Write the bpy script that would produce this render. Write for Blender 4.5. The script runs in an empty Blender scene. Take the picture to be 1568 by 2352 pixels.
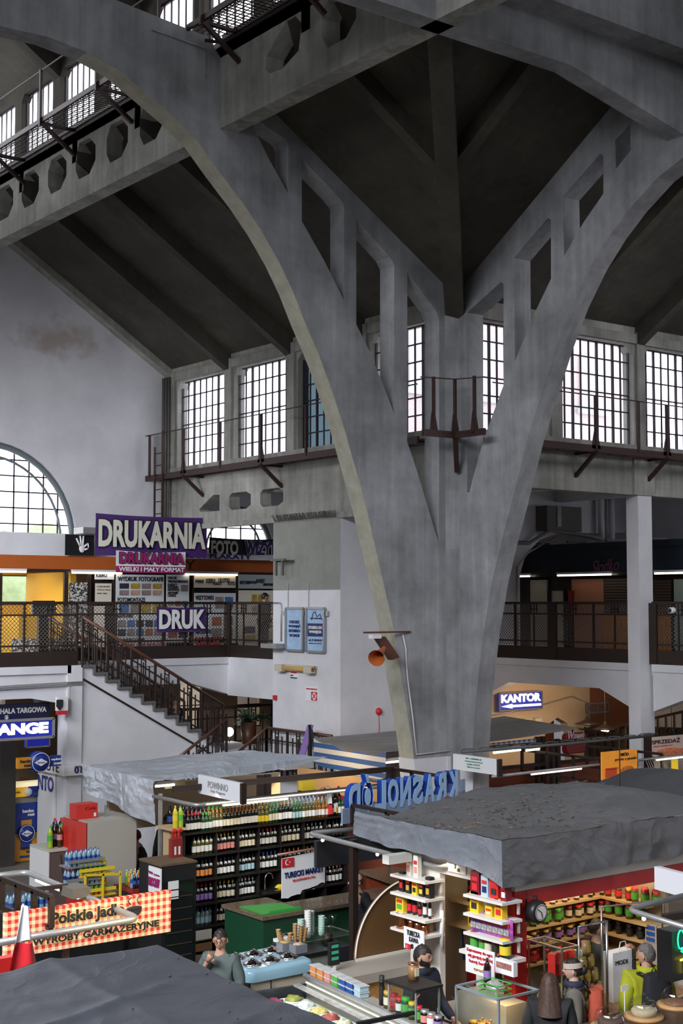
import bpy,bmesh,math,random
from mathutils import Vector,Matrix,noise
random.seed(7)
SC=bpy.context.scene
COL=SC.collection
R=math.radians
# ------------------------------------------------------------------ camera, world, light
FPX=3200.0
EYE=Vector((0.0,0.0,5.5))
HEAD=math.atan2(2434,3200)      # heading, clockwise from +Y
PITCH=math.atan(209/FPX)
cd=bpy.data.cameras.new('camera');cam=bpy.data.objects.new('camera',cd);COL.objects.link(cam)
cd.sensor_fit='VERTICAL';cd.sensor_height=36.0;cd.sensor_width=24.0;cd.lens=FPX/2352*36
cam.location=EYE;cam.rotation_euler=(math.pi/2+PITCH,0,-HEAD)
cd.clip_start=0.1;cd.clip_end=300
SC.camera=cam
SC.view_settings.view_transform='Standard';SC.view_settings.look='None'
SC.view_settings.gamma=1.0;SC.view_settings.use_curve_mapping=False
SC.view_settings.exposure=0.0
W=bpy.data.worlds.new('world');SC.world=W;W.use_nodes=True
bg=W.node_tree.nodes['Background'];bg.inputs[0].default_value=(0.93,0.94,1.0,1);bg.inputs[1].default_value=4.0

def area(name,loc,target,sx,sy,power,color=(1,1,1),spread=180):
    l=bpy.data.lights.new(name,'AREA');l.shape='RECTANGLE';l.size=sx;l.size_y=sy
    l.energy=power;l.color=color;l.spread=R(spread)
    o=bpy.data.objects.new(name,l);COL.objects.link(o);o.location=loc
    o.rotation_euler=(Vector(target) -Vector(loc)).to_track_quat('-Z','Y').to_euler()
    return o
# daylight of the tall nave windows on the left and behind the viewer
area('daylight_left',(-5.5,9,13),(15,16,-6),16,4,2500,(0.92,0.95,1.0),98)
area('daylight_back',(9,-5.5,12),(13,12,-6),14,4,75,(0.93,0.95,1.0),90)
area('gable_fill',(5,23.5,8.5),(15.5,31,5),4,2.5,210,(0.93,0.95,1.0),75)  # unseen area light added inside the left arm to brighten its gable
area('daylight_transept',(22,9,14),(24,20,5),6,3,200,(0.97,0.95,1.0),140)

def at(px,py,X=None,Y=None,Z=None,D=None):
    """point where the sight line of photo pixel (px, py) meets a world plane"""
    fh=Vector((math.sin(HEAD),math.cos(HEAD),0));r=Vector((math.cos(HEAD),-math.sin(HEAD),0))
    zz=Vector((0,0,1));fw=fh*math.cos(PITCH) +zz*math.sin(PITCH);up=zz*math.cos(PITCH) -fh*math.sin(PITCH)
    d=fw+r*((px-784) /FPX) -up*((py-1176) /FPX)
    if X is not None:t=(X-EYE.x) /d.x
    elif Y is not None:t=(Y-EYE.y) /d.y
    elif Z is not None:t=(Z-EYE.z) /d.z
    else:t=D
    return EYE+d*t

# ------------------------------------------------------------------ materials
MATS={}
def mat(name,col,rough=0.6,metal=0.0,var=0.0,scale=3.0,bump=0.0,emit=None,es=0.0,coat=0.0,alpha=1.0,spec=0.5,stretch=(1,1,1),var2=0.0,scale2=0.6):
    if name in MATS:return MATS[name]
    m=bpy.data.materials.new(name);m.use_nodes=True;MATS[name] =m
    nt=m.node_tree;b=nt.nodes['Principled BSDF']
    b.inputs['Base Color'].default_value=(*col,1);b.inputs['Roughness'].default_value=rough;b.inputs['Metallic'].default_value=metal
    b.inputs['Specular IOR Level'].default_value=spec
    if coat:b.inputs['Coat Weight'].default_value=coat
    if emit:b.inputs['Emission Color'].default_value=(*emit,1);b.inputs['Emission Strength'].default_value=es
    if alpha<1:b.inputs['Alpha'].default_value=alpha
    if var or bump or var2:
        tc=nt.nodes.new('ShaderNodeTexCoord');mp=nt.nodes.new('ShaderNodeMapping');mp.inputs['Scale'].default_value=stretch
        nt.links.new(tc.outputs['Object'],mp.inputs[0])
        nz=nt.nodes.new('ShaderNodeTexNoise');nz.inputs['Scale'].default_value=scale;nz.inputs['Detail'].default_value=8;nz.inputs['Roughness'].default_value=0.65
        nt.links.new(mp.outputs[0],nz.inputs['Vector'])
        src=nz.outputs['Fac']
        if var:
            rp=nt.nodes.new('ShaderNodeValToRGB')
            rp.color_ramp.elements[0].position=0.3;rp.color_ramp.elements[1].position=0.7
            rp.color_ramp.elements[0].color=(*[c*(1-var) for c in col],1);rp.color_ramp.elements[1].color=(*[min(1,c*(1+var)) for c in col],1)
            nt.links.new(src,rp.inputs[0]);last=rp.outputs[0]
            if var2:
                n2=nt.nodes.new('ShaderNodeTexNoise');n2.inputs['Scale'].default_value=scale2;n2.inputs['Detail'].default_value=5
                nt.links.new(tc.outputs['Object'],n2.inputs['Vector'])
                r2=nt.nodes.new('ShaderNodeValToRGB');r2.color_ramp.elements[0].position=0.35;r2.color_ramp.elements[1].position=0.65
                r2.color_ramp.elements[0].color=(1-var2,1-var2,1-var2,1);r2.color_ramp.elements[1].color=(1,1,1,1)
                nt.links.new(n2.outputs['Fac'],r2.inputs[0])
                mx=nt.nodes.new('ShaderNodeMix');mx.data_type='RGBA';mx.blend_type='MULTIPLY';mx.inputs[0].default_value=1
                nt.links.new(last,mx.inputs[6]);nt.links.new(r2.outputs[0],mx.inputs[7]);last=mx.outputs[2]
            nt.links.new(last,b.inputs['Base Color'])
        if bump:
            bp=nt.nodes.new('ShaderNodeBump');bp.inputs['Strength'].default_value=bump;bp.inputs['Distance'].default_value=0.02
            nt.links.new(src,bp.inputs['Height']);nt.links.new(bp.outputs[0],b.inputs['Normal'])
    return m

def glass(name,tint=(0.9,0.95,0.95),mixf=0.12,rough=0.05):
    if name in MATS:return MATS[name]
    m=bpy.data.materials.new(name);m.use_nodes=True;MATS[name] =m
    nt=m.node_tree;nt.nodes.clear()
    o=nt.nodes.new('ShaderNodeOutputMaterial');t=nt.nodes.new('ShaderNodeBsdfTransparent');g=nt.nodes.new('ShaderNodeBsdfGlossy');mx=nt.nodes.new('ShaderNodeMixShader')
    t.inputs[0].default_value=(*tint,1);g.inputs['Roughness'].default_value=rough;mx.inputs[0].default_value=mixf
    nt.links.new(t.outputs[0],mx.inputs[1]);nt.links.new(g.outputs[0],mx.inputs[2]);nt.links.new(mx.outputs[0],o.inputs[0])
    return m

def clothmat(name,col,rough,metal,scale=2.2,strength=0.6):
    m=mat(name,col,rough,metal,var=.10,scale=4);nt=m.node_tree;b=nt.nodes['Principled BSDF']
    tc=nt.nodes.new('ShaderNodeTexCoord');prev=None
    for sc,st,ds in ((scale,strength,.05),(scale*4.5,strength*.5,.012)):
        n=nt.nodes.new('ShaderNodeTexNoise');n.inputs['Scale'].default_value=sc;n.inputs['Detail'].default_value=3;n.inputs['Distortion'].default_value=.8;nt.links.new(tc.outputs['Object'],n.inputs['Vector'])
        a=nt.nodes.new('ShaderNodeMath');a.operation='SUBTRACT';a.inputs[1].default_value=.5;nt.links.new(n.outputs['Fac'],a.inputs[0])
        c=nt.nodes.new('ShaderNodeMath');c.operation='ABSOLUTE';nt.links.new(a.outputs[0],c.inputs[0])
        d=nt.nodes.new('ShaderNodeMath');d.operation='POWER';d.inputs[1].default_value=.6;nt.links.new(c.outputs[0],d.inputs[0])
        bp=nt.nodes.new('ShaderNodeBump');bp.invert=True;bp.inputs['Strength'].default_value=st;bp.inputs['Distance'].default_value=ds;nt.links.new(d.outputs[0],bp.inputs['Height'])
        if prev:nt.links.new(prev.outputs[0],bp.inputs['Normal'])
        prev=bp
    nt.links.new(prev.outputs[0],b.inputs['Normal']);return m

def boardmat(name,col,axis='z',step=0.22,var=0.2,streak=0.25,joint=0.75):
    """board-marked concrete: noise, faint board joints, run-down streaks"""
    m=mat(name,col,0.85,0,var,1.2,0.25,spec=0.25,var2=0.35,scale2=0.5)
    nt=m.node_tree;b=nt.nodes['Principled BSDF']
    tc=nt.nodes.new('ShaderNodeTexCoord'); 
    mp=nt.nodes.new('ShaderNodeMapping');mp.inputs['Scale'].default_value=(7,7,0.5)
    nt.links.new(tc.outputs['Object'],mp.inputs[0])
    n=nt.nodes.new('ShaderNodeTexNoise');n.inputs['Scale'].default_value=1.0;n.inputs['Detail'].default_value=6
    nt.links.new(mp.outputs[0],n.inputs['Vector'])
    rp=nt.nodes.new('ShaderNodeValToRGB');rp.color_ramp.elements[0].position=0.3;rp.color_ramp.elements[1].position=0.75
    k=1-streak;rp.color_ramp.elements[0].color=(k,k,k,1);rp.color_ramp.elements[1].color=(1.12,1.12,1.12,1)
    nt.links.new(n.outputs['Fac'],rp.inputs[0])
    w=nt.nodes.new('ShaderNodeTexWave');w.bands_direction={'x':'X','y':'Y','z':'Z'}[axis];w.wave_profile='SAW'
    w.inputs['Scale'].default_value=0.314/step;w.inputs['Distortion'].default_value=0.15;w.inputs['Detail'].default_value=2
    nt.links.new(tc.outputs['Object'],w.inputs['Vector'])
    r2=nt.nodes.new('ShaderNodeValToRGB');r2.color_ramp.elements[0].position=0.0;r2.color_ramp.elements[1].position=0.06
    r2.color_ramp.elements[0].color=(joint,joint,joint,1);r2.color_ramp.elements[1].color=(1,1,1,1)
    nt.links.new(w.outputs['Fac'],r2.inputs[0])
    old=b.inputs['Base Color'].links[0].from_socket
    for s in (rp.outputs[0],r2.outputs[0]):
        mx=nt.nodes.new('ShaderNodeMix');mx.data_type='RGBA';mx.blend_type='MULTIPLY';mx.inputs[0].default_value=1
        nt.links.new(old,mx.inputs[6]);nt.links.new(s,mx.inputs[7]);old=mx.outputs[2]
    nt.links.new(old,b.inputs['Base Color'])
    return m

def pattern(name,c1,c2,kind='checker',scale=10,rough=0.6,emit=0.0,th=0.5,c3=None):
    if name in MATS:return MATS[name]
    m=bpy.data.materials.new(name);m.use_nodes=True;MATS[name] =m
    nt=m.node_tree;b=nt.nodes['Principled BSDF'];b.inputs['Roughness'].default_value=rough
    tc=nt.nodes.new('ShaderNodeTexCoord')
    if kind== 'gingham':        # two crossed half-tone stripes (object X and Z)
        sx=nt.nodes.new('ShaderNodeSeparateXYZ');nt.links.new(tc.outputs['Object'],sx.inputs[0]);outs=[]
        for ax in (0,2):
            a=nt.nodes.new('ShaderNodeMath');a.operation='MULTIPLY';a.inputs[1].default_value=scale;nt.links.new(sx.outputs[ax],a.inputs[0])
            f=nt.nodes.new('ShaderNodeMath');f.operation='FRACT';nt.links.new(a.outputs[0],f.inputs[0])
            g=nt.nodes.new('ShaderNodeMath');g.operation='GREATER_THAN';g.inputs[1].default_value=0.5;nt.links.new(f.outputs[0],g.inputs[0]);outs.append(g)
        ad=nt.nodes.new('ShaderNodeMath');ad.operation='ADD';nt.links.new(outs[0].outputs[0],ad.inputs[0]);nt.links.new(outs[1].outputs[0],ad.inputs[1])
        hf=nt.nodes.new('ShaderNodeMath');hf.operation='MULTIPLY';hf.inputs[1].default_value=0.5;nt.links.new(ad.outputs[0],hf.inputs[0]);fac=hf.outputs[0]
    elif kind== 'stripes':
        sx=nt.nodes.new('ShaderNodeSeparateXYZ');nt.links.new(tc.outputs['Object'],sx.inputs[0])
        a=nt.nodes.new('ShaderNodeMath');a.operation='MULTIPLY';a.inputs[1].default_value=scale;nt.links.new(sx.outputs[2],a.inputs[0])
        f=nt.nodes.new('ShaderNodeMath');f.operation='FRACT';nt.links.new(a.outputs[0],f.inputs[0])
        g=nt.nodes.new('ShaderNodeMath');g.operation='GREATER_THAN';g.inputs[1].default_value=th;nt.links.new(f.outputs[0],g.inputs[0]);fac=g.outputs[0]
    elif kind== 'brick':
        t=nt.nodes.new('ShaderNodeTexBrick');t.inputs['Scale'].default_value=scale;t.inputs['Color1'].default_value=(*c1,1);t.inputs['Color2'].default_value=(*(c3 or c1),1);t.inputs['Mortar'].default_value=(*c2,1);t.inputs['Mortar Size'].default_value=0.015
        mp=nt.nodes.new('ShaderNodeMapping');mp.inputs['Rotation'].default_value=(R(90),0,0);nt.links.new(tc.outputs['Object'],mp.inputs[0])
        nt.links.new(mp.outputs[0],t.inputs['Vector']);nt.links.new(t.outputs['Color'],b.inputs['Base Color']);return m
    elif kind== 'spots':
        t=nt.nodes.new('ShaderNodeTexVoronoi');t.inputs['Scale'].default_value=scale;nt.links.new(tc.outputs['Object'],t.inputs['Vector'])
        g=nt.nodes.new('ShaderNodeMath');g.operation='GREATER_THAN';g.inputs[1].default_value=th;nt.links.new(t.outputs['Distance'],g.inputs[0]);fac=g.outputs[0]
    elif kind== 'noise':
        t=nt.nodes.new('ShaderNodeTexNoise');t.inputs['Scale'].default_value=scale;t.inputs['Detail'].default_value=3;nt.links.new(tc.outputs['Object'],t.inputs['Vector'])
        g=nt.nodes.new('ShaderNodeMath');g.operation='GREATER_THAN';g.inputs[1].default_value=th;nt.links.new(t.outputs['Fac'],g.inputs[0]);fac=g.outputs[0]
    mx=nt.nodes.new('ShaderNodeMix');mx.data_type='RGBA';nt.links.new(fac,mx.inputs[0]);mx.inputs[6].default_value=(*c1,1);mx.inputs[7].default_value=(*c2,1)
    nt.links.new(mx.outputs[2],b.inputs['Base Color'])
    if emit:nt.links.new(mx.outputs[2],b.inputs['Emission Color']);b.inputs['Emission Strength'].default_value=emit
    return m

# ------------------------------------------------------------------ mesh building
class MB:
    def __init__(s):s.v=[];s.f=[];s.mi=[];s.m=0;s.sm=[];s.smooth=False
    def add(s,vs,fs):
        o=len(s.v);s.v+=[Vector(v) for v in vs]
        for f in fs:s.f.append([i+o for i in f]);s.mi.append(s.m);s.sm.append(s.smooth)
        return s
    def box(s,a,b):
        x0,x1=sorted((a[0],b[0]));y0,y1=sorted((a[1],b[1]));z0,z1=sorted((a[2],b[2]))
        return s.add([(x0,y0,z0),(x1,y0,z0),(x1,y1,z0),(x0,y1,z0),(x0,y0,z1),(x1,y0,z1),(x1,y1,z1),(x0,y1,z1)],
                     [(0,3,2,1),(4,5,6,7),(0,1,5,4),(1,2,6,5),(2,3,7,6),(3,0,4,7)])
    def cbox(s,c,d):return s.box([c[i] -d[i] /2 for i in range(3)],[c[i] +d[i] /2 for i in range(3)])
    def prism(s,pts,vec):
        pts=[Vector(p) for p in pts];vec=Vector(vec);n=len(pts)
        nrm=Vector((0,0,0))
        for i in range(n):nrm+=pts[i].cross(pts[(i+1) % n])
        if nrm.dot(vec) >0:pts=pts[::-1]
        return s.add(pts+[p+vec for p in pts],[tuple(range(n)),tuple(range(2*n-1,n-1,-1))] +[(i,i+n,(i+1) % n+n,(i+1) % n)[::1] for i in range(n)])
    def bar(s,a,b,w=0.05,h=None,up=(0,0,1)):
        a=Vector(a);b=Vector(b);h=h or w;d=(b-a).normalized();u=Vector(up)
        if abs(d.dot(u)) >0.98:u=Vector((1,0,0))
        x=d.cross(u).normalized();y=x.cross(d)
        vs=[]
        for p in (a,b):
            for i,j in ((-1,-1),(1,-1),(1,1),(-1,1)):vs.append(p+x*(i*w/2) +y*(j*h/2))
        return s.add(vs,[(0,1,2,3),(7,6,5,4),(0,4,5,1),(1,5,6,2),(2,6,7,3),(3,7,4,0)])
    def tube(s,pts,r,n=8,cap=True):
        pts=[Vector(p) for p in pts];rs=r if isinstance(r,(list,tuple)) else [r] *len(pts)
        vs=[];fs=[];px=None
        for i,p in enumerate(pts):
            d=(pts[min(i+1,len(pts) -1)] -pts[max(i-1,0)])
            d=d.normalized() if d.length>1e-9 else Vector((0,0,1))
            if px is None:px=d.orthogonal().normalized()
            px=(px-d*px.dot(d));px=px.normalized() if px.length>1e-6 else d.orthogonal().normalized()
            py=d.cross(px)
            for k in range(n):
                a=2*math.pi*k/n;vs.append(p+(px*math.cos(a) +py*math.sin(a)) *rs[i])
        for i in range(len(pts) -1):
            for k in range(n):fs.append((i*n+k,i*n+(k+1) % n,(i+1) *n+(k+1) % n,(i+1) *n+k))
        if cap:fs.append(tuple(range(n))[::-1]);fs.append(tuple(range(len(vs) -n,len(vs))))
        o=s.smooth;s.smooth=n>5;s.add(vs,fs);s.smooth=o;return s
    def lathe(s,prof,o=(0,0,0),n=16,ax='z',a0=0.0,a1=None):
        o=Vector(o);vs=[];fs=[];full=a1 is None;a1=2*math.pi if full else a1;m=n if full else n+1
        for r,z in prof:
            for k in range(m):
                a=a0+(a1-a0) *k/n;x,y=r*math.cos(a),r*math.sin(a)
                v=(x,y,z) if ax== 'z' else ((z,x,y) if ax== 'x' else (y,z,x));vs.append(o+Vector(v))
        for i in range(len(prof) -1):
            for k in range(n):fs.append((i*m+k,i*m+(k+1) % m,(i+1) *m+(k+1) % m,(i+1) *m+k))
        old=s.smooth;s.smooth=True;s.add(vs,fs);s.smooth=old;return s
    def ball(s,c,r,n=10,noi=0.0):
        c=Vector(c);r=(r,r,r) if not isinstance(r,(tuple,list)) else r;vs=[];fs=[]
        for i in range(n+1):
            t=math.pi*i/n
            for k in range(n*2):
                a=math.pi*k/n;q=Vector((math.sin(t) *math.cos(a),math.sin(t) *math.sin(a),math.cos(t)))
                if noi:q*= 1+noi*noise.noise(q*2+c*9)
                vs.append(c+Vector((q.x*r[0],q.y*r[1],q.z*r[2])))
        m=n*2
        for i in range(n):
            for k in range(m):fs.append((i*m+k,(i+1) *m+k,(i+1) *m+(k+1) % m,i*m+(k+1) % m))
        old=s.smooth;s.smooth=True;s.add(vs,fs);s.smooth=old;return s
    def grid(s,fn,nu,nv,flip=False):
        vs=[fn(i/nu,j/nv) for i in range(nu+1) for j in range(nv+1)];fs=[]
        for i in range(nu):
            for j in range(nv):
                q=(i*(nv+1) +j,(i+1) *(nv+1) +j,(i+1) *(nv+1) +j+1,i*(nv+1) +j+1);fs.append(q[::-1] if flip else q)
        return s.add(vs,fs)
    def text(s,string,o,right,up,w,h,bold=0.02,depth=0.01,align='fit',shear=0.0):
        """lettering fitted in the w x h rectangle at o spanned by unit vectors right, up"""
        vs,fs=text_mesh(string,bold,shear)
        if not vs:return s
        x0=min(v.x for v in vs);x1=max(v.x for v in vs);y0=min(v.y for v in vs);y1=max(v.y for v in vs);z1=max(abs(v.z) for v in vs) or 1
        right=Vector(right).normalized();up=Vector(up).normalized();nn=right.cross(up);o=Vector(o)
        sx=w/(x1-x0);sy=h/(y1-y0)
        return s.add([o+right*((v.x-x0) *sx) +up*((v.y-y0) *sy) +nn*(v.z/z1*depth) for v in vs],fs)
    def build(s,name,mats,parent=None,label=None,cat=None,group=None,kind=None,smooth=False,local=False,recalc=True):
        if not isinstance(mats,(list,tuple)):mats=[mats]
        if local:c=Vector((0,0,0))
        else:
            xs=[v.x for v in s.v];ys=[v.y for v in s.v];zs=[v.z for v in s.v]
            c=Vector(((min(xs) +max(xs)) /2,(min(ys) +max(ys)) /2,min(zs)))
        me=bpy.data.meshes.new(name);me.from_pydata([v-c for v in s.v],[],s.f)
        for m in mats:me.materials.append(m)
        for p,i,q in zip(me.polygons,s.mi,s.sm):p.material_index=i;p.use_smooth=smooth or q
        if recalc:
            bm=bmesh.new();bm.from_mesh(me);bmesh.ops.recalc_face_normals(bm,faces=bm.faces);bm.to_mesh(me);bm.free()
        me.update()
        o=bpy.data.objects.new(name,me);COL.objects.link(o)
        if parent is not None:
            o.parent=parent
            if not local:
                base=parent.location.copy()
                q=parent.parent
                while q is not None:base+=q.location;q=q.parent
                o.location=c-base
        else:o.location=c
        return tag(o,label,cat,group,kind)
TXT={}
def text_mesh(string,bold,shear):
    k=(string,bold,shear)
    if k in TXT:return TXT[k]
    cu=bpy.data.curves.new('t','FONT');cu.body=string;cu.offset=bold;cu.extrude=0.02;cu.shear=shear;cu.resolution_u=3
    ob=bpy.data.objects.new('t',cu);COL.objects.link(ob)
    me=bpy.data.meshes.new_from_object(ob)
    vs=[v.co.copy() for v in me.vertices];fs=[tuple(p.vertices) for p in me.polygons]
    bpy.data.objects.remove(ob);bpy.data.meshes.remove(me);bpy.data.curves.remove(cu)
    TXT[k] =(vs,fs);return TXT[k]
def tag(o,label=None,cat=None,group=None,kind=None):
    if label:o['label'] =label
    if cat:o['category'] =cat
    if group:o['group'] =group
    if kind:o['kind'] =kind
    return o
def thing(name,label,cat,loc=(0,0,0),rz=0.0,group=None,kind=None):
    o=bpy.data.objects.new(name,None);COL.objects.link(o);o.location=loc;o.rotation_euler=(0,0,rz);o.empty_display_size=0.1
    return tag(o,label,cat,group,kind)
def kids(o):return [c for c in COL.objects if c.parent is o] if False else list(o.children)
def dup(o,loc=None,rz=None,label=None,group=None,parent=None):
    c=o.copy();COL.objects.link(c)
    if parent is not None:c.parent=parent
    if loc is not None:c.location=loc
    if rz is not None:c.rotation_euler=(0,0,rz)
    if label:c['label'] =label
    if group:c['group'] =group
    for ch in list(o.children):
        d=dup(ch);d.parent=c
    return c
def plate(name,outer,holes,axis,v0,v1,m,parent=None,kind='structure',label=None,cat=None):
    """flat slab with holes. axis 'y': points are (x, z), slab from y=v0 to v1; axis 'x': points (y, z)"""
    cu=bpy.data.curves.new('c','CURVE');cu.dimensions='2D';cu.fill_mode='BOTH';cu.extrude=abs(v1-v0) /2
    for pl in [outer] +holes:
        sp=cu.splines.new('POLY');sp.points.add(len(pl) -1);sp.use_cyclic_u=True
        for p,q in zip(sp.points,pl):p.co=(q[0],q[1],0,1)
    ob=bpy.data.objects.new('c',cu);COL.objects.link(ob);me=bpy.data.meshes.new_from_object(ob)
    mb=MB();mid=(v0+v1) /2
    for v in me.vertices:mb.v.append(Vector((v.co.x,mid+v.co.z,v.co.y)) if axis== 'y' else Vector((mid+v.co.z,v.co.x,v.co.y)))
    for p in me.polygons:mb.f.append(list(p.vertices));mb.mi.append(0);mb.sm.append(False)
    bpy.data.objects.remove(ob);bpy.data.meshes.remove(me);bpy.data.curves.remove(cu)
    return mb.build(name,m,parent,label=label,cat=cat,kind=kind)
def struct(mb,name,m,parent=None):return mb.build(name,m,parent,kind='structure')
UPZ=Vector((0,0,1));XR=Vector((1,0,0));YR=Vector((0,-1,0))   # right-hand reading direction on a -Y face, on a -X face
# ------------------------------------------------------------------ palette
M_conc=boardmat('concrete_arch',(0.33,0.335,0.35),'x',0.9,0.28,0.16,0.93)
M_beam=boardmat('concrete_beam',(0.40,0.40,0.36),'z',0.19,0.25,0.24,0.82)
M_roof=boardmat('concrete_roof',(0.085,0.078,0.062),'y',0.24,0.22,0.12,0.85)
M_soff=mat('concrete_lit_soffit',(0.40,0.39,0.31),0.85,var=0.2,scale=4,bump=0.2)  # warm light falling on the arch soffit is put into this colour
M_white=mat('white_plaster',(0.70,0.70,0.74),0.85,var=0.06,scale=1.2,bump=0.08,var2=0.1)
M_wall2=mat('white_plaster_old',(0.66,0.66,0.69),0.9,var=0.1,scale=0.9,bump=0.1,var2=0.15)
M_tan=mat('tan_plaster',(0.50,0.38,0.26),0.9,var=0.08,scale=1.5,bump=0.05)
M_greyp=mat('grey_cement_render',(0.27,0.275,0.25),0.9,var=0.12,scale=2.5,bump=0.15)
M_rust=mat('brown_painted_steel',(0.045,0.022,0.018),0.5,0.2,var=0.3,scale=12)
M_brown=mat('dark_brown_steel',(0.03,0.018,0.014),0.45,0.2)
M_black=mat('black_paint',(0.012,0.012,0.013),0.4)
M_frame=mat('window_steel',(0.03,0.02,0.035),0.5)
M_pane=glass('window_glass',(0.97,0.97,1.0),0.06)
M_paned=glass('dark_teal_glass',(0.035,0.055,0.065),0.06)
M_glass=glass('case_glass',(0.86,0.92,0.90),0.08)
M_floor=mat('stone_floor',(0.17,0.155,0.13),0.5,var=0.25,scale=2,bump=0.05)
M_orange=mat('orange_fascia',(0.42,0.10,0.015),0.5,var=0.05)
M_steel=mat('brushed_steel',(0.5,0.5,0.5),0.3,1.0)
M_alu=mat('aluminium_tube',(0.42,0.42,0.42),0.4,0.6,var=0.12,scale=9)
M_w=mat('white_paint',(0.75,0.75,0.76),0.5)
M_tubeglow=mat('lamp_tube',(1,1,1),0.5,emit=(1.0,0.86,0.66),es=4)
M_warmglow=mat('warm_bulb',(1,1,1),0.5,emit=(1.0,0.75,0.45),es=8)
PX,PY=17.8,19.8          # inner corner where the two arches meet
XB,YB=12.46,14.22        # ring beams
EAVE=11.42;SL=0.636
def zr(x):return EAVE+SL*(PX-x)
def zt(y):return EAVE+SL*(PY-y)

# floor
f=MB();f.box((-7,-7,-0.2),(34,40,0));struct(f,'floor',M_floor)
# ------------------------------------------------------------------ great arches
def P2(lst,**k):
    out=[]
    for x,y in lst:
        p=at(x,y,**k);out.append((p.x,p.z) if 'Y' in k else (p.y,p.z))
    return out
intr=P2([(955,1790),(945,1700),(924,1575),(905,1450),(883,1350),(860,1250),(842,1170),(820,1090),(792,990),(760,890),(732,815),(700,740),(672,668),(640,600),(600,530),(560,470),(500,390),(452,322),(400,270),(330,210),(268,158),(200,120),(105,83),(0,60)],Y=PY)
intr=[(intr[0][0] +0.25,0.0)] +intr
crown=[(7.6,14.42),(6.2,14.2),(4.6,13.5),(3.4,12.5),(2.4,11.3),(1.2,9.0),(0.2,6.0),(-0.6,3.0),(-0.9,0)]
top=[(-1.8,0),(-1.8,11.5),(3.5,15.15),(8,15.4),(10.4,15.3),(12.2,15.12),(12.46,14.82),(17.8,11.45),(17.8,0.0)]
L_holes=[[(935,625),(1000,712),(1008,735),(1008,1250),(985,1175),(960,1090),(935,1015)],
           [(818,505),(895,590),(905,610),(905,950),(880,885),(850,810),(818,745)],
           [(693,365),(775,450),(790,470),(790,690),(745,600),(693,508)],
           [(575,265),(655,320),(662,335),(662,445),(620,370),(590,310)]]
arch=plate('trim_1',intr+crown+top,[P2(h,Y=PY) for h in L_holes],'y',PY,PY+0.42,M_conc)
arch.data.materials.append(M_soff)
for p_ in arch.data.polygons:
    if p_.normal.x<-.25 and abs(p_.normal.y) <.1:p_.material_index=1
c=MB()
for a_,b_ in (((350,68),(474,112)),((474,112),(474,178))):c.bar(at(*a_,Y=PY-.01),at(*b_,Y=PY-.01),.03)
struct(c,'trim_25',M_conc)
rintr=[(0.40,0),(0.42,2.6),(0.54,3.8),(0.74,4.92),(0.98,5.88),(1.24,6.62),(1.5,7.28),(1.94,8.46),(2.27,9.17),(2.66,10.0),(3.06,10.71),(3.5,11.3),(3.95,11.76),(4.41,12.13),(5.0,12.5),(5.8,12.8),(7.2,13.0),(9.7,13.2),(12.5,12.9),(15,12),(17.5,9),(18.8,5),(19.2,0)]
outer=[(PY-a,z) for a,z in rintr] +[(-0.4,0),(-0.4,11.5),(4,15.15),(10,15.3),(YB,15.1),(YB,zt(YB)),(PY,EAVE+.03),(PY,0)]
R_holes=[[(1072,718),(1150,648),(1156,652),(1156,885),(1110,1010),(1085,1100),(1078,1131),(1072,1131)],
           [(1180,592),(1258,500),(1265,505),(1265,640),(1222,730),(1182,830)],
           [(1292,452),(1378,352),(1385,360),(1385,445),(1340,510),(1295,588)],
           [(1412,322),(1446,285),(1448,345),(1414,388)]]
plate('trim_2',outer,[P2(h,X=PX) for h in R_holes],'x',PX,PX+0.42,M_conc)
c=MB();c.prism([(PX-0.26,PY,0),(PX,PY-0.10,0),(PX+.1,PY+.1,0)],(0,0,11.3));struct(c,'trim_3',M_conc)
# white painted foot of the pier (2 m)
c=MB();q=at(927,1735,Y=PY)

lowp=[(x_-.014,z_) for x_,z_ in intr if z_<2.63];last=[(x_,z_) for x_,z_ in intr if z_>= 2.63][0];k_=(2.63-lowp[-1][1]) /(last[1] -lowp[-1][1]);lowp.append((lowp[-1][0] +(last[0] -lowp[-1][0]) *k_-.003,2.63))
c.prism([(x_,PY-.012,z_) for x_,z_ in lowp] +[(PX-.26,PY-.012,2.63),(PX-.26,PY-.012,0)],(0,.445,0));c.box((PX-.27,PY-.03,0),(PX,PY-.002,2.63));c.box((PX-0.012,19.36,0),(PX-0.002,PY,2.63));c.box((PX,19.385,0),(PX+.425,19.4,2.63));struct(c,'trim_4',M_white)
# ------------------------------------------------------------------ ring beams with octagonal openings
def octo(c0,c1,w,h,k=0.3):return [(c0-w/2+k*w,c1-h/2),(c0+w/2-k*w*.6,c1-h/2),(c0+w/2,c1-h/2+k*h),(c0+w/2,c1+h/2-k*h),(c0+w/2-k*w*.6,c1+h/2),(c0-w/2+k*w,c1+h/2),(c0-w/2,c1+h/2-k*h),(c0-w/2,c1-h/2+k*h)]
hA=[octo(y,14.37,0.86,0.74) for y in (22.18,23.5,24.82,26.1,27.4,28.7,30.0)] +[[(18.44,14.2),(18.3,14.08),(17.95,14.05),(17.5,14.2),(17.42,14.62),(17.6,14.8),(17.85,14.8),(18.4,14.4)]] +[octo(y,14.37,0.86,0.74) for y in (16.45,15.1)]
plate('trim_5',[(2,13.58),(31,13.58),(31,15.12),(2,15.12)],hA,'x',XB,XB+0.35,M_beam)
hB=[octo(x,14.35,0.8,0.7) for x in (19.5,20.8,22.1)]
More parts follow.
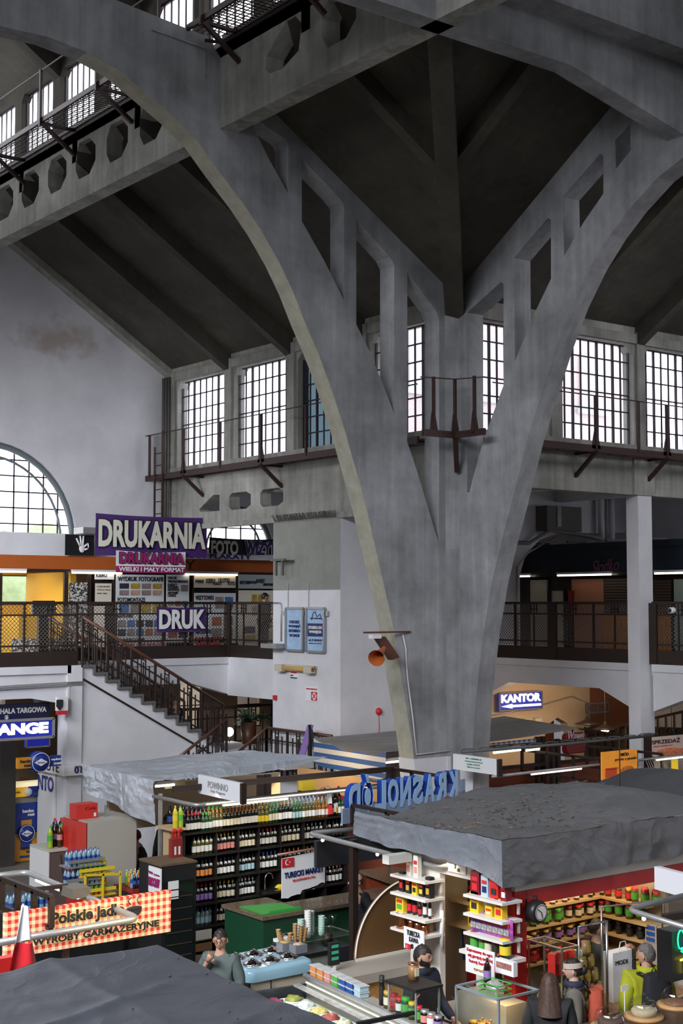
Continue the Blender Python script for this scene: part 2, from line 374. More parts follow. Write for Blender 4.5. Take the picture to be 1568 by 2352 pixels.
c=MB();c.box((XB+.35,YB-.42,14.22),(29,YB,14.42));c.box((XB+.35,YB-.42,14.42),(29,YB-.3,15.1));struct(c,'trim_6',M_conc)
plate('trim_6',[(2,13.58),(15.15,13.58),(17.8,13.05),(21,13.58),(29,13.58),(29,15.12),(2,15.12)],hB,'y',YB,YB+0.35,M_conc)
# soffit strips read warmer
# ------------------------------------------------------------------ lower roofs (ceiling slabs) and ribs
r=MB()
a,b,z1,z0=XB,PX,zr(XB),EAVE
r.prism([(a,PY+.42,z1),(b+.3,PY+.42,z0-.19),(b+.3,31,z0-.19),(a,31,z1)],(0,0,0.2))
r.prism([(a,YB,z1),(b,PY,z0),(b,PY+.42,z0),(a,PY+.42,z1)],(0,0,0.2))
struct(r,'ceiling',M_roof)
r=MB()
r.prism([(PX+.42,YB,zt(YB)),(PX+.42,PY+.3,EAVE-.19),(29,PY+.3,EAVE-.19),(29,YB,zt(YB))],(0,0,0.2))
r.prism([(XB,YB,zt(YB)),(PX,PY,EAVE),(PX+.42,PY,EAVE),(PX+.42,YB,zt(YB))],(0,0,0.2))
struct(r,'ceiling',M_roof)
r=MB()
def rib(p,q,w,h,side):
    p=Vector(p);q=Vector(q);s=Vector(side) *w/2
    r.prism([p-s,q-s,q+s,p+s],(0,0,-h))
for y in (22.7,25.3,27.85):rib((XB,y,zr(XB)),(PX,y,EAVE),0.22,0.42,(0,1,0))
for x in (20.5,23.1,25.7):rib((x,YB,zt(YB)),(x,PY,EAVE),0.22,0.42,(1,0,0))
d=Vector((1,-1.04,0)).normalized();rib((XB,YB,zr(XB) -.02),(PX,PY,EAVE),0.36,0.5,d)
m=Vector(((XB+PX) /2+.3,(YB+PY) /2+.3,0))
rib((XB,m.y,zr(XB)),(m.x,m.y,zr(m.x)),0.24,0.36,(0,1,0));rib((m.x,YB,zt(YB)),(m.x,m.y,zt(m.y)),0.24,0.36,(1,0,0))
struct(r,'trim_7',M_roof)
# upper roofs over the clerestory
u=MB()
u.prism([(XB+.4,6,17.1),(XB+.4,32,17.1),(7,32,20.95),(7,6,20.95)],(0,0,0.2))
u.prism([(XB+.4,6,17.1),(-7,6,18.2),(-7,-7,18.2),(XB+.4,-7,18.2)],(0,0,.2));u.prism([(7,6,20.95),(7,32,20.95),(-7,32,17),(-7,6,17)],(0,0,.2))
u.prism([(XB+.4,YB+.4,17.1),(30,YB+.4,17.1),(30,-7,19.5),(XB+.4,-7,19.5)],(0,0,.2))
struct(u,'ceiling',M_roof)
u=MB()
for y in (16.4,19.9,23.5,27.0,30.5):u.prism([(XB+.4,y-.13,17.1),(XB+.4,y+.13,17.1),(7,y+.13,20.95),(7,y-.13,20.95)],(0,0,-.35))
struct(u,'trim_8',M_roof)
# ------------------------------------------------------------------ window walls of the two arms
WN=[0]
def steel_window(axis,v,u0,u1,z0,z1,cols,rows,pane=None,cham=0.18,heavy=(),name=None):
    """plane at axis=v, from u0 to u1; glazing bars, heavier posts at 'heavy' fractions"""
    WN[0] +=1
    def P(u,z,d=0.0):return (v+d,u,z) if axis== 'x' else (u,v+d,z)
    root=thing('window_%d' % WN[0],None,None,P((u0+u1) /2,z0,0.0),kind='structure')
    g=MB();g.add([P(u0,z0,.05),P(u1,z0,.05),P(u1,z1,.05),P(u0,z1,.05)],[(0,1,2,3)]);g.build('pane',pane or M_pane,root,recalc=False)
    b=MB()
    for i in range(cols+1):
        u=u0+(u1-u0) *i/cols;w=0.05 if (i in (0,cols) or i in heavy) else 0.02
        b.bar(P(u,z0),P(u,z1),w,0.04,up=(0,1,0) if axis== 'x' else (1,0,0))
    for j in range(rows+1):
        z=z0+(z1-z0) *j/rows;w=0.05 if j in (0,rows) else 0.026
        b.bar(P(u0,z),P(u1,z),0.04,w)
    b.build('glazing_bars',M_frame,root)
    return root
def wall_plate(name,axis,v0,v1,u0,u1,z0,z1,wins,m,extra=[]):
    holes=[]
    for (a,b,c,d,k) in wins:
        holes.append([(a+.0,c),(b,c),(b,d-k),(b-k,d),(a+k,d),(a,d-k)] if k else [(a,c),(b,c),(b,d),(a,d)])
    return plate(name,[(u0,z0),(u1,z0),(u1,z1),(u0,z1)],holes+extra,axis,v0,v1,m)
LW=[(20.42,22.42),(22.98,25.0),(25.4,27.6),(27.98,30.22)]
RW=[(18.42,20.32),(20.72,22.93),(23.27,25.5),(25.85,28.1)]
lh=[[(28.22,8.08),(28.5,8.1),(29.15,7.78),(29.1,7.72),(28.22,7.7)],octo(27.33,7.89,.92,.40,.2),octo(26.02,7.89,.92,.40,.2)]
wall_plate('wall_left','x',PX,PX+.3,20.22,31.0,7.32,11.45,[(a,b,8.88,11.04,.16) for a,b in LW],M_beam,lh)
wall_plate('wall_right','y',PY,PY+.3,18.22,29.0,7.80,11.45,[(a,b,8.86,11.02,.16) for a,b in RW],M_beam)
for i,(a,b) in enumerate(LW):steel_window('x',PX+.16,a,b,8.88,11.04,8,6,M_paned if i== 1 else M_pane,heavy=(2,6))
for i,(a,b) in enumerate(RW):steel_window('y',PY+.16,a,b,8.86,11.02,9,6,heavy=(2,5,7))
# concrete posts between the windows, sills and eave beams
s=MB()
for a,b in ((22.42,22.98),(25.0,25.4),(27.6,27.98),(30.22,30.75)):s.box((PX-.07,a+.06,8.72),(PX,b-.06,11.3))
s.box((PX-.09,20.3,8.72),(PX,30.8,8.88));s.box((PX-.05,20.3,11.08),(PX,30.8,11.28));s.box((PX-.05,20.3,7.3),(PX,30.8,7.42))
for a,b in ((20.32,20.72),(22.93,23.27),(25.5,25.85)):s.box((a+.05,PY-.07,8.7),(b-.05,PY,11.3))
s.box((18.3,PY-.09,8.7),(29,PY,8.86));s.box((18.3,PY-.05,11.06),(29,PY,11.26));s.box((22.85,PY-.06,7.8),(23.5,PY,8.7))
struct(s,'trim_9',M_beam)
# upper clerestory windows above the ring beam
cw=MB()
for k,y in enumerate((16.2,18.2,20.2,22.15,24.1,26.05,28.0,29.95)):
    steel_window('x',XB+.55,y-.8,y+.8,15.2,16.9,6,2)
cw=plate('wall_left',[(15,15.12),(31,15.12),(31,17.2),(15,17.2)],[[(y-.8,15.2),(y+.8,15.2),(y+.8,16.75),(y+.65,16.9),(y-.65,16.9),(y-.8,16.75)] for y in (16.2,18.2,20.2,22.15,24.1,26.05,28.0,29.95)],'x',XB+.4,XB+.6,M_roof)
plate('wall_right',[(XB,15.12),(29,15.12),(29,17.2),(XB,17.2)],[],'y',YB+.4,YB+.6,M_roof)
# gable wall of the left arm with its arched windows
def arc(cx,cz,r,a0=0,a1=180,n=24):return [(cx+r*math.cos(R(a0+(a1-a0) *i/n)),cz+r*math.sin(R(a0+(a1-a0) *i/n))) for i in range(n+1)]
GY=30.8
plate('wall_back',[(3,6.62),(23.5,6.62),(23.5,8.6),(PX+.1,8.6),(PX+.1,EAVE),(XB,zr(XB) +.1),(3,15.2)],[arc(13.04,7.0,2.3),arc(20.0,6.9,0.9+.25)],'y',GY,GY+.35,M_white)
def arched_window(cx,cz,r,y,nx,nz,axis='y'):
    WN[0] +=1
    def P(u,z,d=0.0):return (u,y+d,z) if axis== 'y' else (y+d,u,z)
    root=thing('window_%d' % WN[0],None,None,P(cx,cz),kind='structure')
    fr=MB();pts=[P(u,z) for u,z in arc(cx,cz,r-.05)]
    fr.tube(pts,0.07,6);fr.tube([P(u,z,.1) for u,z in arc(cx,cz,r-.3)],0.03,6)
    fr.bar(P(cx-r,cz),P(cx+r,cz),.08,.08);fr.build('window_frame',mat('teal_grey_frame',(0.16,0.19,0.2),.5),root)
    b=MB()
    for i in range(1,nx):
        u=cx-r+2*r*i/nx;h=math.sqrt(max(0,r*r-(u-cx) **2));b.bar(P(u,cz,.12),P(u,cz+h,.12),.03)
    for j in range(1,nz):
        z=cz+r*j/nz;w=math.sqrt(max(0,r*r-(z-cz) **2));b.bar(P(cx-w,z,.12),P(cx+w,z,.12),.03)
    b.build('glazing_bars',M_frame,root)
    g=MB();ap=arc(cx,cz,r);g.add([P(u,z,.15) for u,z in ap],[tuple(range(len(ap)))]);g.build('pane',M_pane,root,recalc=False)
    return root
arched_window(13.04,7.0,2.28,GY+.1,12,6)
arched_window(20.0,6.9,1.15,GY+.1,5,2)
# sloping concrete verge along the gable
v=MB();v.prism([(XB,GY-.28,zr(XB)),(PX,GY-.28,EAVE),(PX,GY,EAVE),(XB,GY,zr(XB))],(0,0,-.2));struct(v,'trim_10',M_beam)
l=MB()
for dx in (0,.38):l.bar((17.2,29.9+dx,6.7),(17.2,29.9+dx,9.75-dx),.04)
for k in range(9):l.bar((17.2,29.9,6.8+.3*k),(17.2,30.28,6.8+.3*k),.025)
tag(l.build('wall_ladder',M_rust),'rusty steel ladder rising to the catwalk beside the gable wall','ladder')
l=MB()
for k,rr_ in enumerate((.05,.035,.03)):l.tube([(PX-.12-.0*k,30.7-.13*k,7.3),(PX-.12,30.7-.13*k,11.2)],rr_,8)
tag(l.build('corner_pipes',mat('old_grey_pipe',(.12,.11,.10),.5)),'vertical grey pipes in the corner beside the leftmost window','pipes')
# damp stain with flaked plaster on the gable wall
def blob(x,z,w,h,y,m,seed,n=26):
    b=MB();pts=[]
    for i in range(n):
        a=2*math.pi*i/n;k=1+.45*noise.noise(Vector((math.cos(a) *1.7+seed,math.sin(a) *1.7,seed)))
        pts.append((x+w*k*math.cos(a),y,z+h*k*math.sin(a)))
    b.add(pts,[tuple(range(n))]);return b
def stain_wall():
    m=MATS['white_plaster'];m2=m.copy();m2.name='gable_plaster';MATS['gable_plaster'] =m2
    nt=m2.node_tree;b=nt.nodes['Principled BSDF'];src=b.inputs['Base Color'].links[0].from_socket
    tc=nt.nodes.new('ShaderNodeTexCoord');gm=nt.nodes.new('ShaderNodeNewGeometry')
    mp=nt.nodes.new('ShaderNodeMapping');mp.inputs['Location'].default_value=(-14.9/2.4,0,-11.9/.95);mp.inputs['Scale'].default_value=(1/2.4,0.0,1/.95)
    nt.links.new(gm.outputs['Position'],mp.inputs[0])
    ln=nt.nodes.new('ShaderNodeVectorMath');ln.operation='LENGTH';nt.links.new(mp.outputs[0],ln.inputs[0])
    nz=nt.nodes.new('ShaderNodeTexNoise');nz.inputs['Scale'].default_value=2.6;nz.inputs['Detail'].default_value=10;nt.links.new(gm.outputs['Position'],nz.inputs['Vector'])
    a=nt.nodes.new('ShaderNodeMath');a.operation='MULTIPLY_ADD';a.inputs[1].default_value=0.9;nt.links.new(ln.outputs['Value'],a.inputs[0]);nt.links.new(nz.outputs['Fac'],a.inputs[2])
    rp=nt.nodes.new('ShaderNodeValToRGB');rp.color_ramp.elements[0].position=0.62;rp.color_ramp.elements[1].position=1.05
    rp.color_ramp.elements[0].color=(.70,.62,.52,1);rp.color_ramp.elements[1].color=(1,1,1,1);nt.links.new(a.outputs[0],rp.inputs[0])
    mx=nt.nodes.new('ShaderNodeMix');mx.data_type='RGBA';mx.blend_type='MULTIPLY';mx.inputs[0].default_value=1
    nt.links.new(src,mx.inputs[6]);nt.links.new(rp.outputs[0],mx.inputs[7]);nt.links.new(mx.outputs[2],b.inputs['Base Color'])
    return m2
mg=stain_wall();bpy.data.objects['wall_back'].data.materials[0] =mg
# right arm gable with arched window, seen at the right edge
plate('wall_right',[(-2,0),(26,0),(26,9),(PY,EAVE),(YB,zt(YB)),(-2,15)],[arc(20.6,7.2,1.9),[(17.6,2.2),(18.9,2.2),(18.9,3.6),(17.6,3.6)],[(20.2,2.2),(21.6,2.2),(21.6,3.6),(20.2,3.6)]],'x',29.0,29.3,M_white)
arched_window(20.6,7.2,1.88,29.1,8,4,'x')
# aisle behind the right window wall
plate('wall_right',[(20.2,4.2),(24.8,4.2),(24.8,6.2),(25.0,6.7),(25.5,7.1),(26.2,7.3),(29,7.4),(29,8.6),(20.2,8.6)],[],'y',25.2,25.5,M_wall2)
plate('wall_right',[(20.2,0),(25.62,0),(25.62,2.1),(25.75,2.42),(26.1,2.58),(26.45,2.42),(26.6,2.1),(26.6,0),(27.3,0),(27.3,4.2),(20.2,4.2)],[],'y',25.2,25.45,M_tan)
c=MB();c.box((27.3,25.3,0),(29,25.5,4.2));c.box((25,26.5,0),(27.3,26.6,4));struct(c,'wall_right',mat('rust_red_wall',(0.22,.075,.035),.8))
c=MB();c.box((23.6,29.5,4.0),(33,29.7,8.6));struct(c,'wall_right',M_wall2)
c=MB();c.box((PX+.3,PY+.3,8.45),(29,25.4,8.65));struct(c,'ceiling',M_wall2)
c=MB(); 
for x in (20.2,23.2,26.2):c.box((x-.15,PY+.3,8.1),(x+.15,25.2,8.45))
c.box((PX+.3,22.2,8.2),(29,22.5,8.45));struct(c,'trim_11',M_wall2)
c=MB();c.box((PX+.3,PY+.42,8.45),(23.4,30.8,8.6));struct(c,'ceiling',M_wall2)
# outer envelope
c=MB();c.box((-7,-7,0),(-6.7,32,17));struct(c,'wall_left',M_white)
c=MB();c.box((-7,-7,0),(30,-6.7,18));struct(c,'wall_front',M_white)
c=MB();c.box((29,25.9,0),(29.3,34,8.7));struct(c,'wall_right',M_wall2)
c=MB();c.box((15.6,33.6,0),(24,33.9,6.5));c.box((3,33.6,0),(15.6,33.9,4.1));struct(c,'wall_back',M_tan)
c=MB();c.box((-7,31,0),(3.1,31.3,17));struct(c,'wall_back',M_white)
c=MB();c.box((29.3,-7,9),(29.6,15,18));struct(c,'wall_right',M_white)
c=MB();c.box((23.4,25.5,0),(23.7,33.6,8.6));struct(c,'wall_right',M_wall2)
c=MB();c.box((3,31.0,6.5),(24,33.9,6.7));struct(c,'ceiling',M_white)
c=MB();c.box((3,26.7,6.9),(3.2,33.9,7));c.box((23.4,25.5,8.5),(33,33.9,8.7));struct(c,'ceiling',M_white)
# solid block beside the pier: lower white, upper bare grey render
BY0,BY1=23.4,25.9
c=MB();c.box((PX-.03,BY0,0),(20.2,BY1,5.78));struct(c,'wall_left',M_white)
c=MB();c.box((PX-.03,BY0+.0,5.78),(20.2,BY1,7.32));w=struct(c,'wall_left',[M_greyp,M_white])
for p in w.data.polygons:
    if p.normal.y<-.5:p.material_index=1
# building facade across the street, seen pale through the right windows
c=MB();c.box((31,38.5,0),(44,39,20));struct(c,'wall_back',pattern('pink_brick',(0.36,0.28,0.275),(0.4,0.37,0.37),'brick',3.2,c3=(0.39,.32,.31)))
c=MB()
for x in range(33,43,3):
    for z in (9.3,13.3):c.box((x-.7,38.4,z),(x+.7,38.5,z+2.2));c.box((x-.9,38.35,z-.2),(x+.9,38.5,z))
struct(c,'trim_12',mat('pale_stone',(.4,.4,.42),.7))
# ------------------------------------------------------------------ slabs, beams and columns of the galleries
g=MB()
g.box((3,26.76,3.95),(13.42,31,4.195));g.box((13.42,28.66,3.95),(18.36,31,4.195));g.box((18.36,25.9,3.95),(23.4,31,4.195))
g.box((23.36,2,3.95),(29,25.2,4.195));struct(g,'floor',M_wall2)
def haunch(p0,p1,nrm,z1,zd,zu,t=0.3,k=0.22):
    """edge beam from p0 to p1: bottom zd at the ends rising to zu over the middle"""
    p0=Vector((*p0,0));p1=Vector((*p1,0));b=MB()
    pts=[p0+UPZ*z1,p1+UPZ*z1,p1+UPZ*zd,p1.lerp(p0,k) +UPZ*zu,p0.lerp(p1,k) +UPZ*zu,p0+UPZ*zd]
    b.prism(pts,Vector((*nrm,0)) *t);q=Vector((*nrm,0)) *-.04
    b.prism([p0+UPZ*z1+q,p1+UPZ*z1+q,p1+UPZ*(z1-.16) +q,p0+UPZ*(z1-.16) +q],Vector((*nrm,0)) *.05)
    return b
struct(haunch((9.2,26.7),(13.2,26.7),(0,1),4.2,3.38,3.55),'trim_13',M_white)
struct(haunch((5,26.7),(9.2,26.7),(0,1),4.2,3.38,3.55),'trim_13',M_white)
struct(haunch((13.4,28.6),(18.35,28.6),(0,1),4.2,3.3,3.6),'trim_13',M_white)
b=MB();b.box((18.3,25.9,3.28),(18.6,28.6,4.2));struct(b,'trim_13',M_white)
struct(haunch((23.3,25.2),(23.3,20.1),(1,0),4.2,3.15,3.62),'trim_14',M_white)
struct(haunch((23.3,19.7),(23.3,14.5),(1,0),4.2,3.2,3.6),'trim_14',M_white)
b=MB();b.box((13.12,26.66,0),(13.46,27.1,4.2));struct(b,'trim_15',M_white)       # column of stand 01
b=MB();b.box((22.98,PY-.03,0),(23.42,PY+.3,7.8));struct(b,'trim_16',M_white)
b=MB();b.box((9.0,26.66,0),(9.4,27.1,4.2));struct(b,'trim_15',M_white)
# stair with its white side panel
st=MB();N=14;x=13.46;z=4.2
sx=MB()
pts=[(13.46,26.72,0)]
for i in range(12):
    zz=4.2-.165*(i);xx=13.46+.29*i
    pts+=[(xx,26.72,zz-.05),(xx+.29,26.72,zz-.05)]
    sx.box((xx-.03,26.66,zz-.05),(xx+.31,28.5,zz));sx.box((xx+.26,26.66,zz-.165),(xx+.31,28.5,zz-.05))
pts.append((pts[-1][0],26.72,0))
b=MB();b.prism(pts,(0,.1,0));struct(b,'trim_17',M_white)
struct(sx,'trim_18',mat('grey_steps',(0.12,0.12,0.115),.8,var=.15,scale=5))
b=MB();b.box((16.9,24.2,2.0),(18.3,28.5,2.2));struct(b,'floor',M_wall2)
b=MB();b.box((17,28.7,1.75),(23.3,30.3,1.9));b.prism([(15.2,25.7,0),(17.0,25.7,0),(17.0,25.7,2.1),(15.2,25.7,.9)],(0,.9,0));struct(b,'floor',M_wall2)
b=MB();b.bar((13.5,26.69,3.9),(17.0,26.69,1.95),.03,.04);struct(b,'trim_19',M_brown)
# back wall under the left gallery with windows into a lit hall
plate('wall_back',[(13.4,0),(23.4,0),(23.4,3.95),(13.4,3.95)],[[(18.05,2.3),(18.75,2.3),(18.75,3.55),(18.05,3.55)],[(19.75,2.3),(20.5,2.3),(20.5,3.45),(19.75,3.45)]],'y',30.4,30.6,M_tan)
steel_window('y',30.45,18.05,18.75,2.3,3.55,2,2);steel_window('y',30.45,19.75,20.5,2.3,3.45,2,2)
steel_window('x',29.1,17.6,18.9,2.2,3.6,3,2);steel_window('x',29.1,20.2,21.6,2.2,3.6,3,2)
b=MB();b.box((13.3,33.2,0),(23.4,33.3,3.9));struct(b,'wall_back',M_white)
area('hall_lamp_back',(19.3,32,3.7),(19.3,32,0),3,.6,45,(1,.85,.6))
# ------------------------------------------------------------------ sign helpers
def sign(axis,v,u0,u1,z0,z1,th,m,lines=(),label=None,cat='sign',name='sign',rim=None,rimw=0.02,group=None,parent=None,extra=None,trim_name='frame'):
    """flat board facing the viewer: axis 'y' faces -Y (reads along +X), axis 'x' faces -X (reads along -Y).
    lines: (text, u0, u1, z0, z1, material[, bold[, mirrored]]) in fractions of the board"""
    def P(u,z,d=0):return Vector((u,v+d,z)) if axis== 'y' else Vector((v+d,u,z))
    c=P((u0+u1) /2,z0)
    root=thing(name,label,cat,c,group=group) if parent is None else parent
    b=MB()
    if axis== 'y':b.box((u0,v,z0),(u1,v+th,z1))
    else:b.box((v,u0,z0),(v+th,u1,z1))
    b.build('panel',m,root)
    if rim:
        r=MB();e=rimw
        for (a,c1) in (((u0,z0),(u1,z0)),((u0,z1),(u1,z1)),((u0,z0),(u0,z1)),((u1,z0),(u1,z1))):
            r.bar(P(a[0],a[1],-.006),P(c1[0],c1[1],-.006),rimw,rimw)
        r.build(trim_name,rim,root)
    byc={}
    for ln in lines:
        t,a,b_,c_,d_,mm=ln[:6];bold=ln[6] if len(ln) >6 else 0.02;mir=ln[7] if len(ln) >7 else False;shr=ln[8] if len(ln) >8 else 0.0
        w=(u1-u0) *(b_-a);h=(z1-z0) *(d_-c_)
        mb=byc.setdefault(mm.name,(MB(),mm))[0]
        if axis== 'y':o=P(u0+(u1-u0) *a,z0+(z1-z0) *c_,-.008);rt=Vector((1,0,0))
        else:o=P(u1-(u1-u0) *a,z0+(z1-z0) *c_,-.008);rt=Vector((0,-1,0))
        if mir:o=o+rt*w;rt=-rt
        mb.text(t,o,rt,(0,0,1),w,h,bold,0.004,shear=shr)
    for k,(mb,mm) in byc.items():mb.build('lettering',mm,root)
    return root
def RY(x0,y0,x1,y1,Y):
    xm,ym=(x0+x1) /2,(y0+y1) /2
    return at(x0,ym,Y=Y).x,at(x1,ym,Y=Y).x,at(xm,y1,Y=Y).z,at(xm,y0,Y=Y).z
def RX(x0,y0,x1,y1,X):
    xm,ym=(x0+x1) /2,(y0+y1) /2
    return at(x1,ym,X=X).y,at(x0,ym,X=X).y,at(xm,y1,X=X).z,at(xm,y0,X=X).z
M_purple=mat('purple_vinyl',(0.07,0.025,0.16),0.45)
M_cream=mat('cream_print',(0.72,0.70,0.62),.5)
M_magenta=mat('magenta_print',(0.30,0.015,0.13),.5)
M_ink=mat('black_ink',(0.02,0.02,0.025),.5)
M_paper=mat('white_paper',(0.62,0.66,0.68),.6)
M_paperw=mat('warm_paper',(0.68,0.62,0.52),.6)
M_navy=mat('navy_print',(0.01,0.02,0.12),.45)
M_redp=mat('red_print',(0.6,0.02,0.03),.45)
M_whitep=mat('white_print',(0.82,0.82,0.84),.5)
M_ltblue=mat('light_blue_print',(0.35,0.52,0.72),.5,var=.15,scale=6)
M_green=mat('dark_green_print',(0.05,.25,.14),.5)
# ------------------------------------------------------------------ catwalks
def catwalk(axis,v,u0,u1,posts,sgn,label,zz=8.62,corner=False,post_h=1.08):
    def P(u,d,z):return (v-d,u,z) if axis== 'x' else (u,v-d,z)
    root=thing('catwalk',label,'catwalk',P((u0+u1) /2,.3,zz))
    b=MB();b.bar(P(u0,.55,zz),P(u1,.55,zz),.06,.14);b.bar(P(u0,.12,zz),P(u1,.12,zz),.06,.08)
    for k in range(int((u1-u0) /.5)):b.bar(P(u0+.5*k+.2,.12,zz),P(u0+.5*k+.2,.55,zz),.03,.05)
    b.build('walkway_beam',M_rust,root)
    w=MB();w.bar(P(u0,.57,zz+post_h),P(u1,.57,zz+post_h),.022,.022);w.build('guard_wire',M_rust,root)
    for i,(u,big) in enumerate(posts):
        p=MB();p.bar(P(u,.57,zz),P(u,.57,zz+post_h),.05)
        if big:
            p.prism([P(u-.13,.58,zz),P(u+.13,.58,zz),P(u+.03,.58,zz+.42),P(u-.03,.58,zz+.42)],(0.02,0,0) if axis== 'x' else (0,.02,0))
        p.build('post',M_rust,root)
        if big:
            q=MB();q.bar(P(u,.6,zz-.04),P(u,.0,zz-.52),.07);q.bar(P(u,.6,zz-.06),P(u,.0,zz-.06),.05);q.build('bracket',M_rust,root)
    return root
catwalk('x',PX,20.25,31.6,[(22.2,1),(23.9,0),(25.6,1),(27.3,0),(28.95,1),(30.6,0)],1,'rust brown steel catwalk below the windows left of the concrete pier')
catwalk('y',PY,18.25,27.5,[(19.0,1),(21.1,1),(22.4,0),(23.3,1),(25.4,1)],1,'rust brown steel catwalk below the windows right of the concrete pier')
b=MB();zz=8.62
root=thing('catwalk','rust brown catwalk corner wrapping round the inside of the concrete pier','catwalk',(PX-.5,PY-.5,zz))
b.bar((PX-1.25,PY-.5,zz),(PX-.5,PY-.55,zz),.06,.12);b.bar((PX-.5,PY-.55,zz),(PX-.45,PY-1.3,zz),.06,.12);b.bar((PX-.5,PY-.55,zz),(PX-.05,PY-.1,zz),.05,.08);b.build('walkway_beam',M_rust,root)
for x,y,g in ((PX-1.0,PY-.52,1),(PX-.5,PY-.55,1),(PX-.47,PY-1.05,1)):
    p=MB();p.bar((x,y,zz),(x,y,zz+1.05),.05);p.prism([(x-.1,y-.02,zz),(x+.1,y-.02,zz),(x+.03,y,zz+.4),(x-.03,y,zz+.4)],(0,.03,0));p.build('post',M_rust,root)
b=MB();b.tube([(PX-1.3,PY-.5,zz+1.02),(PX-.5,PY-.55,zz+1.05),(PX-.45,PY-1.3,zz+1.0)],.012,6);b.build('guard_wire',M_rust,root)
b=MB();b.bar((PX-.5,PY-.55,zz),(PX-.1,PY-.15,zz-.62),.09);b.build('bracket',M_rust,root)
# high walkway with grating along the ring beam
root=thing('catwalk','high steel walkway with open grating under the clerestory windows at top left','catwalk',(XB-.35,24,15.15))
def high_walk(y0,y1,root,ys):
    b=MB();b.bar((XB-.72,y0,15.12),(XB-.72,y1,15.12),.05,.10);b.bar((XB-.02,y0,15.12),(XB-.02,y1,15.12),.04,.07);b.build('walkway_beam',M_rust,root)
    g=MB();n=int((y1-y0) /.1)
    for k in range(n):g.bar((XB-.72,y0+.1*k,15.12),(XB-.02,y0+.1*k,15.12),.035,.004)
    for k in range(6):g.bar((XB-.66+k*.11,y0,15.11),(XB-.66+k*.11,y1,15.11),.02,.004)
    g.build('grating',M_rust,root)
    for y in ys:
        q=MB();q.bar((XB-.76,y,15.08),(XB,y,14.55),.07);q.bar((XB-.76,y,15.06),(XB,y,15.06),.06);q.build('bracket',M_rust,root)
        p=MB();p.bar((XB-.76,y,15.0),(XB-.76,y,16.15),.05);p.build('post',M_rust,root)
    w=MB();w.bar((XB-.76,y0,16.12),(XB-.76,y1,16.12),.02);w.build('guard_wire',M_rust,root)
high_walk(20.3,30.6,root,(20.6,22.9,25.3,27.7,30.0))
root=thing('catwalk','high steel walkway with open grating above the ring beam in front of the left arch','catwalk',(XB-.35,17,15.15))
high_walk(10,19.7,root,(12.0,14.4,16.8,19.2))
pp=MB();pp.tube([(XB-.06,10,15.0),(XB-.06,19.6,15.0),(XB-.35,19.75,15.02)],.03,6);tag(pp.build('conduit_pipe',M_brown),'dark pipe running along the top edge of the pierced concrete beam','pipe')
# ------------------------------------------------------------------ gallery railings
def railing(p0,p1,label,nposts,z=4.2,mesh=True,h=1.3,wide=()):
    p0=Vector((*p0,z));p1=Vector((*p1,z));d=(p1-p0);L=d.length;u=d.normalized();nrm=u.cross(UPZ)
    root=thing('gallery_railing',label,'railing',(p0+p1) /2)
    b=MB();b.bar(p0+UPZ*h,p1+UPZ*h,.07,.06);b.build('top_rail',M_brown,root)
    b=MB()
    for q in (h-.25,.42):b.bar(p0+UPZ*q,p1+UPZ*q,.035)
    b.build('middle_rail',M_brown,root)
    b=MB();b.prism([p0+UPZ*.0,p1+UPZ*.0,p1+UPZ*.3,p0+UPZ*.3],nrm*.03);b.build('kick_plate',M_brown,root)
    for i in range(nposts+1):
        q=p0+d*i/nposts;w=.26 if i in wide else .045
        b=MB();b.bar(q,q+UPZ*(h+.0),w if i in wide else .045,.05 if i in wide else .045,up=nrm) if i not in wide else b.prism([q-u*.13,q+u*.13,q+u*.13+UPZ*h,q-u*.13+UPZ*h],nrm*.05)
        b.build('post',M_brown,root)
    for i in range(nposts):
        b=MB();q=p0+d*(i+.5) /nposts
        for s in (-.09,.0,.09):b.bar(q+u*s+UPZ*(h-.25),q+u*s+UPZ*(h-.03),.022)
        b.bar(q-u*.12+UPZ*(h-.14),q+u*.12+UPZ*(h-.14),.022);b.bar(q+UPZ*.3,q+UPZ*(h-.25),.03);b.build('ornament_bars',M_brown,root)
    if mesh:
        b=MB();st=.085;H=h-.34;k=-H
        while k<L:
            for sg in (1,-1):
                a0=max(k,0);a1=min(k+H,L)
                if a1-a0>.02:
                    za,zb=(a0-k),(a1-k)
                    if sg<0:za,zb=H-za,H-zb
                    b.bar(p0+u*a0+UPZ*(.32+za) -nrm*.02,p0+u*a1+UPZ*(.32+zb) -nrm*.02,.009)
            k+=st
        b.build('wire_mesh',mat('galvanised_wire',(.12,.10,.085),.6),root)
    return root
railing((5,26.72),(13.35,26.72),'dark brown mesh railing of the left gallery beside the stair head',7)
railing((13.46,28.62),(18.33,28.62),'dark brown mesh railing in front of the print shop',4,wide=(0,))
railing((18.33,28.62),(18.33,25.95),'short dark mesh railing between the print shop gallery and the white block',2,wide=(0,))
railing((23.32,25.1),(23.32,20.15),'dark brown mesh railing of the right gallery between pier and white column',4,wide=(0,2))
railing((23.32,19.7),(23.32,14.2),'dark brown mesh railing of the right gallery beyond the white column',4,wide=(0,))
# camera on the railing
r=thing('security_camera','white dome security camera on the right gallery railing','camera',at(1545,1402,X=23.2))
b=MB();c=at(1545,1402,X=23.27);b.lathe([(.0,-.1),(.06,-.1),(.07,0),(.06,.05),(.0,.05)],c,12,'x');b.build('housing',M_w,r)
b=MB();b.ball(c+Vector((-.1,0,0)),.045,8);b.build('lens',M_black,r)
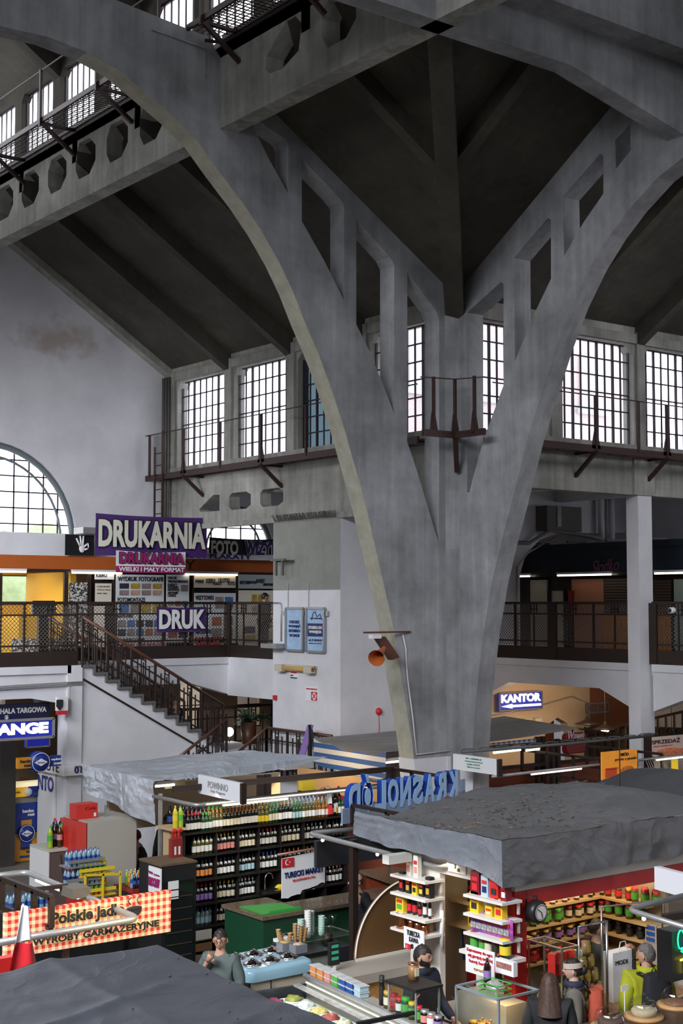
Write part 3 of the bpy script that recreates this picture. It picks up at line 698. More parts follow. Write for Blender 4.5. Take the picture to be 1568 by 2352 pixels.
# ------------------------------------------------------------------ stair railings
def stair_rail(p0,p1,label,n,h=1.0,mesh=True):
    p0=Vector(p0);p1=Vector(p1);d=p1-p0;root=thing('stair_railing',label,'railing',(p0+p1) /2 )
    b=MB();b.tube([p0+UPZ*h,p1+UPZ*h],.035,8);b.build('handrail',mat('worn_brown_handrail',(0.09,.035,.02),.35),root)
    b=MB();b.bar(p0+UPZ*(h-.25),p1+UPZ*(h-.25),.03);b.bar(p0+UPZ*.15,p1+UPZ*.15,.03);b.build('lower_rail',M_brown,root)
    for i in range(n+1):
        q=p0+d*i/n;b=MB();b.bar(q,q+UPZ*(h-(0 if i % 4== 0 else .15)),.045 if i % 4== 0 else .024);b.build('baluster',M_brown,root)
    for i in range(0,n,4):
        b=MB();q=p0+d*(i+2) /n;b.bar(q-d.normalized() *.06+UPZ*(h-.1),q+d.normalized() *.06+UPZ*(h-.1),.022)
        for k in (-.06,.06):b.bar(q+d.normalized() *k,q+d.normalized() *k+UPZ*h,.022)
        b.build('ornament_bars',M_brown,root)
    return root
stair_rail((13.5,26.75,4.2),(17.0,26.75,2.2),'dark stair railing on the near side of the descending stair',24)
stair_rail((13.5,28.45,4.2),(17.0,28.45,2.2),'dark stair railing on the far side of the descending stair',24)
p=at(520,1652,Y=26.3);q=at(410,1740,Y=25.9);stair_rail((p.x,26.3,p.z-1),(q.x,25.9,q.z-1),'brown handrail of the lower flight descending to the left',10)
p=at(612,1672,X=17.6);q=at(762,1661,X=17.6);stair_rail((17.6,p.y,p.z-1),(17.6,q.y,p.z-1),'dark railing with brown handrail in front of the white block',12)
p2=at(545,1735,X=17.3);stair_rail((17.6,p.y,p.z-1),(17.2,p2.y,p2.z-1),'brown handrail sloping down from the landing beside the planter',8)
stair_rail((15.9,29.6,1.9),(23,29.6,1.9),'dark balustrade in the shade behind the potted plant',26)
# ------------------------------------------------------------------ left gallery shops
SY=30.4
c=MB();c.box((3,SY,6.30),(PX+3.5,SY+.12,6.62));tag(c.build('shop_fascia',M_orange),'long orange fascia board running above the gallery shops','fascia')
c=MB();c.box((3,SY-.02,6.23),(PX+3.5,SY+.1,6.3));struct(c,'trim_20',M_brown)
c=MB();c.box((3,SY+.02,6.62),(14.98,SY+.1,7.15));struct(c,'trim_21',M_white)
def tube_lamp(p,q,label,parent=None,glow=True,r=.035,group=None):
    p=Vector(p);q=Vector(q)
    root=thing('fluorescent_lamp',label,'lamp',(p+q) /2,group=group)
    b=MB();b.bar(p+UPZ*.05,q+UPZ*.05,.09,.05);b.build('housing',M_w,root)
    b=MB();b.tube([p,q],r*.6,8);b.build('glowing_tube',M_tubeglow if glow else M_w,root)
    return root
tb=[(0,60,'left end'),(165,280,'above the door with the KSERO sign'),(425,545,'above the windows printed WYDRUKI')]
for a,b_,w in tb:
    A_=at(a,1311,Y=SY-.1);B_=at(b_,1315,Y=SY-.1);tube_lamp((A_.x,SY-.1,6.22),(B_.x,SY-.1,6.22),'fluorescent tube under the orange fascia, %s' % w)
# shop front: brown frames and panels
def frontrect(x0,y0,x1,y1,Y=SY):return RY(x0,y0,x1,y1,Y)
c=MB(); 
for x in (0,152,205,262,380,445,545,625):
    X_=at(x,1400,Y=SY).x;c.box((X_-.05,SY,4.2),(X_+.05,SY+.08,6.25))
for a,b_ in ((205,625),):c.box((at(a,1400,Y=SY).x,SY+.02,5.42),(at(b_,1400,Y=SY).x,SY+.07,5.5))
c.box((at(205,1400,Y=SY).x,SY+.1,4.2),(21.5,SY+.14,6.25));struct(c,'trim_22',M_brown)
M_yel=mat('yellow_wall',(0.62,0.36,0.03),.7)
c=MB();c.box((10,33.2,4.2),(15.6,33.3,5.45));c.box((15.15,SY+.3,4.2),(15.3,33.2,6.25));c.box((10,33.2,6.2),(15.6,33.3,6.5));struct(c,'wall_back',M_yel)
c=MB();c.box((14.2,31.5,4.2),(15.1,33,5.2));struct(c,'trim_23',M_yel)
steel_window('y',33.25,10,15.2,5.45,6.2,7,1)
c=MB()
for k in range(9):c.ball((8.5+k*1.5,40,5.2+.6*(k % 2)),(1.3,1,2.2),6,.3)
tag(c.build('tree_row',mat('pale_green_leaves',(0.35,0.48,0.25),.8,var=.3,scale=3)),'blurred green trees outside the yellow room window','trees',kind='stuff')
area('yellow_room_lamp',(13.5,32,6.3),(13.5,32,4),2.5,1,35,(1,.85,.6))
M_granpat=pattern('terrazzo_print',(0.55,0.53,0.5),(0.03,0.03,0.03),'noise',26,th=.5)
for (x0,y0,x1,y1),lab in (((158,1338,200,1487),'door-high panel with black and white splatter pattern beside the yellow room'),((27,1466,145,1500),'low black and white splatter counter front in the yellow room')):
    a,b_,z0,z1=RY(x0,y0,x1,y1,SY-.02);c=MB();c.box((a,SY-.03,max(4.2,z0)),(b_,SY,z1));tag(c.build('patterned_panel',M_granpat),lab,'panel')
def poster(x0,y0,x1,y1,lines,label,m=M_paper,Y=SY-.05,name='poster',pics=0,seed=1,rim=None,zmin=4.22):
    a,b_,z0,z1=RY(x0,y0,x1,y1,Y);z0=max(z0,zmin)
    r=sign('y',Y,a,b_,z0,z1,.02,m,lines,label,'poster',name,rim)
    rnd=random.Random(seed)
    for pc in (pics or []):
        u0,u1,w0,w1,nx,ny=pc;cw=(u1-u0) /nx;ch=(w1-w0) /ny
        for i in range(nx):
            for j in range(ny):
                mm=mat('photo_print_%d' % rnd.randrange(9),[(0.35,.1,.05),(.45,.3,.22),(.05,.15,.35),(.1,.2,.08),(.5,.42,.35),(.03,.03,.05),(.02,.25,.3),(.4,.28,.05),(.25,.2,.2)][rnd.randrange(9)],.5,var=.6,scale=9)
                X0=a+(b_-a) *(u0+cw*(i+.08));X1=a+(b_-a) *(u0+cw*(i+.92));Z0=z0+(z1-z0) *(w0+ch*(j+.1));Z1=z0+(z1-z0) *(w0+ch*(j+.9))
                q=MB();q.box((X0,Y-.006,Z0),(X1,Y,Z1));q.build('printed_photo',mm,r)
    return r
poster(266,1320,376,1475,[('WYDRUK FOTOGRAFII',.03,.97,.90,.97,M_ink),('FOTOMONTAZE',.03,.6,.60,.66,M_ink),('NAPRAWA',.03,.35,.36,.41,M_ink),('POWIEKSZANIE',.03,.6,.02,.06,M_ink,.01)],'large white window poster headed WYDRUK FOTOGRAFII with rows of photos',pics=[(.05,.97,.68,.88,4,2),(.05,.97,.42,.58,4,1),(.03,.97,.08,.34,5,2)],seed=3)
poster(382,1320,434,1475,[('DRUK',.05,.45,.93,.97,M_ink),('WIELKOFORMATOWY',.05,.95,.88,.92,M_ink,.01),('PLAKATY',.05,.45,.83,.87,M_ink,.01),('FOTOGRAFIE',.05,.5,.79,.83,M_ink,.01),('REPRODUKCJE',.05,.55,.75,.79,M_ink,.01),('ANTYRAMY',.05,.5,.71,.75,M_ink,.01),('CANVAS',.05,.4,.67,.71,M_ink,.01)],'narrow white window poster headed DRUK WIELKOFORMATOWY',pics=[(.6,.97,.74,.86,1,1),(.05,.97,.42,.62,3,2),(.05,.97,.05,.38,2,3)],seed=5)
poster(446,1320,541,1350,[('WYDRUKI',.02,.22,.35,.6,M_ink,.02),('KSERO',.28,.5,.35,.7,M_ink),('PLAKATY',.45,.66,.2,.45,M_ink),('ULOTKI',.58,.85,.4,.75,M_ink),('FOTO',.80,.98,.2,.5,M_ink)],'cream panel printed WYDRUKI KSERO PLAKATY ULOTKI FOTO',M_paperw)
poster(446,1362,541,1478,[('WIZYTOWKI',.02,.45,.86,.95,M_ink),('ULOTKI',.02,.3,.62,.7,M_ink),('PIECZATKI',.02,.4,.2,.28,M_ink)],'white window poster headed WIZYTOWKI',pics=[(.48,.95,.66,.95,2,1),(.4,.95,.1,.55,2,2)],seed=8)
poster(548,1320,627,1352,[('WIZYTOWKI',.02,.3,.3,.55,M_ink,.02),('NAKLEJKI',.28,.5,.3,.55,M_ink),('BANERY',.5,.75,.4,.7,M_ink),('LAMINOWANIE',.7,.99,.2,.4,M_ink,.01)],'grey panel printed WIZYTOWKI NAKLEJKI BANERY above the man with the cap',mat('grey_paper',(.35,.4,.42),.6))
poster(548,1356,627,1490,[],'pale display wall with small notices behind the man with the cap',M_paperw,pics=[(.35,.9,.55,.95,3,2),(.1,.5,.1,.4,1,2)],seed=12)
poster(219,1340,256,1388,[('CENNIK',.1,.9,.82,.88,M_ink,0),('oferta usług',.1,.9,.66,.72,M_ink,0),('druk i skan',.1,.7,.5,.56,M_ink,0)],'cream price notice on the brown shop door',M_paperw)
poster(218,1312,262,1331,[('KSERO',.05,.62,.3,.72,M_ink)],'small white KSERO sign over the shop door',M_whitep,name='sign')
a=at(258,1321,Y=SY-.06); 
poster(268,1472,382,1487,[('NAPRAWA  DRUK NA PLÓTNIE',.02,.98,.2,.8,M_magenta)],'cream strip with slanted dark red words under the photo poster',M_paperw)
poster(446,1464,514,1487,[('DRUK',.05,.95,.1,.95,M_redp,.04)],'cream strip with big red DRUK under the WIZYTOWKI poster',M_paperw)
poster(216,1392,240,1487,[],'pale lower pane of the brown shop door',M_paperw)
c=MB();a,b_,z0,z1=RY(240,1390,262,1495,SY-.04);c.box((a,SY-.06,4.2),(b_,SY-.02,z1));tag(c.build('sign_stand',M_black),'narrow black board standing beside the shop door','board')
# banners
def banner(x0,y0,x1,y1,Y,m,lines,label,name='banner',rim=None,sag=0.04):
    a,b_,z0,z1=RY(x0,y0,x1,y1,Y)
    return sign('y',Y,a,b_,z0,z1,.02,m,lines,label,'banner',name,rim)
def outlined(t,a,b_,c,d,m,mo=M_ink):return [(t,a-.006,b_+.006,c-.02,d+.02,mo,.085),(t,a,b_,c,d,m,.035)]
def banner2(x0,y0,x1,y1,Y,m,items,label):
    a,b_,z0,z1=RY(x0,y0,x1,y1,Y);root=thing('banner',label,'banner',((a+b_) /2,Y,z0))
    g=MB();nu=24
    def fn(u,v):return Vector((a+(b_-a) *u,Y+.03*math.sin(u*9) *(v-.5) +.02*noise.noise(Vector((u*5,v*3,x0))),z0+(z1-z0) *v-.03*math.sin(math.pi*u) *v))
    g.grid(fn,nu,6);g.build('cloth',m,root,smooth=True)
    for (t,fa,fb,fc,fd,mm,bold,dep) in items:
        q=MB();q.text(t,(a+(b_-a) *fa,Y-.035-dep,z0+(z1-z0) *fc),(1,0,0),(0,0,1),(b_-a) *(fb-fa),(z1-z0) *(fd-fc),bold,.003);q.build('lettering',mm,root)
    return root
def ol(t,a,b_,c,d,m,mo=M_ink,w=.085):return [(t,a-.008,b_+.008,c-.03,d+.03,mo,w,0),(t,a,b_,c,d,m,.04,.006)]
banner2(219,1184,475,1278,28.95,M_purple,ol('DRUKARNIA',.02,.98,.2,.86,M_cream),'big purple banner reading DRUKARNIA in cream letters above the orange fascia')
banner2(266,1266,426,1316,28.85,M_whitep,ol('DRUKARNIA',.04,.97,.42,.92,M_magenta) +[('WIELKI I MAŁY FORMAT',.03,.97,.06,.26,M_whitep,.02,.012)],'white and magenta banner reading DRUKARNIA WIELKI I MALY FORMAT')
a,b_,z0,z1=RY(266,1301,426,1316,28.82);q=MB();q.box((a,28.815,z0),(b_,28.825,z1+.0));q.build('lower_strip',M_magenta,bpy.data.objects['banner.001'])
banner2(480,1236,632,1283,30.2,mat('silver_black_banner',(.02,.02,.022),.5),ol('FOTO',.02,.42,.15,.85,M_cream) +ol('WIZYT',.52,1.0,.15,.85,M_purple,M_paper,.12),'black banner reading FOTO WIZYT beside the white block')
banner2(476,1272,640,1286,30.12,M_paper,[('PLAKATY',.02,.6,.1,.9,M_purple,.04,0)],'narrow white banner reading PLAKATY below the black one')
banner2(360,1393,473,1452,28.5,M_purple,ol('DRUK',.03,.97,.12,.88,M_whitep),'purple DRUK banner tied to the gallery railing')
poster(150,1228,216,1276,[],'black panel with a white open hand left of the purple banner',M_black,Y=30.3)
def hand_sign(cx,z,s,Y):
    h=MB();h.m=0
    def fin(p,q,r):h.tube([(cx+p[0] *s,Y,z+p[1] *s),(cx+q[0] *s,Y,z+q[1] *s)],[r*s,r*.75*s],6)
    h.ball((cx,Y,z-.05*s),(.22*s,.02,.28*s),6)
    fin((-.15,.1),(-.42,.62),.07);fin((-.05,.15),(-.15,.8),.075);fin((.05,.15),(.1,.78),.075);fin((.18,.1),(.42,.3),.07);fin((.42,.3),(.48,.02),.06);fin((.2,-.12),(.46,-.05),.07)
    return h
p=at(188,1258,Y=30.28);tag(hand_sign(p.x,p.z,.36,30.27).build('hand_emblem',M_whitep),'white painted hand with spread fingers on the black panel','emblem')
q=MB();q.text('Y',(at(425,1297,Y=30.38).x,30.385,6.34),(1,0,0),UPZ,.3,.24,0,.004);q.text('KAN',(at(428,1285,Y=30.38).x,30.38,6.64),(1,0,0),UPZ,.55,.12,.02,.004);tag(q.build('fascia_lettering',M_ink),'black letters on the orange fascia right of the small banner','lettering')
b=MB();b.box((15.12,30.0,7.15),(15.6,30.5,7.3));tag(b.build('vent_box',M_alu),'small grey metal box on top of the shop wall by the arched window','box')
# floor-mounted terminal behind left railing
r=thing('notice_stand','black notice stand behind the left gallery railing','stand',at(100,1510,Y=27.4))
p=at(100,1400,Y=27.4);b=MB();b.box((p.x-.25,27.38,5.25),(p.x+.25,27.44,5.55));b.build('board',M_black,r);b=MB();b.box((p.x-.1,27.4,4.2),(p.x+.1,27.46,5.3));b.build('pole',M_black,r)
# ------------------------------------------------------------------ block wall fittings
BX=PX-.03
def wall_frame(x0,y0,x1,y1,label,lines,m=M_ltblue,band=None):
    u0,u1,z0,z1=RX(x0,y0,x1,y1,BX-.04)
    r=sign('x',BX-.05,u0,u1,z0,z1,.05,m,lines,label,'poster','framed_poster',mat('silver_frame',(.35,.36,.38),.35,.6),.05)
    if band:q=MB();q.box((BX-.056,u0+.04,z0+(z1-z0) *band[0]),(BX-.05,u1-.04,z0+(z1-z0) *band[1]));q.build('navy_band',M_navy,r)
    for sgn in (u0-.08,u1+.08):q=MB();q.cbox((BX-.03,sgn,(z0+z1) /2+.35),(.06,.07,.1));q.build('bracket',M_alu,r)
    q=MB();q.bar((BX-.02,(u0+u1) /2+.3,z1),(BX-.02,(u0+u1) /2+.3,z1+.55),.012);q.build('cable',M_alu,r)
    return r
wall_frame(658,1397,697,1494,'light blue framed poster reading CHCESZ WYNAJAC STOISKO W HALI',[('CHCESZ',.2,.8,.64,.71,M_navy,.05),('WYNAJĄĆ',.15,.85,.53,.62,M_navy,.05),('STOISKO',.17,.83,.43,.5,M_navy,.05),('W HALI?',.2,.8,.32,.39,M_navy,.05)])
wall_frame(705,1397,746,1497,'light blue framed poster with navy band reading STOISKA DO WYNAJECIA',[('HALA TARGOWA',.22,.82,.75,.78,M_navy,.01),('STOISKA DO',.12,.88,.52,.59,M_whitep,.04),('WYNAJĘCIA',.15,.85,.41,.49,M_whitep,.04),('tel. 71 343 84 57',.12,.88,.24,.29,M_navy,.03),('dzierzawa stoisk',.14,.86,.18,.205,M_navy,.01)],band=(.35,.65))
u0,u1,z0,z1=RX(716,1404,740,1424,BX-.05);q=MB();q.tube([(BX-.06,u1,z0),(BX-.06,u1-.05,z1-.05),(BX-.06,u1-.12,z1),(BX-.06,u1-.2,z1-.12),(BX-.06,u1-.3,z1-.06),(BX-.06,u0,z0)],.008,5);q.build('building_emblem',M_navy,bpy.data.objects['framed_poster.001'])
def heater(axis,v,u0,u1,z,label):
    def P(u,z,d):return (v-d,u,z) if axis== 'x' else (u,v-d,z)
    r=thing('infrared_heater',label,'heater',P((u0+u1) /2,z,.1))
    b=MB();b.bar(P(u0,z,.12),P(u0+(u1-u0) *.2,z,.12),.12,.15);b.bar(P(u1,z,.12),P(u0+(u1-u0) *.8,z,.12),.12,.15);b.bar(P(u0,z+.05,.05),P(u1,z+.05,.05),.06,.05);b.build('end_caps',mat('cream_plastic',(.55,.52,.42),.5),r)
    b=MB();b.tube([P(u0,z,.12),P(u1,z,.12)],.05,10);b.build('heating_tube',mat('amber_glass',(.42,.27,.08),.25,emit=(.6,.35,.1),es=.15),r);return r
u0,u1,z0,z1=RX(645,1528,729,1543,BX);heater('x',BX,u0,u1,(z0+z1) /2,'long cream infrared heater with amber tube on the white block')
def plaque(x0,y0,x1,y1,lines,label,m=M_whitep,rim=None):u0,u1,z0,z1=RX(x0,y0,x1,y1,BX);return sign('x',BX-.015,u0,u1,z0,z1,.015,m,lines,label,'sign','wall_sign',rim)
plaque(668,1542,685,1560,[('UWAGA',.08,.92,.76,.95,M_redp,.03),('OBIEKT',.05,.4,.4,.55,M_navy,.01),('MONITOROWANY',.05,.95,.1,.25,M_navy,.01)],'small white camera surveillance notice with red heading under the heater')
plaque(702,1577,731,1611,[('PALENIE WZBRONIONE',.1,.95,.8,.88,M_redp,.01)],'white no smoking notice on the white block')
u0,u1,z0,z1=RX(717,1590,729,1608,BX);q=MB()
for A_,B_ in (((u0,z0),(u1,z0)),((u0,z1),(u1,z1)),((u0,z0),(u0,z1)),((u1,z0),(u1,z1)),((u0,z0),(u1,z1)),((u0,z1),(u1,z0))):q.bar((BX-.02,A_[0],A_[1]),(BX-.02,B_[0],B_[1]),.015)
q.build('red_pictogram',M_redp,bpy.data.objects['wall_sign.001'])
p=at(634,1602,X=BX);b=MB();b.cbox((BX-.03,p.y,p.z),(.06,.1,.1));tag(b.build('alarm_button',M_redp),'small red fire alarm button at the left edge of the white block','alarm button')
p=at(869,1634,Y=BY0);r=thing('alarm_bell','round red alarm bell on the shaded side of the white block','alarm bell',(p.x,BY0,p.z));b=MB();b.lathe([(0,-.07),(.05,-.07),(.075,-.03),(.08,0)],(p.x,BY0,p.z),14,'y');b.build('dome',M_redp,r);b=MB();b.tube([(p.x,BY0-.01,p.z-.07),(p.x+.01,BY0-.01,p.z-.35),(p.x-.02,BY0-.01,p.z-.62)],.006,5);b.build('cable',M_redp,r)
b=MB()
for u in (25.35,25.1):b.bar((BX-.3,u,6.42),(BX-.3,u,6.1),.05)
b.bar((BX-.3,25.55,6.45),(BX-.3,25.0,6.45),.05);b.bar((BX,25.35,6.42),(BX-.3,25.35,6.42),.05);b.bar((BX,25.1,6.42),(BX-.3,25.1,6.42),.05)
tag(b.build('steel_bracket',mat('old_grey_steel',(.12,.12,.11),.6)),'old grey steel bracket sticking out of the bare grey render','bracket')
b=MB()
rnd=random.Random(4)
for k in range(150):
    y=23.5+2.3*k/150;b.bar((BX-.05,y,7.32),(BX-.06-rnd.random() *.1,y+rnd.uniform(-.05,.05),7.32+.14),.007)
tag(b.build('bird_spikes',mat('spike_wire',(.08,.08,.07),.5)),'row of bent wire bird spikes along the top of the white block','bird spikes',kind='stuff')
b=MB();b.tube([(BX-.02,25.85,5.5),(BX-.02,25.6,5.5),(BX-.02,25.55,5.45),(BX-.02,25.55,4.65)],.018,6);b.box((BX-.3,25.35,4.5),(BX-.02,25.95,4.6));tag(b.build('wall_conduit',M_alu),'grey conduit with small shelf at the left edge of the white block','conduit')
# horn loudspeaker on the arch
p=at(905,1452,Y=PY);b0=Vector((16.27,PY-.1,4.98))
r=thing('horn_loudspeaker','orange horn loudspeaker on a brown bracket fixed to the concrete arch','loudspeaker',b0)
b=MB();q0=at(835,1453,Y=PY-.3);q1=at(942,1451,Y=PY-.015);b.bar(q0,q1,.03,.03);b.prism([at(868,1468,Y=PY-.3),at(885,1462,Y=PY-.3),at(918,1510,Y=PY-.3),at(900,1516,Y=PY-.3)],(0,.12,0));b.build('bracket',mat('red_brown_steel',(.12,.035,.02),.5),r)
h0=at(882,1488,Y=PY-.45);h1=at(864,1512,Y=PY-.75);d_=(h1-h0)
b=MB();b.tube([h0,h0+d_*.3,h0+d_*.6,h0+d_*.85,h1],[.035,.05,.08,.11,.15],14,cap=False);b.build('horn',mat('orange_horn',(.5,.13,.03),.4),r)
b=MB();b.cbox(at(861,1462,Y=PY-.35),(.2,.12,.07));b.build('floodlight',M_w,r)
b=MB();b.tube([at(925,1458,Y=PY-.03),at(932,1490,Y=PY-.03),at(933,1520,Y=PY-.03),at(936,1560,Y=PY-.03),at(948,1650,Y=PY-.03),at(956,1733,Y=PY-.03),at(1040,1723,Y=PY-.03)],.012,6);tag(b.build('cable_conduit',M_w),'thin white cable conduit running down the concrete arch','conduit')
# ------------------------------------------------------------------ right gallery shops (front plane X = 26.5)
SX=26.5
def boxX(x0,y0,x1,y1,X,th=.05,name='panel',m=None,label=None,cat='panel',zmin=None,kind=None):
    u0,u1,z0,z1=RX(x0,y0,x1,y1,X); 
    if zmin is not None:z0=max(z0,zmin)
    b=MB();b.box((X,u0,z0),(X+th,u1,z1));return b.build(name,m,label=label,cat=cat if label else None,kind=kind)
M_dkteal=mat('dark_teal_canopy',(0.01,0.02,0.03),.6)
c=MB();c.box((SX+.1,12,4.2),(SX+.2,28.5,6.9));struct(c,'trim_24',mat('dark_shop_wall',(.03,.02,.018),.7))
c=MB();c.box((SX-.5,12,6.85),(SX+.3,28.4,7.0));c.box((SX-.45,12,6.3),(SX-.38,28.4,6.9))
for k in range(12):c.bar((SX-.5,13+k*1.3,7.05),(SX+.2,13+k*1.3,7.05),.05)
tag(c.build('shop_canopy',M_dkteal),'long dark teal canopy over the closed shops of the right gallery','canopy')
c=MB();c.box((SX-.4,12,6.18),(SX-.3,26.4,6.5));tag(c.build('shop_fascia',M_black),'black fascia board over the closed shops on the right gallery','fascia')
c=MB();c.box((SX-.42,26.4,6.18),(SX-.3,27.4,6.46));tag(c.build('shop_fascia',M_orange),'short orange fascia piece at the left end of the right gallery shops','fascia')
u0,u1,z0,z1=RX(1360,1293,1422,1322,SX-.5);q=MB();q.text('Słodko',(SX-.52,u1,z0+.05),(0,-1,.08),UPZ,u1-u0,z1-z0,-.015,.01,shear=.4)
tag(q.build('neon_sign',mat('faded_pink_neon',(.10,.04,.07),.5,emit=(.3,.08,.15),es=.04)),'unlit pink script neon reading Slodko on the black fascia','sign')
boxX(1218,1332,1256,1490,SX,.05,'wall_panel',mat('beige_panel',(.38,.36,.30),.7),'beige wall panel at the left end of the right gallery shops',zmin=4.2)
r=thing('shop_door','beige door with black frame on the right gallery','door',(SX,at(1282,1400,X=SX).y,4.2))
u0,u1,z0,z1=RX(1266,1354,1299,1490,SX);b=MB();b.box((SX-.02,u0,4.2),(SX+.04,u1,z1));b.build('leaf',mat('beige_door',(.4,.38,.32),.6),r)
b=MB();b.bar((SX-.03,u0,4.2),(SX-.03,u0,z1),.06);b.bar((SX-.03,u1,4.2),(SX-.03,u1,z1),.06);b.bar((SX-.03,u0,z1),(SX-.03,u1,z1),.06);b.build('frame',M_black,r);b=MB();b.cbox((SX-.05,u0+.1,5.2),(.05,.03,.12));b.build('handle',M_alu,r)
boxX(1304,1357,1313,1402,SX-.1,.1,'fire_hose_cabinet',mat('dark_red_paint',(.18,.01,.01),.5),'narrow dark red fire cabinet beside the beige door','cabinet')
boxX(1313,1330,1386,1495,SX-.02,.05,'wall_panel',mat('salmon_panel',(.34,.14,.08),.7),'salmon coloured wall panel between the beige door and the shutter',zmin=4.2)
M_shut=mat('brown_shutter',(.06,.035,.025),.5);M_wood=mat('orange_pine',(.36,.13,.02),.5,var=.4,scale=3,stretch=(1,9,.6))
def shutter(x0,x1,label):
    u0,u1,z0,z1=RX(x0,1332,x1,1412,SX-.03);r=thing('roller_shutter',label,'shutter',(SX,(u0+u1) /2,4.2));b=MB();k=0
    while z0+k*.07<z1:b.box((SX-.04,u0,z0+k*.07),(SX-.01,u1,z0+k*.07+.055));k+=1
    b.build('slats',M_shut,r)
    w=MB();n=int((u1-u0) /.12)
    for i in range(n):w.box((SX-.07,u0+i*(u1-u0) /n+.005,4.2),(SX-.04,u0+(i+1) *(u1-u0) /n-.005,z0))
    w.build('plank_counter',M_wood,r)
shutter(1388,1444,'brown roller shutter above orange planks left of the white column');shutter(1494,1541,'brown roller shutter above orange planks right of the white column')
boxX(1548,1330,1600,1495,SX-.03,.05,'shop_window',mat('pale_green_glass',(.25,.32,.30),.2),'pale green shop window at the right edge of the upper gallery','window',zmin=4.2)
for a,b_,w in ((1191,1216,'by the orange fascia piece'),(1280,1403,'above the salmon panel'),(1503,1600,'right of the white column')):
    A_=at(a,1327,X=SX-.5);B_=at(b_,1325,X=SX-.5);tube_lamp((SX-.5,A_.y,6.2),(SX-.5,B_.y,6.2),'fluorescent tube on the right gallery, %s' % w)
# vent box, pipes, cable tray on the aisle wall
x0,x1,z0,z1=RY(1230,1165,1309,1221,25.2);r=thing('ventilation_box','dark grey ventilation box high on the aisle wall','ventilation',((x0+x1) /2,25.0,z0));b=MB();b.box((x0,24.8,z0),(x1,25.2,z1));b.build('casing',mat('dark_grey_box',(.09,.085,.08),.7),r)
b=MB();b.box((x0+.35,24.78,z0+.1),(x0+.5,24.8,z1));b.build('louvre',M_black,r)
b=MB();b.tube([(23.1,25.05,7.05),(x0-.4,25.05,7.0),(x0+.2,24.9,7.35),(x1,24.5,7.2),(28,24.2,6.95)],.05,6);tag(b.build('cable_tray',mat('galvanised_tray',(.16,.17,.17),.5)),'bent cable tray with black hoses under the ventilation box','cable tray')
b=MB();b.tube([(24.62,25.12,6.4),(24.62,25.12,4.2)],.03,6);b.tube([(24.62,25.12,6.4),(25.0,25.12,6.75),(26,25.12,7.2)],.02,6);tag(b.build('wall_pipe',M_alu),'thin grey pipe running along the arched opening of the aisle wall','pipe')
b=MB();b.tube([(27.6,25.0,8.4),(27.6,25.0,7.0)],.09,10);b.tube([(28.0,25.0,8.4),(28.0,25.0,7.0)],.09,10);tag(b.build('drain_pipe',M_white),'pair of white drain pipes high beside the white column','pipe')
# KANTOR light box and heater
x0,x1,z0,z1=RY(1145,1590,1243,1630,25.05)
M_navyglow=mat('blue_lightbox',(.01,.02,.25),.5,emit=(.01,.015,.16),es=1.0);M_whiteglow=mat('white_lightbox',(.9,.9,1),.5,emit=(.85,.88,1),es=1.6)
r=sign('y',25.03,x0,x1,z0,z1,.05,M_navyglow,[('KANTOR',.04,.97,.44,.92,M_whiteglow,.05)],'lit blue KANTOR sign with white arrow pointing left','sign','lightbox_sign',mat('sign_rim',(.2,.17,.14),.5),.03)
q=MB();zc=z0+(z1-z0) *.24;hh=(z1-z0) *.13
q.prism([(x0+.05,25.0,zc),(x0+.42,25.0,zc+hh),(x0+.42,25.0,zc+hh*.5),(x1-.06,25.0,zc+hh*.5),(x1-.06,25.0,zc-hh*.5),(x0+.42,25.0,zc-hh*.5),(x0+.42,25.0,zc-hh)],(0,.02,0));q.build('arrow',M_whiteglow,r)
x0,x1,z0,z1=RY(1158,1652,1240,1665,25.1);heater('y',25.2,x0,x1,(z0+z1) /2,'cream infrared heater with amber tube below the KANTOR sign')
b=MB();b.tube([(23.7,25.15,2.75),(25,25.15,2.85),(26.6,25.15,3.1),(27.2,25.15,2.9),(27.2,25.15,.5)],.02,6);tag(b.build('wall_cable',M_alu),'loose cables running over the tan wall below the KANTOR sign','cable')
area('stall_glow_right',(24.5,22.6,3.3),(24.6,25,2),2,.5,55,(1,.72,.45))
# pendant lamps, cafe
def pendant(px,py,Y,label,on=True):
    p=at(px,py,Y=Y);r=thing('pendant_lamp',label,'lamp',(p.x,p.y,p.z-.1))
    b=MB();b.lathe([(.03,.16),(.06,.08),(.16,.03),(.32,-.03),(.30,-.035),(.1,.0)],p,18);b.build('shade',mat('dark_enamel',(.03,.02,.015),.4),r)
    b=MB();b.tube([p+UPZ*.15,p+UPZ*.9],.008,5);b.build('cord',M_black,r)
    b=MB();b.ball(p+UPZ*-.05,(.1,.1,.07),8);b.build('bulb',M_warmglow if on else M_w,r)
pendant(1348,1660,24.2,'dark conical pendant lamp near the KANTOR wall, left of the lit one',False);pendant(1389,1672,23.6,'lit conical pendant lamp left of the white column');pendant(1542,1690,21.5,'lit conical pendant lamp at the right edge')
b=MB()
for k in range(14):b.bar((26.6-.0*k,24.6-.25*k,0),(26.6,24.6-.25*k,2.2+.06*k),.05)
b.bar((26.6,24.6,2.2),(26.6,21.3,3.0),.06);b.bar((26.6,24.6,1.2),(26.6,21.3,1.6),.06);b.prism([(26.75,24.9,0),(26.75,20,0),(26.75,20,2.6),(26.75,24.9,2.4)],(.05,0,0))
tag(b.build('cafe_screen',M_brown),'dark slatted cafe screen with stair rail below the right gallery','screen')
x0,x1,z0,z1=RY(1346,1615,1396,1636,24.0); 
r=thing('lattice_box','small dark lattice crate hanging beside the KANTOR wall','crate',((x0+x1) /2,24,z0));b=MB()
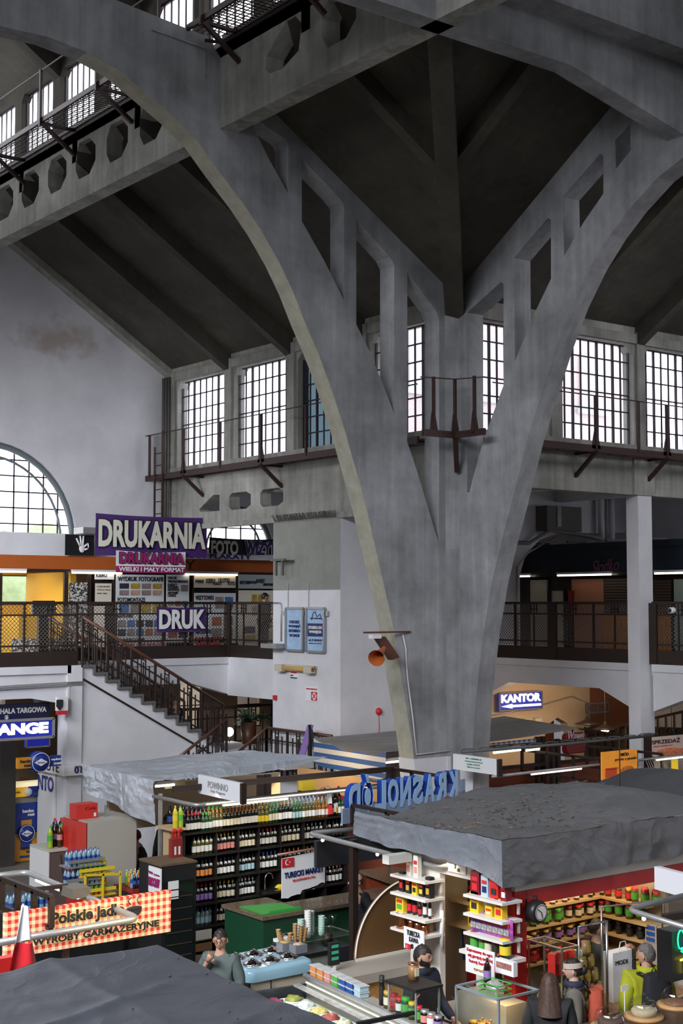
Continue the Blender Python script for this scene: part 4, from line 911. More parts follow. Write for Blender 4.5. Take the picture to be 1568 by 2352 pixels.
for k in range(9):t=k/8;b.bar((x0+(x1-x0) *t,24,z0),(x0+(x1-x0) *min(1,t+.25),24,z1),.012);b.bar((x0+(x1-x0) *t,24,z1),(x0+(x1-x0) *min(1,t+.25),24,z0),.012)
b.build('lattice',M_brown,r);b=MB();b.bar((x0,24,z0),(x1,24,z0),.04);b.bar((x0,24,z1),(x1,24,z1),.04);b.bar((x0,24,z0),(x0,24,z1),.04);b.bar((x1,24,z0),(x1,24,z1),.04);b.bar(((x0+x1) /2,24,z0),((x0+x1) /2,24,z1),.04);b.build('frame',M_brown,r)
# ------------------------------------------------------------------ wood-clad stalls behind the pier
M_redwood=mat('red_brown_wood',(.20,.04,.015),.4,var=.35,scale=3,stretch=(.6,1,7))
c=MB();c.box((18.3,20.9,0),(23.2,21.0,2.15));tag(c.build('stall_back_panel',M_redwood),'long red-brown wood back wall of a stall behind the pier','panel')
c=MB();c.box((18.6,19.5,0),(22.9,19.6,1.5));tag(c.build('wooden_partition',M_redwood),'lower red-brown wood counter front right of the pier','panel')
M_tanp=mat('tan_stall_panel',(.50,.30,.14),.6)
c=MB();c.box((16.45,20.3,0),(16.52,23.1,2.2));c.box((16.52,20.3,0),(16.95,20.36,2.2));tag(c.build('stall_back_panel',M_tanp),'plain tan back wall of a stall behind the blue letter sign','panel')
c=MB();c.box((11.6,21.9,1.55),(15.2,22.0,2.3));tag(c.build('stall_fascia',mat('cream_panel',(.6,.5,.36),.6)),'cream fascia panel with chamfered opening at the back of the liquor stall','panel')
x0,x1,z0,z1=RY(770,1795,779,1810,21.85);sign('y',21.85,x0,x1,z0,z1,.01,M_redp,[('H',.25,.75,.2,.8,M_whitep)],'small red square safety sign with white symbol on the stall wall',rim=None)
area('stall_fill_mid',(15.4,21.6,2.5),(16.5,21.6,1.4),.3,2,22,(1,.75,.45))  # added area light, aimed to brighten the tan stall panel
# dark steel stall framing
def frame_post(x,y,h,label,w=.12):r=MB();r.cbox((x,y,h/2),(w,w,h));return tag(r.build('steel_post',M_brown),label,'post')
def dpost(px,py_top,Y,h,label):
    p=at(px,py_top,Y=Y);r=thing('steel_post',label,'post',(p.x,Y,0))
    for s in (-.075,.075):b=MB();b.cbox((p.x+s,Y,h/2),(.09,.09,h));b.build('upright',M_brown,r)
    return p.x
def ladder(p,q,drop,label,n=3,w=.05):
    """open bracket: two long bars joined by short uprights"""
    p=Vector(p);q=Vector(q);r=thing('ladder_bracket',label,'frame',(p+q) /2-UPZ*drop)
    b=MB();b.bar(p,q,w);b.bar(p-UPZ*drop,q-UPZ*drop,w);b.build('long_bars',M_brown,r)
    for i in range(n+1):a=p.lerp(q,i/n);b=MB();b.bar(a,a-UPZ*drop,w);b.build('upright',M_brown,r)
    return r
dpost(1240,1700,20.6,2.75,'double brown steel post left of the WAWEL sign');dpost(1274,1705,20.4,2.7,'double brown steel post just right of the other pair near the WAWEL sign')
for z in (2.62,2.2):
    b=MB();b.bar((19.3,20.5,z),(22.8,20.5,z),.07);tag(b.build('steel_beam',M_brown),'brown steel beam joining the double posts, %s one' % ('upper' if z>2.5 else 'lower'),'beam')
ladder((20.0,20.3,2.55),(20.0,18.2,2.55),.42,'brown steel bracket frame under the striped canopy edge right of the pier');ladder((22.0,20.4,2.5),(22.0,18.4,2.5),.42,'brown steel bracket frame beside the orange honey sign')
b=MB();b.cbox((22.75,19.3,1.4),(.2,.25,2.8));tag(b.build('steel_post',M_brown),'broad dark post in front of the white column','post')
b=MB();b.cbox((23.3,19.0,1.35),(.35,.1,2.7));tag(b.build('stall_side_panel',mat('cream_stall',(.6,.48,.3),.6)),'cream stall side panel right of the white column','panel')
# blue and white awning behind the pier
M_awn=pattern('blue_white_stripes',(0.55,0.53,0.50),(0.03,0.09,0.26),'stripes',5.2,th=.5)
M_awnt=mat('awning_top',(.26,.25,.24),.8,var=.25,scale=2,stretch=(.5,8,1))
r=thing('striped_awning','blue and white striped awning with grey faded top behind the pier','awning',(16.8,21.6,2.0))
A0=at(720,1695,Z=2.78);A1=at(886,1731,Z=2.68)
g=MB()
def fn(u,v):p=A0.lerp(A1,u);s=.12*math.sin(math.pi*u) +.03*math.sin(u*17);return Vector((p.x+.25*s*v,p.y,p.z+(1-v) *.0-(.48+.0*u) *v-s*.9))
g.grid(fn,24,6);g.build('valance',M_awn,r,smooth=True)
g=MB()
def fn(u,v):p=A0.lerp(A1,u);q=Vector((p.x+5.6,p.y+.3,p.z+.15));m=p.lerp(q,v);s=.12*math.sin(math.pi*u) +.03*math.sin(u*17);m.z-=s*.9*(1-v) +.1*math.sin(math.pi*v) *.5;return m
g.grid(fn,24,12);g.build('canopy_top',M_awnt,r,smooth=True)
A2=at(1103,1709,Y=20.6);A3=at(1238,1695,Y=20.6);g=MB();g.grid(lambda u,v:A2.lerp(A3,u) -UPZ*.09*v,8,1);g.build('valance_edge',pattern('blue_checks',(.55,.53,.5),(.03,.09,.26),'gingham',7.0),r)
# purple leaning sign and its stand
p0=at(700,1735,X=17.4);r=thing('folding_sign','tall purple folding sign leaning by the railing of the white block','sign',p0);p1=at(712,1665,X=17.4)
b=MB();b.prism([p0,p0+Vector((0,.22,0)),p1+Vector((0,.1,0)),p1+Vector((0,-.1,0))],(.02,0,0));b.build('board',mat('lilac_vinyl',(.28,.18,.5),.5),r);b=MB();b.bar(p1,p0+Vector((0,-.45,-.1)),.05);b.bar(p1,p0+Vector((0,-.2,-.1)),.05);b.build('support',M_black,r)
# potted plant
p=at(570,1712,Y=27.6);r=thing('potted_plant','leafy plant in a tall tapered brown planter at the stair foot','plant',(p.x,27.6,1.75));zt0=at(570,1658,Y=27.6).z
b=MB();b.lathe([(.0,zt0-.75),(.13,zt0-.75),(.19,zt0),(.16,zt0),(.16,zt0-.05),(0,zt0-.05)],(p.x,27.6,0),18);b.build('planter',mat('brown_planter',(.10,.04,.02),.4),r)
b=MB();rnd=random.Random(5)
for k in range(16):
    a=rnd.uniform(0,6.28);l=rnd.uniform(.4,.75);t0=Vector((p.x,27.6,zt0));dr=Vector((math.cos(a),math.sin(a) *.6,rnd.uniform(.5,1.1))).normalized()
    pts=[t0+dr*l*s-UPZ*.35*s*s for s in (0,.33,.66,1)];b.tube(pts,[.012,.01,.008,.004],5)
    for s in range(1,9):
        q=t0+dr*l*s/8-UPZ*.35*(s/8) **2;sd=dr.cross(UPZ).normalized()
        for sg in (-1,1):e=q+sd*sg*.11+dr*.05;w=dr*.025;b.add([q,q+sd*sg*.05+w,e,q+sd*sg*.05-w],[(0,1,2,3)])
b.build('foliage',mat('dark_leaves',(.02,.05,.02),.5),r)
p=at(527,1681,Y=28.3);b=MB();b.ball(p,(.1,.1,.11),8);r=thing('globe_lamp','small bright globe lamp in the shade left of the planter','lamp',(p.x,p.y,p.z-.15));b.build('globe',mat('cold_bulb',(1,1,1),.5,emit=(1,.92,.9),es=7),r);b=MB();b.tube([p-UPZ*.1,p-UPZ*.4],.02,6);b.build('stem',M_brown,r)
# ------------------------------------------------------------------ left: exchange office and cash machine
def lb(x0,y0,x1,y1,Y,m,lines,label,th=.15,rim=None,rimw=.04):a,b_,z0,z1=RY(x0,y0,x1,y1,Y);return sign('y',Y,a,b_,z0,z1,th,m,lines,label,'sign','lightbox_sign',rim,rimw)
M_cglow=mat('cream_lightbox',(1,.95,.8),.5,emit=(1,.93,.72),es=1.3);M_bglow=mat('royal_blue_lightbox',(.008,.015,.25),.5,emit=(.008,.012,.20),es=1.0)
lb(-135,1657,122,1700,26.2,M_bglow,[('EXCHANGE',.05,.955,.22,.84,M_cglow,.06)],'lit royal blue sign with cream letters ending ANGE at the left edge',.2,M_alu,.05)
lb(-60,1618,113,1652,26.9,mat('navy_board',(.008,.012,.05),.5),[('KANTOR HALA TARGOWA',.0,.96,.38,.75,M_cream,.03),('$',.4,.45,.0,.3,M_cream,.03)],'dark navy board reading KANTOR HALA TARGOWA above the lit sign')
lb(60,1695,113,1715,26.6,M_bglow,[],'small blue sign end poking out under the lit exchange sign',.1,M_alu,.03)
# hanging cash machine sign
a,b_,z0,z1=RY(40,1738,138,1762,25.9);r=thing('cash_machine_sign','orange and blue hanging sign with round emblem reading bankomat wplatomat','sign',((a+b_) /2,25.9,z0))
M_or=mat('orange_print',(.62,.26,.02),.4);M_bl=mat('blue_print',(.01,.035,.25),.4);m=(a+b_) /2
b=MB();b.box((a,25.86,z0),(m,25.98,z1));b.build('orange_half',M_or,r);b=MB();b.box((m,25.86,z0),(b_,25.98,z1));b.build('blue_half',M_bl,r)
b=MB();b.lathe([(0,-.1),(.2,-.1),(.21,0),(.21,.1),(0,.1)],(m,25.92,(z0+z1) /2),24,'y');b.build('disc',M_bl,r)
def euro(c,s,parent,Y):
    b=MB();b.prism([(c.x-s,Y,c.z),(c.x,Y,c.z+s*.55),(c.x+s,Y,c.z),(c.x,Y,c.z-s*.55)],(0,.004,0));b.lathe([(s*1.28,0),(s*1.36,0),(s*1.36,.006),(s*1.28,.006)],(c.x,Y-.002,c.z),28,'y');b.build('emblem',M_whitep,parent)
    b=MB();b.text('Euronet',(c.x-s*.55,Y-.008,c.z-s*.12),(1,0,0),UPZ,s*1.1,s*.26,.0,.002);b.build('lettering',M_bl,parent)
euro(Vector((m,0,(z0+z1) /2)),.14,r,25.80)
b=MB();h=z1-z0
b.text('banko',(a+.04,25.85,z0+h*.55),(1,0,0),UPZ,.26,h*.3,.02,.004);b.text('mat',(a+.12,25.85,z0+h*.15),(1,0,0),UPZ,.17,h*.25,.02,.004);b.build('lettering',M_ink,r)
b=MB();b.text('wpłato',(m+.235,25.85,z0+h*.5),(1,0,0),UPZ,.24,h*.3,.02,.004);b.text('mat',(m+.3,25.85,z0+h*.15),(1,0,0),UPZ,.17,h*.25,.02,.004);b.build('lettering',M_whitep,r)
# machine
x0=12.6;x1=13.3
def zz(py):return at(60,py,Y=28.1).z
x0=at(21,1900,Y=28.0).x;x1=at(100,1900,Y=28.0).x
r=thing('cash_machine','blue and yellow cash machine standing under the left gallery','cash machine',((x0+x1) /2,28.2,0))
ztop=zz(1829);b=MB();b.box((x0,28.05,0),(x1,28.8,ztop));b.build('body',mat('grey_machine',(.28,.29,.28),.5),r)
zb=zz(1843);zm=zz(1912)
b=MB();b.box((x0,28.02,zm),(x1,28.05,zb));b.build('blue_panel',M_bl,r);b=MB();b.box((x0,28.02,0.02),(x1,28.05,zm));b.build('yellow_panel',M_or,r)
b=MB();xm=(x0+x1) /2;w=.12;b.box((xm-w,28.0,zz(1882)),(xm+w,28.02,zm));b.build('yellow_strip',M_or,r);b=MB();b.box((xm-w,28.0,zz(1948)),(xm+w,28.02,zm));b.box((xm-w*1.1,28.0,zz(1967)),(xm+w,28.02,zz(1963)));b.build('blue_strip',M_bl,r)
b=MB();b.lathe([(0,0),(.19,0),(.19,.03),(0,.03)],(xm,27.97,zz(1912)),24,'y');b.build('disc',M_bl,r);euro(Vector((xm,0,zz(1912))),.13,r,27.965)
b=MB();b.text('banko',(xm-.1,27.99,zz(1865)),(1,0,0),UPZ,.26,.075,.03,.003);b.text('mat',(xm+.02,27.99,zz(1873)),(1,0,0),UPZ,.16,.06,.03,.003);b.build('lettering',M_whitep,r)
b=MB();b.text('wpłato',(xm-.14,27.99,zz(1950)),(1,0,0),UPZ,.27,.075,.03,.003);b.text('mat',(xm+.0,27.99,zz(1957)),(1,0,0),UPZ,.15,.06,.03,.003);b.build('lettering',M_ink,r)
zt1=zz(1805);b=MB();b.box((x0,27.95,ztop+.02),(xm,28.2,zt1));b.build('header_yellow',mat('lit_yellow',(.8,.45,.03),.4,emit=(.8,.42,.03),es=.35),r);b=MB();b.box((xm,27.95,ztop+.02),(x1,28.2,zt1));b.build('header_blue',M_bl,r)
b=MB();b.box((x0,27.96,zt1),(x1-.03,28.25,zt1+.09));b.build('header_lamp',mat('lit_cream',(1,.9,.6),.4,emit=(1,.85,.5),es=.6),r)
b=MB();b.lathe([(0,0),(.085,0),(.085,.02),(0,.02)],(xm,27.93,(ztop+zt1) /2),20,'y');b.build('header_disc',M_whitep,r)
b=MB();b.text('banko',(x0+.06,27.94,ztop+.1),(1,0,0),UPZ,.16,.05,.02,.003);b.text('wpłato',(x1-.26,27.94,ztop+.1),(1,0,0),UPZ,.18,.05,.02,.003);b.build('lettering',M_ink,r)
# column collar with stand number, exchange office front
r=thing('stand_number_collar','white collar with number 01 round the gallery column','sign',(13.3,26.6,at(155,1780,Y=26.6).z));zc0=at(155,1781,Y=26.6).z;zc1=at(155,1757,Y=26.6).z
b=MB();b.box((13.0,26.52,zc0),(13.6,28.1,zc1));b.build('band',M_w,r)
b=MB();b.text('01',(13.22,26.5,zc0+.04),(1,0,0),UPZ,.17,.14,.03,.004);b.text('STOISKO',(13.22,26.5,zc1-.05),(1,0,0),UPZ,.16,.03,.01,.003);b.build('lettering',M_navy,r)
c=MB();c.box((13.1,27.15,0),(13.14,27.98,zc0));tag(c.build('office_side_wall',M_whitep),'white side panel of the exchange office by the column','panel')
u0,u1,z0,z1=RX(100,1764,146,1784,12.9);q=MB();q.text('VALUTE',(12.99,27.95,zc0+.05),(0,-1,0),UPZ,1.2,.2,.0,.004);tag(q.build('collar_lettering',M_ink),'black word VALUTE on the side of the white column collar','lettering');q=MB();q.text('NTO',(13.09,27.95,zc0-.42),(0,-1,0),UPZ,.75,.32,.03,.004);tag(q.build('office_lettering',M_bl),'dark blue letters NTO on the exchange office panel','lettering')
c=MB();c.box((13.35,28.1,.0),(13.4,29.5,1.6));tag(c.build('orange_panel',mat('ochre_panel',(.36,.17,.05),.7)),'ochre panel behind the cash machine','panel')
c=MB();c.box((9,30.2,0),(13,30.3,3.9));tag(c.build('office_back_wall',mat('beige_wall',(.34,.3,.24),.7)),'beige back wall of the exchange office at the left edge','panel')
b=MB();b.cbox((12.32,27.9,1.6),(.35,.3,3.2));tag(b.build('dark_pillar',mat('dark_granite',(.05,.045,.04),.4,var=.2)),'dark granite pillar left of the cash machine','pillar')
b=MB();b.cbox((11.6,29.9,2.9),(.9,.1,.7));tag(b.build('office_window',mat('bright_window',(.7,.72,.75),.5)),'small pale window above the red awning in the exchange office','window')
p=at(140,1620,Y=26.55);r=thing('alarm_siren','white and red siren box on the column above the hanging sign','siren',(p.x,26.5,p.z-.15));b=MB();b.cbox((p.x+.03,26.58,p.z+.03),(.24,.1,.28));b.build('housing',M_w,r);b=MB();b.cbox((p.x+.03,26.57,p.z-.15),(.22,.1,.08));b.build('beacon',M_redp,r);b=MB();b.prism([(p.x-.12,26.5,p.z+.12),(p.x+.02,26.5,p.z+.12),(p.x+.02,26.5,p.z-.02),(p.x-.05,26.5,p.z-.1),(p.x-.12,26.5,p.z-.02)],(0,.02,0));b.build('badge',M_ink,r)
b=MB()
for k in range(3):b.tube([(9,26.68,3.72+k*.03),(11.5,26.66,3.76+k*.03),(13.45,26.64,3.8+k*.03)],.012,5)
b.tube([(13.15,26.6,3.8),(13.15,26.6,3.2)],.012,5);tag(b.build('wall_cables',M_alu),'thin cables strung along the white gallery beam at left','cable')
# ------------------------------------------------------------------ bottle makers (local coordinates, base at the origin)
GL=dict(dark=mat('dark_bottle_glass',(.008,.010,.008),.12,spec=.6),green=mat('green_bottle_glass',(.02,.09,.03),.12,spec=.6),olive=mat('olive_bottle_glass',(.10,.09,.02),.12,spec=.6),amber=mat('amber_spirit',(.35,.12,.015),.12,spec=.6),clear=mat('clear_bottle',(.5,.56,.56),.08,spec=.7),blue=mat('pale_blue_bottle',(.22,.38,.42),.12),yellow=mat('yellow_drink',(.62,.5,.03),.2),lime=mat('lime_drink',(.32,.5,.04),.2),orange=mat('orange_drink',(.62,.22,.02),.2),cola=mat('cola_drink',(.015,.006,.006),.12,spec=.6),water=mat('water_bottle_plastic',(.22,.36,.48),.15),rose=mat('rose_wine',(.5,.18,.14),.12),brown=mat('brown_bottle_glass',(.06,.025,.008),.12,spec=.6))
LB=dict(white=mat('white_label',(.78,.78,.76),.6),cream=mat('cream_label',(.68,.62,.46),.6),black=mat('black_label',(.02,.02,.02),.6),red=M_redp,gold=mat('gold_label',(.5,.32,.05),.5),blue=mat('blue_label',(.02,.08,.35),.5),pale=mat('pale_blue_label',(.4,.58,.65),.6),pink=mat('pink_label',(.65,.25,.22),.6),orange=mat('orange_label',(.7,.25,.06),.6),green=mat('green_label',(.08,.4,.06),.5),navy=M_navy,yellow=mat('yellow_label',(.75,.55,.03),.5),lilac=mat('lilac_label',(.3,.18,.5),.5),teal=mat('teal_label',(.1,.3,.38),.5))
def bottle(name,glassm,labelm,capm,h=.3,r=.037,label=None,cat='bottle',tagp=False,plastic=False,group=None):
    b=MB()
    if plastic:prof=[(0,0),(r*.9,0),(r,.02*h/.3),(r*.96,h*.25),(r,h*.3),(r,h*.6),(r*.92,h*.7),(r*.5,h*.85),(r*.28,h*.91),(r*.28,h*.95),(0,h*.95)]
    else:prof=[(0,0),(r,0),(r,h*.60),(r*.85,h*.68),(r*.38,h*.76),(r*.35,h*.97),(0,h*.97)]
    b.lathe(prof,n=10);root=b.build(name,glassm,label=label,cat=cat,group=group,local=True)
    if labelm:
        q=MB();z0,z1=(h*.33,h*.58) if plastic else (h*.14,h*.46);q.lathe([(r*1.02,z0),(r*1.02,z1)],n=10);q.build('paper_label',labelm,root,local=True)
    q=MB()
    if plastic:q.lathe([(r*.36,h*.93),(r*.36,h),(0,h)],n=8)
    else:q.lathe([(r*.42,h*.84),(r*.42,h),(0,h)],n=8)
    q.build('cap' if plastic else 'foil_capsule',capm,root,local=True)
    if tagp:q=MB();q.box((-.016,-r*.85,h*.60),(.022,-r*.75,h*.76));q.build('price_tag',LB['white'],root,local=True)
    return root
CAPS=dict(black=LB['black'],red=M_redp,gold=LB['gold'],white=LB['white'],blue=LB['blue'],green=LB['green'],yellow=LB['yellow'],silver=M_alu,orange=LB['orange'])
PROT={}
def proto(kind,*a,**k):
    return bottle(*a,**k)
def row(fn,pts,label,group,rnd=None):
    """first call builds, the rest copies"""
    o=fn();o['label'] =label;o['group'] =group;o['category'] =o.get('category','bottle')
    for i,p in enumerate(pts):
        c=o if i== 0 else dup(o)
        c.location=p;c.rotation_euler=(0,0,random.uniform(-.5,.5));c['label'] =label;c['group'] =group
    return o
# ------------------------------------------------------------------ liquor stall
WY=19.05
M_shelf=mat('black_shelving',(.012,.011,.010),.45)
X0=at(424,1915,Y=WY).x;X1=at(796,1900,Y=WY).x
zs=[at(455,y,Y=WY).z for y in (1911,1965,2021,2077,2130)] +[at(455,2162,Y=WY).z]
xb=[at(400+x/3.136,1960,Y=WY).x for x in (140,305,465,612,768,935,1092,1240)]
r=thing('wine_shelf','tall black wooden wine shelf unit packed with bottles in the liquor stall','shelf',((X0+X1) /2,WY+.2,0))
b=MB();b.box((X0,WY+.42,0),(X1,WY+.45,zs[0]));b.build('back_panel',M_shelf,r)
for i,x in enumerate([X0] +xb[1:-1] +[X1]):b=MB();b.box((x-.012,WY,0),(x+.012,WY+.45,zs[0] -.03));b.build('side_panel' if i in (0,7) else 'divider',M_shelf,r)
for i,z in enumerate(zs):b=MB();b.box((X0-(.03 if i== 0 else 0),WY-.02,z-.03),(X1+(.03 if i== 0 else 0),WY+.42,z));b.build('shelf_board',M_shelf,r)
ORD=['top','second','third','fourth','fifth']
BAY=['first','second','third','fourth','fifth','sixth','last']
looks={(1,0):('olive','white','black'),(1,1):('dark','pink','gold'),(1,2):('dark','cream','black'),(1,3):('dark','white','red'),(1,4):('dark','cream','white'),(1,5):('dark','white','silver'),(1,6):('dark','black','black'),
         (2,0):('dark','orange','black'),(2,1):('dark','white','black'),(2,2):('dark','pale','black'),(2,3):('dark','white','blue'),(2,4):('dark','white','orange'),(2,5):('dark','white','gold'),(2,6):('olive','white','orange'),
         (3,0):('dark','lilac','red'),(3,1):('dark','cream','gold'),(3,2):('dark','white','white'),(3,6):('dark','white','orange'),(4,0):('blue','pale','blue'),(4,1):('dark','cream','black')}
NM=dict(dark='dark',olive='olive green',blue='pale blue',green='green')
for (ri,bi),(g,l,cp) in looks.items():
    x0,x1=xb[bi] +.04,xb[bi+1] -.04;n=5 if x1-x0>.3 else 4;z=zs[ri]
    lab='%s bottle, %s label, %s cap, %s bay from left, %s board of wine shelf' % (NM[g],l,cp,BAY[bi],ORD[ri])
    row(lambda:bottle('wine_bottle',GL[g],LB[l],CAPS[cp],.29,.036,tagp=True),[(x0+.02+(x1-x0-.04) *i/(n-1),WY+.08+random.uniform(0,.03),z) for i in range(n)],lab,'bottles in bay %d board %d of the wine shelf' % (bi+1,ri+1))
    if ri in (1,2,3) and bi<4:
        row(lambda:bottle('wine_bottle',GL['dark'],None,CAPS[cp],.29,.036),[(x0+.06+(x1-x0-.08) *i/3,WY+.22,z) for i in range(4)],'dark rear row bottle, %s bay from left, %s board of wine shelf' % (BAY[bi],ORD[ri]),'rear bottles in bay %d board %d of the wine shelf' % (bi+1,ri+1))
# top of the shelf: front row of wines left to right, spirits, soft drinks and water behind
top=[('dark','white','red',4,.0),('green','white','green',3,0),('olive','white','gold',3,0),('dark','cream','black',5,0),('dark','white','black',5,0),('olive','yellow','gold',3,0),('green','cream','green',3,0),('dark','white','gold',4,0),('green','pale','green',3,0),('olive','white','silver',4,0),('amber','white','gold',4,0),('dark','gold','black',3,0),('green','white','red',2,0)]
tot=sum(t[3] for t in top);k=0;XA=X0+.06;XE=X1-.02;zt_=zs[0]
for i,(g,l,cp,n,_) in enumerate(top):
    pts=[(XA+(XE-XA) *(k+j+.5) /tot,WY+.06+random.uniform(-.01,.02),zt_) for j in range(n)];k+=n
    row(lambda:bottle('wine_bottle',GL[g],LB[l],CAPS[cp],random.uniform(.29,.33),.037),pts,'%s bottle, %s label, %s cap, cluster %s from left, front row atop wine shelf' % (NM.get(g,g),l,cp,['one','two','three','four','five','six','seven','eight','nine','ten','eleven','twelve','thirteen'][i]),'front row cluster %d on the wine shelf' % (i+1))
back=[('cola','black','black',6,'dark cola bottles'),('amber','gold','green',6,'amber spirits'),('orange','red','white',6,'orange spirits'),('olive','yellow','gold',4,'pale liqueurs'),('clear','pale','silver',8,'water bottles'),('clear','green','blue',6,'vodka bottles'),('blue','white','blue',4,'blue water bottles')]
tot=sum(t[3] for t in back);k=0
for i,(g,l,cp,n,nm) in enumerate(back):
    for yy,w in ((.20,'middle'),(.34,'rear')):
        pts=[(XA+(XE-XA) *(k+j+.5) /tot,WY+yy,zt_) for j in range(n)]
        row(lambda:bottle('spirit_bottle',GL[g],LB[l],CAPS[cp],.35 if yy<.3 else .40,.042,plastic=g in ('clear','cola','blue')),pts,'one of the %s in the %s row on top of the wine shelf' % (nm,w),'%s in the %s row on the wine shelf' % (nm,w))
    k+=n
# big show bottle, flag, yellow box, basket
p=at(400+1150/3.136,1875,Y=WY+.1);o=bottle('wine_bottle',GL['dark'],LB['white'],CAPS['gold'],.45,.055,'tall black bottle with a white 3 near the right end of the wine shelf top');o.location=(p.x,WY+.08,zt_)
b=MB();b.text('3',(-.03,-.062,.14),(1,0,0),UPZ,.05,.08,.03,.004);b.build('number',M_whitep,o,local=True)
o=bottle('wine_bottle',GL['dark'],LB['white'],CAPS['red'],.47,.05,'tallest dark bottle at the right end of the wine shelf top');o.location=(p.x+.14,WY+.16,zt_)
p=at(706,1835,Y=WY+.38);b=MB();b.cbox((p.x,WY+.4,zt_+.5),(.26,.12,.16));tag(b.build('yellow_box',LB['yellow']),'yellow box perched behind the water bottles on the wine shelf','box')
b=MB();b.cbox((p.x,WY+.40,zt_+.21),(.3,.1,.42));tag(b.build('display_stand',M_shelf),'black stand behind the bottles under the yellow box','stand')
p=at(745,1850,Y=WY+.3);r=thing('gift_basket','round basket with orange wrapped goods by the tall black bottles','basket',(p.x,WY+.32,zt_));b=MB();b.ball((p.x,WY+.32,zt_+.25),(.17,.08,.2),8,.3);b.build('contents',mat('orange_wrapping',(.55,.12,.02),.4,var=.6,scale=22),r);b=MB();b.lathe([(.1,zt_),(.14,zt_+.1),(.1,zt_+.1)],(p.x,WY+.32,0),14);b.build('bowl',mat('wicker',(.3,.16,.05),.7),r)
b=MB();b.tube([(p.x+.19*math.cos(t/8*math.pi),WY+.25,zt_+.12+.36*math.sin(t/8*math.pi)) for t in range(9)],.008,5);b.build('handle',M_cream,r)
def flag(x,y,z,h,label,w=.3):
    r=thing('flag',label,'flag',(x,y,z)); 
    for nm,m,a,b_ in (('white_half',M_whitep,.45,1.0),('red_half',M_redp,.0,.45)):
        g=MB();g.grid(lambda u,v:Vector((x+(u-.5) *w*(1-.88*(a+(b_-a) *v)) ,y+.05*math.sin(u*7),z+h*(a+(b_-a) *v) -.06*h*math.cos(u*5) *(1-v))),10,4);g.build(nm,m,r,smooth=True)
    g=MB();g.bar((x,y+.03,z),(x,y+.03,z+h*1.02),.012);g.build('pole',M_w,r);return r
p=at(750,1873,Y=WY+.12);flag(p.x-.02,WY+.02,zt_+.02,.4,'small white and red flag on the wine shelf beside the basket',.2)
# side shelf with soft drinks, gift bag, wine fridge
p=at(392,1905,Y=18.75);x0,x1=at(391,1905,Y=18.8).x,at(425,1905,Y=18.8).x;zs2=at(405,1903,Y=18.8).z
b=MB();b.box((x0,18.75,zs2-.03),(x1,19.25,zs2));b.box((x1-.16,19.0,.0),(x1-.02,19.2,zs2-.03));tag(b.build('wooden_side_shelf',mat('light_plywood',(.5,.36,.2),.6)),'light wooden side shelf carrying two soft drink bottles left of the wine shelf','shelf')
for i,(g,xx,w) in enumerate((('yellow',402,'yellow'),('lime',414,'lime green'))):o=bottle('soft_drink_bottle',GL[g],LB['yellow' if i== 0 else 'green'],CAPS['yellow' if i== 0 else 'green'],.34,.042,'%s soft drink bottle on the wooden side shelf' % w,plastic=True);o.location=(at(xx,1900,Y=18.85).x,18.85,zs2)
for i in range(5):o=bottle('soft_drink_bottle',GL['cola'],LB['blue'] if i== 0 else LB['black'],CAPS['black'],.38,.05,'large cola bottle in the row behind the red capped wines' if i else 'large cola bottle with blue label beside the lime drink',plastic=True);o.location=(X0+.0+i*.1,WY+.45,zt_);o['group'] ='large cola bottles' if i else 'blue label cola'
p0=at(371,1988,Z=1.7);FX0,FX1,FY0,FY1=at(371,1988,Z=1.7).x,at(441,1975,Z=1.7).x,at(371,1988,Z=1.7).y,at(342,1970,Z=1.7).y
r=thing('wine_fridge','black glass-fronted wine fridge with wood top left of the wine shelf','fridge',((FX0+FX1) /2,(FY0+FY1) /2,0))
b=MB();b.box((FX0,FY0,.0),(FX1,FY1,1.68));b.build('cabinet',M_black,r);b=MB();b.box((FX0-.01,FY0-.01,1.68),(FX1+.01,FY1,1.71));b.build('top_board',mat('worn_wood_top',(.13,.08,.045),.6,var=.2),r)
b=MB();b.box((FX0+.05,FY0-.02,.1),(FX1-.05,FY0,1.45));b.build('glass_door',mat('dark_fridge_glass',(.01,.01,.012),.08),r)
for k in range(7):b=MB();b.box((FX0+.08,FY0-.03,.2+k*.17),(FX1-.08,FY0-.02,.215+k*.17));b.build('rack',mat('dim_wood_rack',(.05,.03,.015),.6),r)
b=MB();b.box((FX0+.1,FY0-.03,1.34),(FX0+.27,FY0-.02,1.46));b.build('notice',LB['white'],r);b=MB();b.box((FX0+.1,FY0-.03,1.2),(FX0+.27,FY0-.02,1.32));b.build('notice',LB['white'],r)
u0,u1,z0,z1=RX(342,1992,370,2052,FX0-.03);sign('x',FX0-.04,u0,u1,z0,z1,.02,M_whitep,[('WROCŁAW',.03,.97,.25,.6,M_magenta,.05,False,.2),('Wola',.05,.4,.72,.82,M_magenta),('kocham',.5,.95,.7,.78,M_magenta,0)],'white board with pink hand-drawn WROCLAW lettering on the fridge side')
p=at(403,1968,Z=1.71);r=thing('gift_bag','tall dark red gift bag with bow on top of the wine fridge','bag',(p.x,p.y,1.71));b=MB();b.prism([(p.x-.09,p.y-.05,1.71),(p.x+.09,p.y-.05,1.71),(p.x+.09,p.y+.05,1.71),(p.x-.09,p.y+.05,1.71)],(0,0,.27));b.prism([(p.x-.09,p.y-.05,1.98),(p.x+.09,p.y-.05,1.98),(p.x+.03,p.y-.01,2.1),(p.x-.03,p.y-.01,2.1)],(0,.05,0));b.build('bag_body',mat('wine_red_card',(.25,.02,.015),.5),r)
b=MB()
for a in (-1,1):
    b.ball((p.x+a*.05,p.y-.04,2.1),(.055,.02,.035),6);b.ball((p.x+a*.03,p.y-.04,2.04),(.02,.01,.05),5)
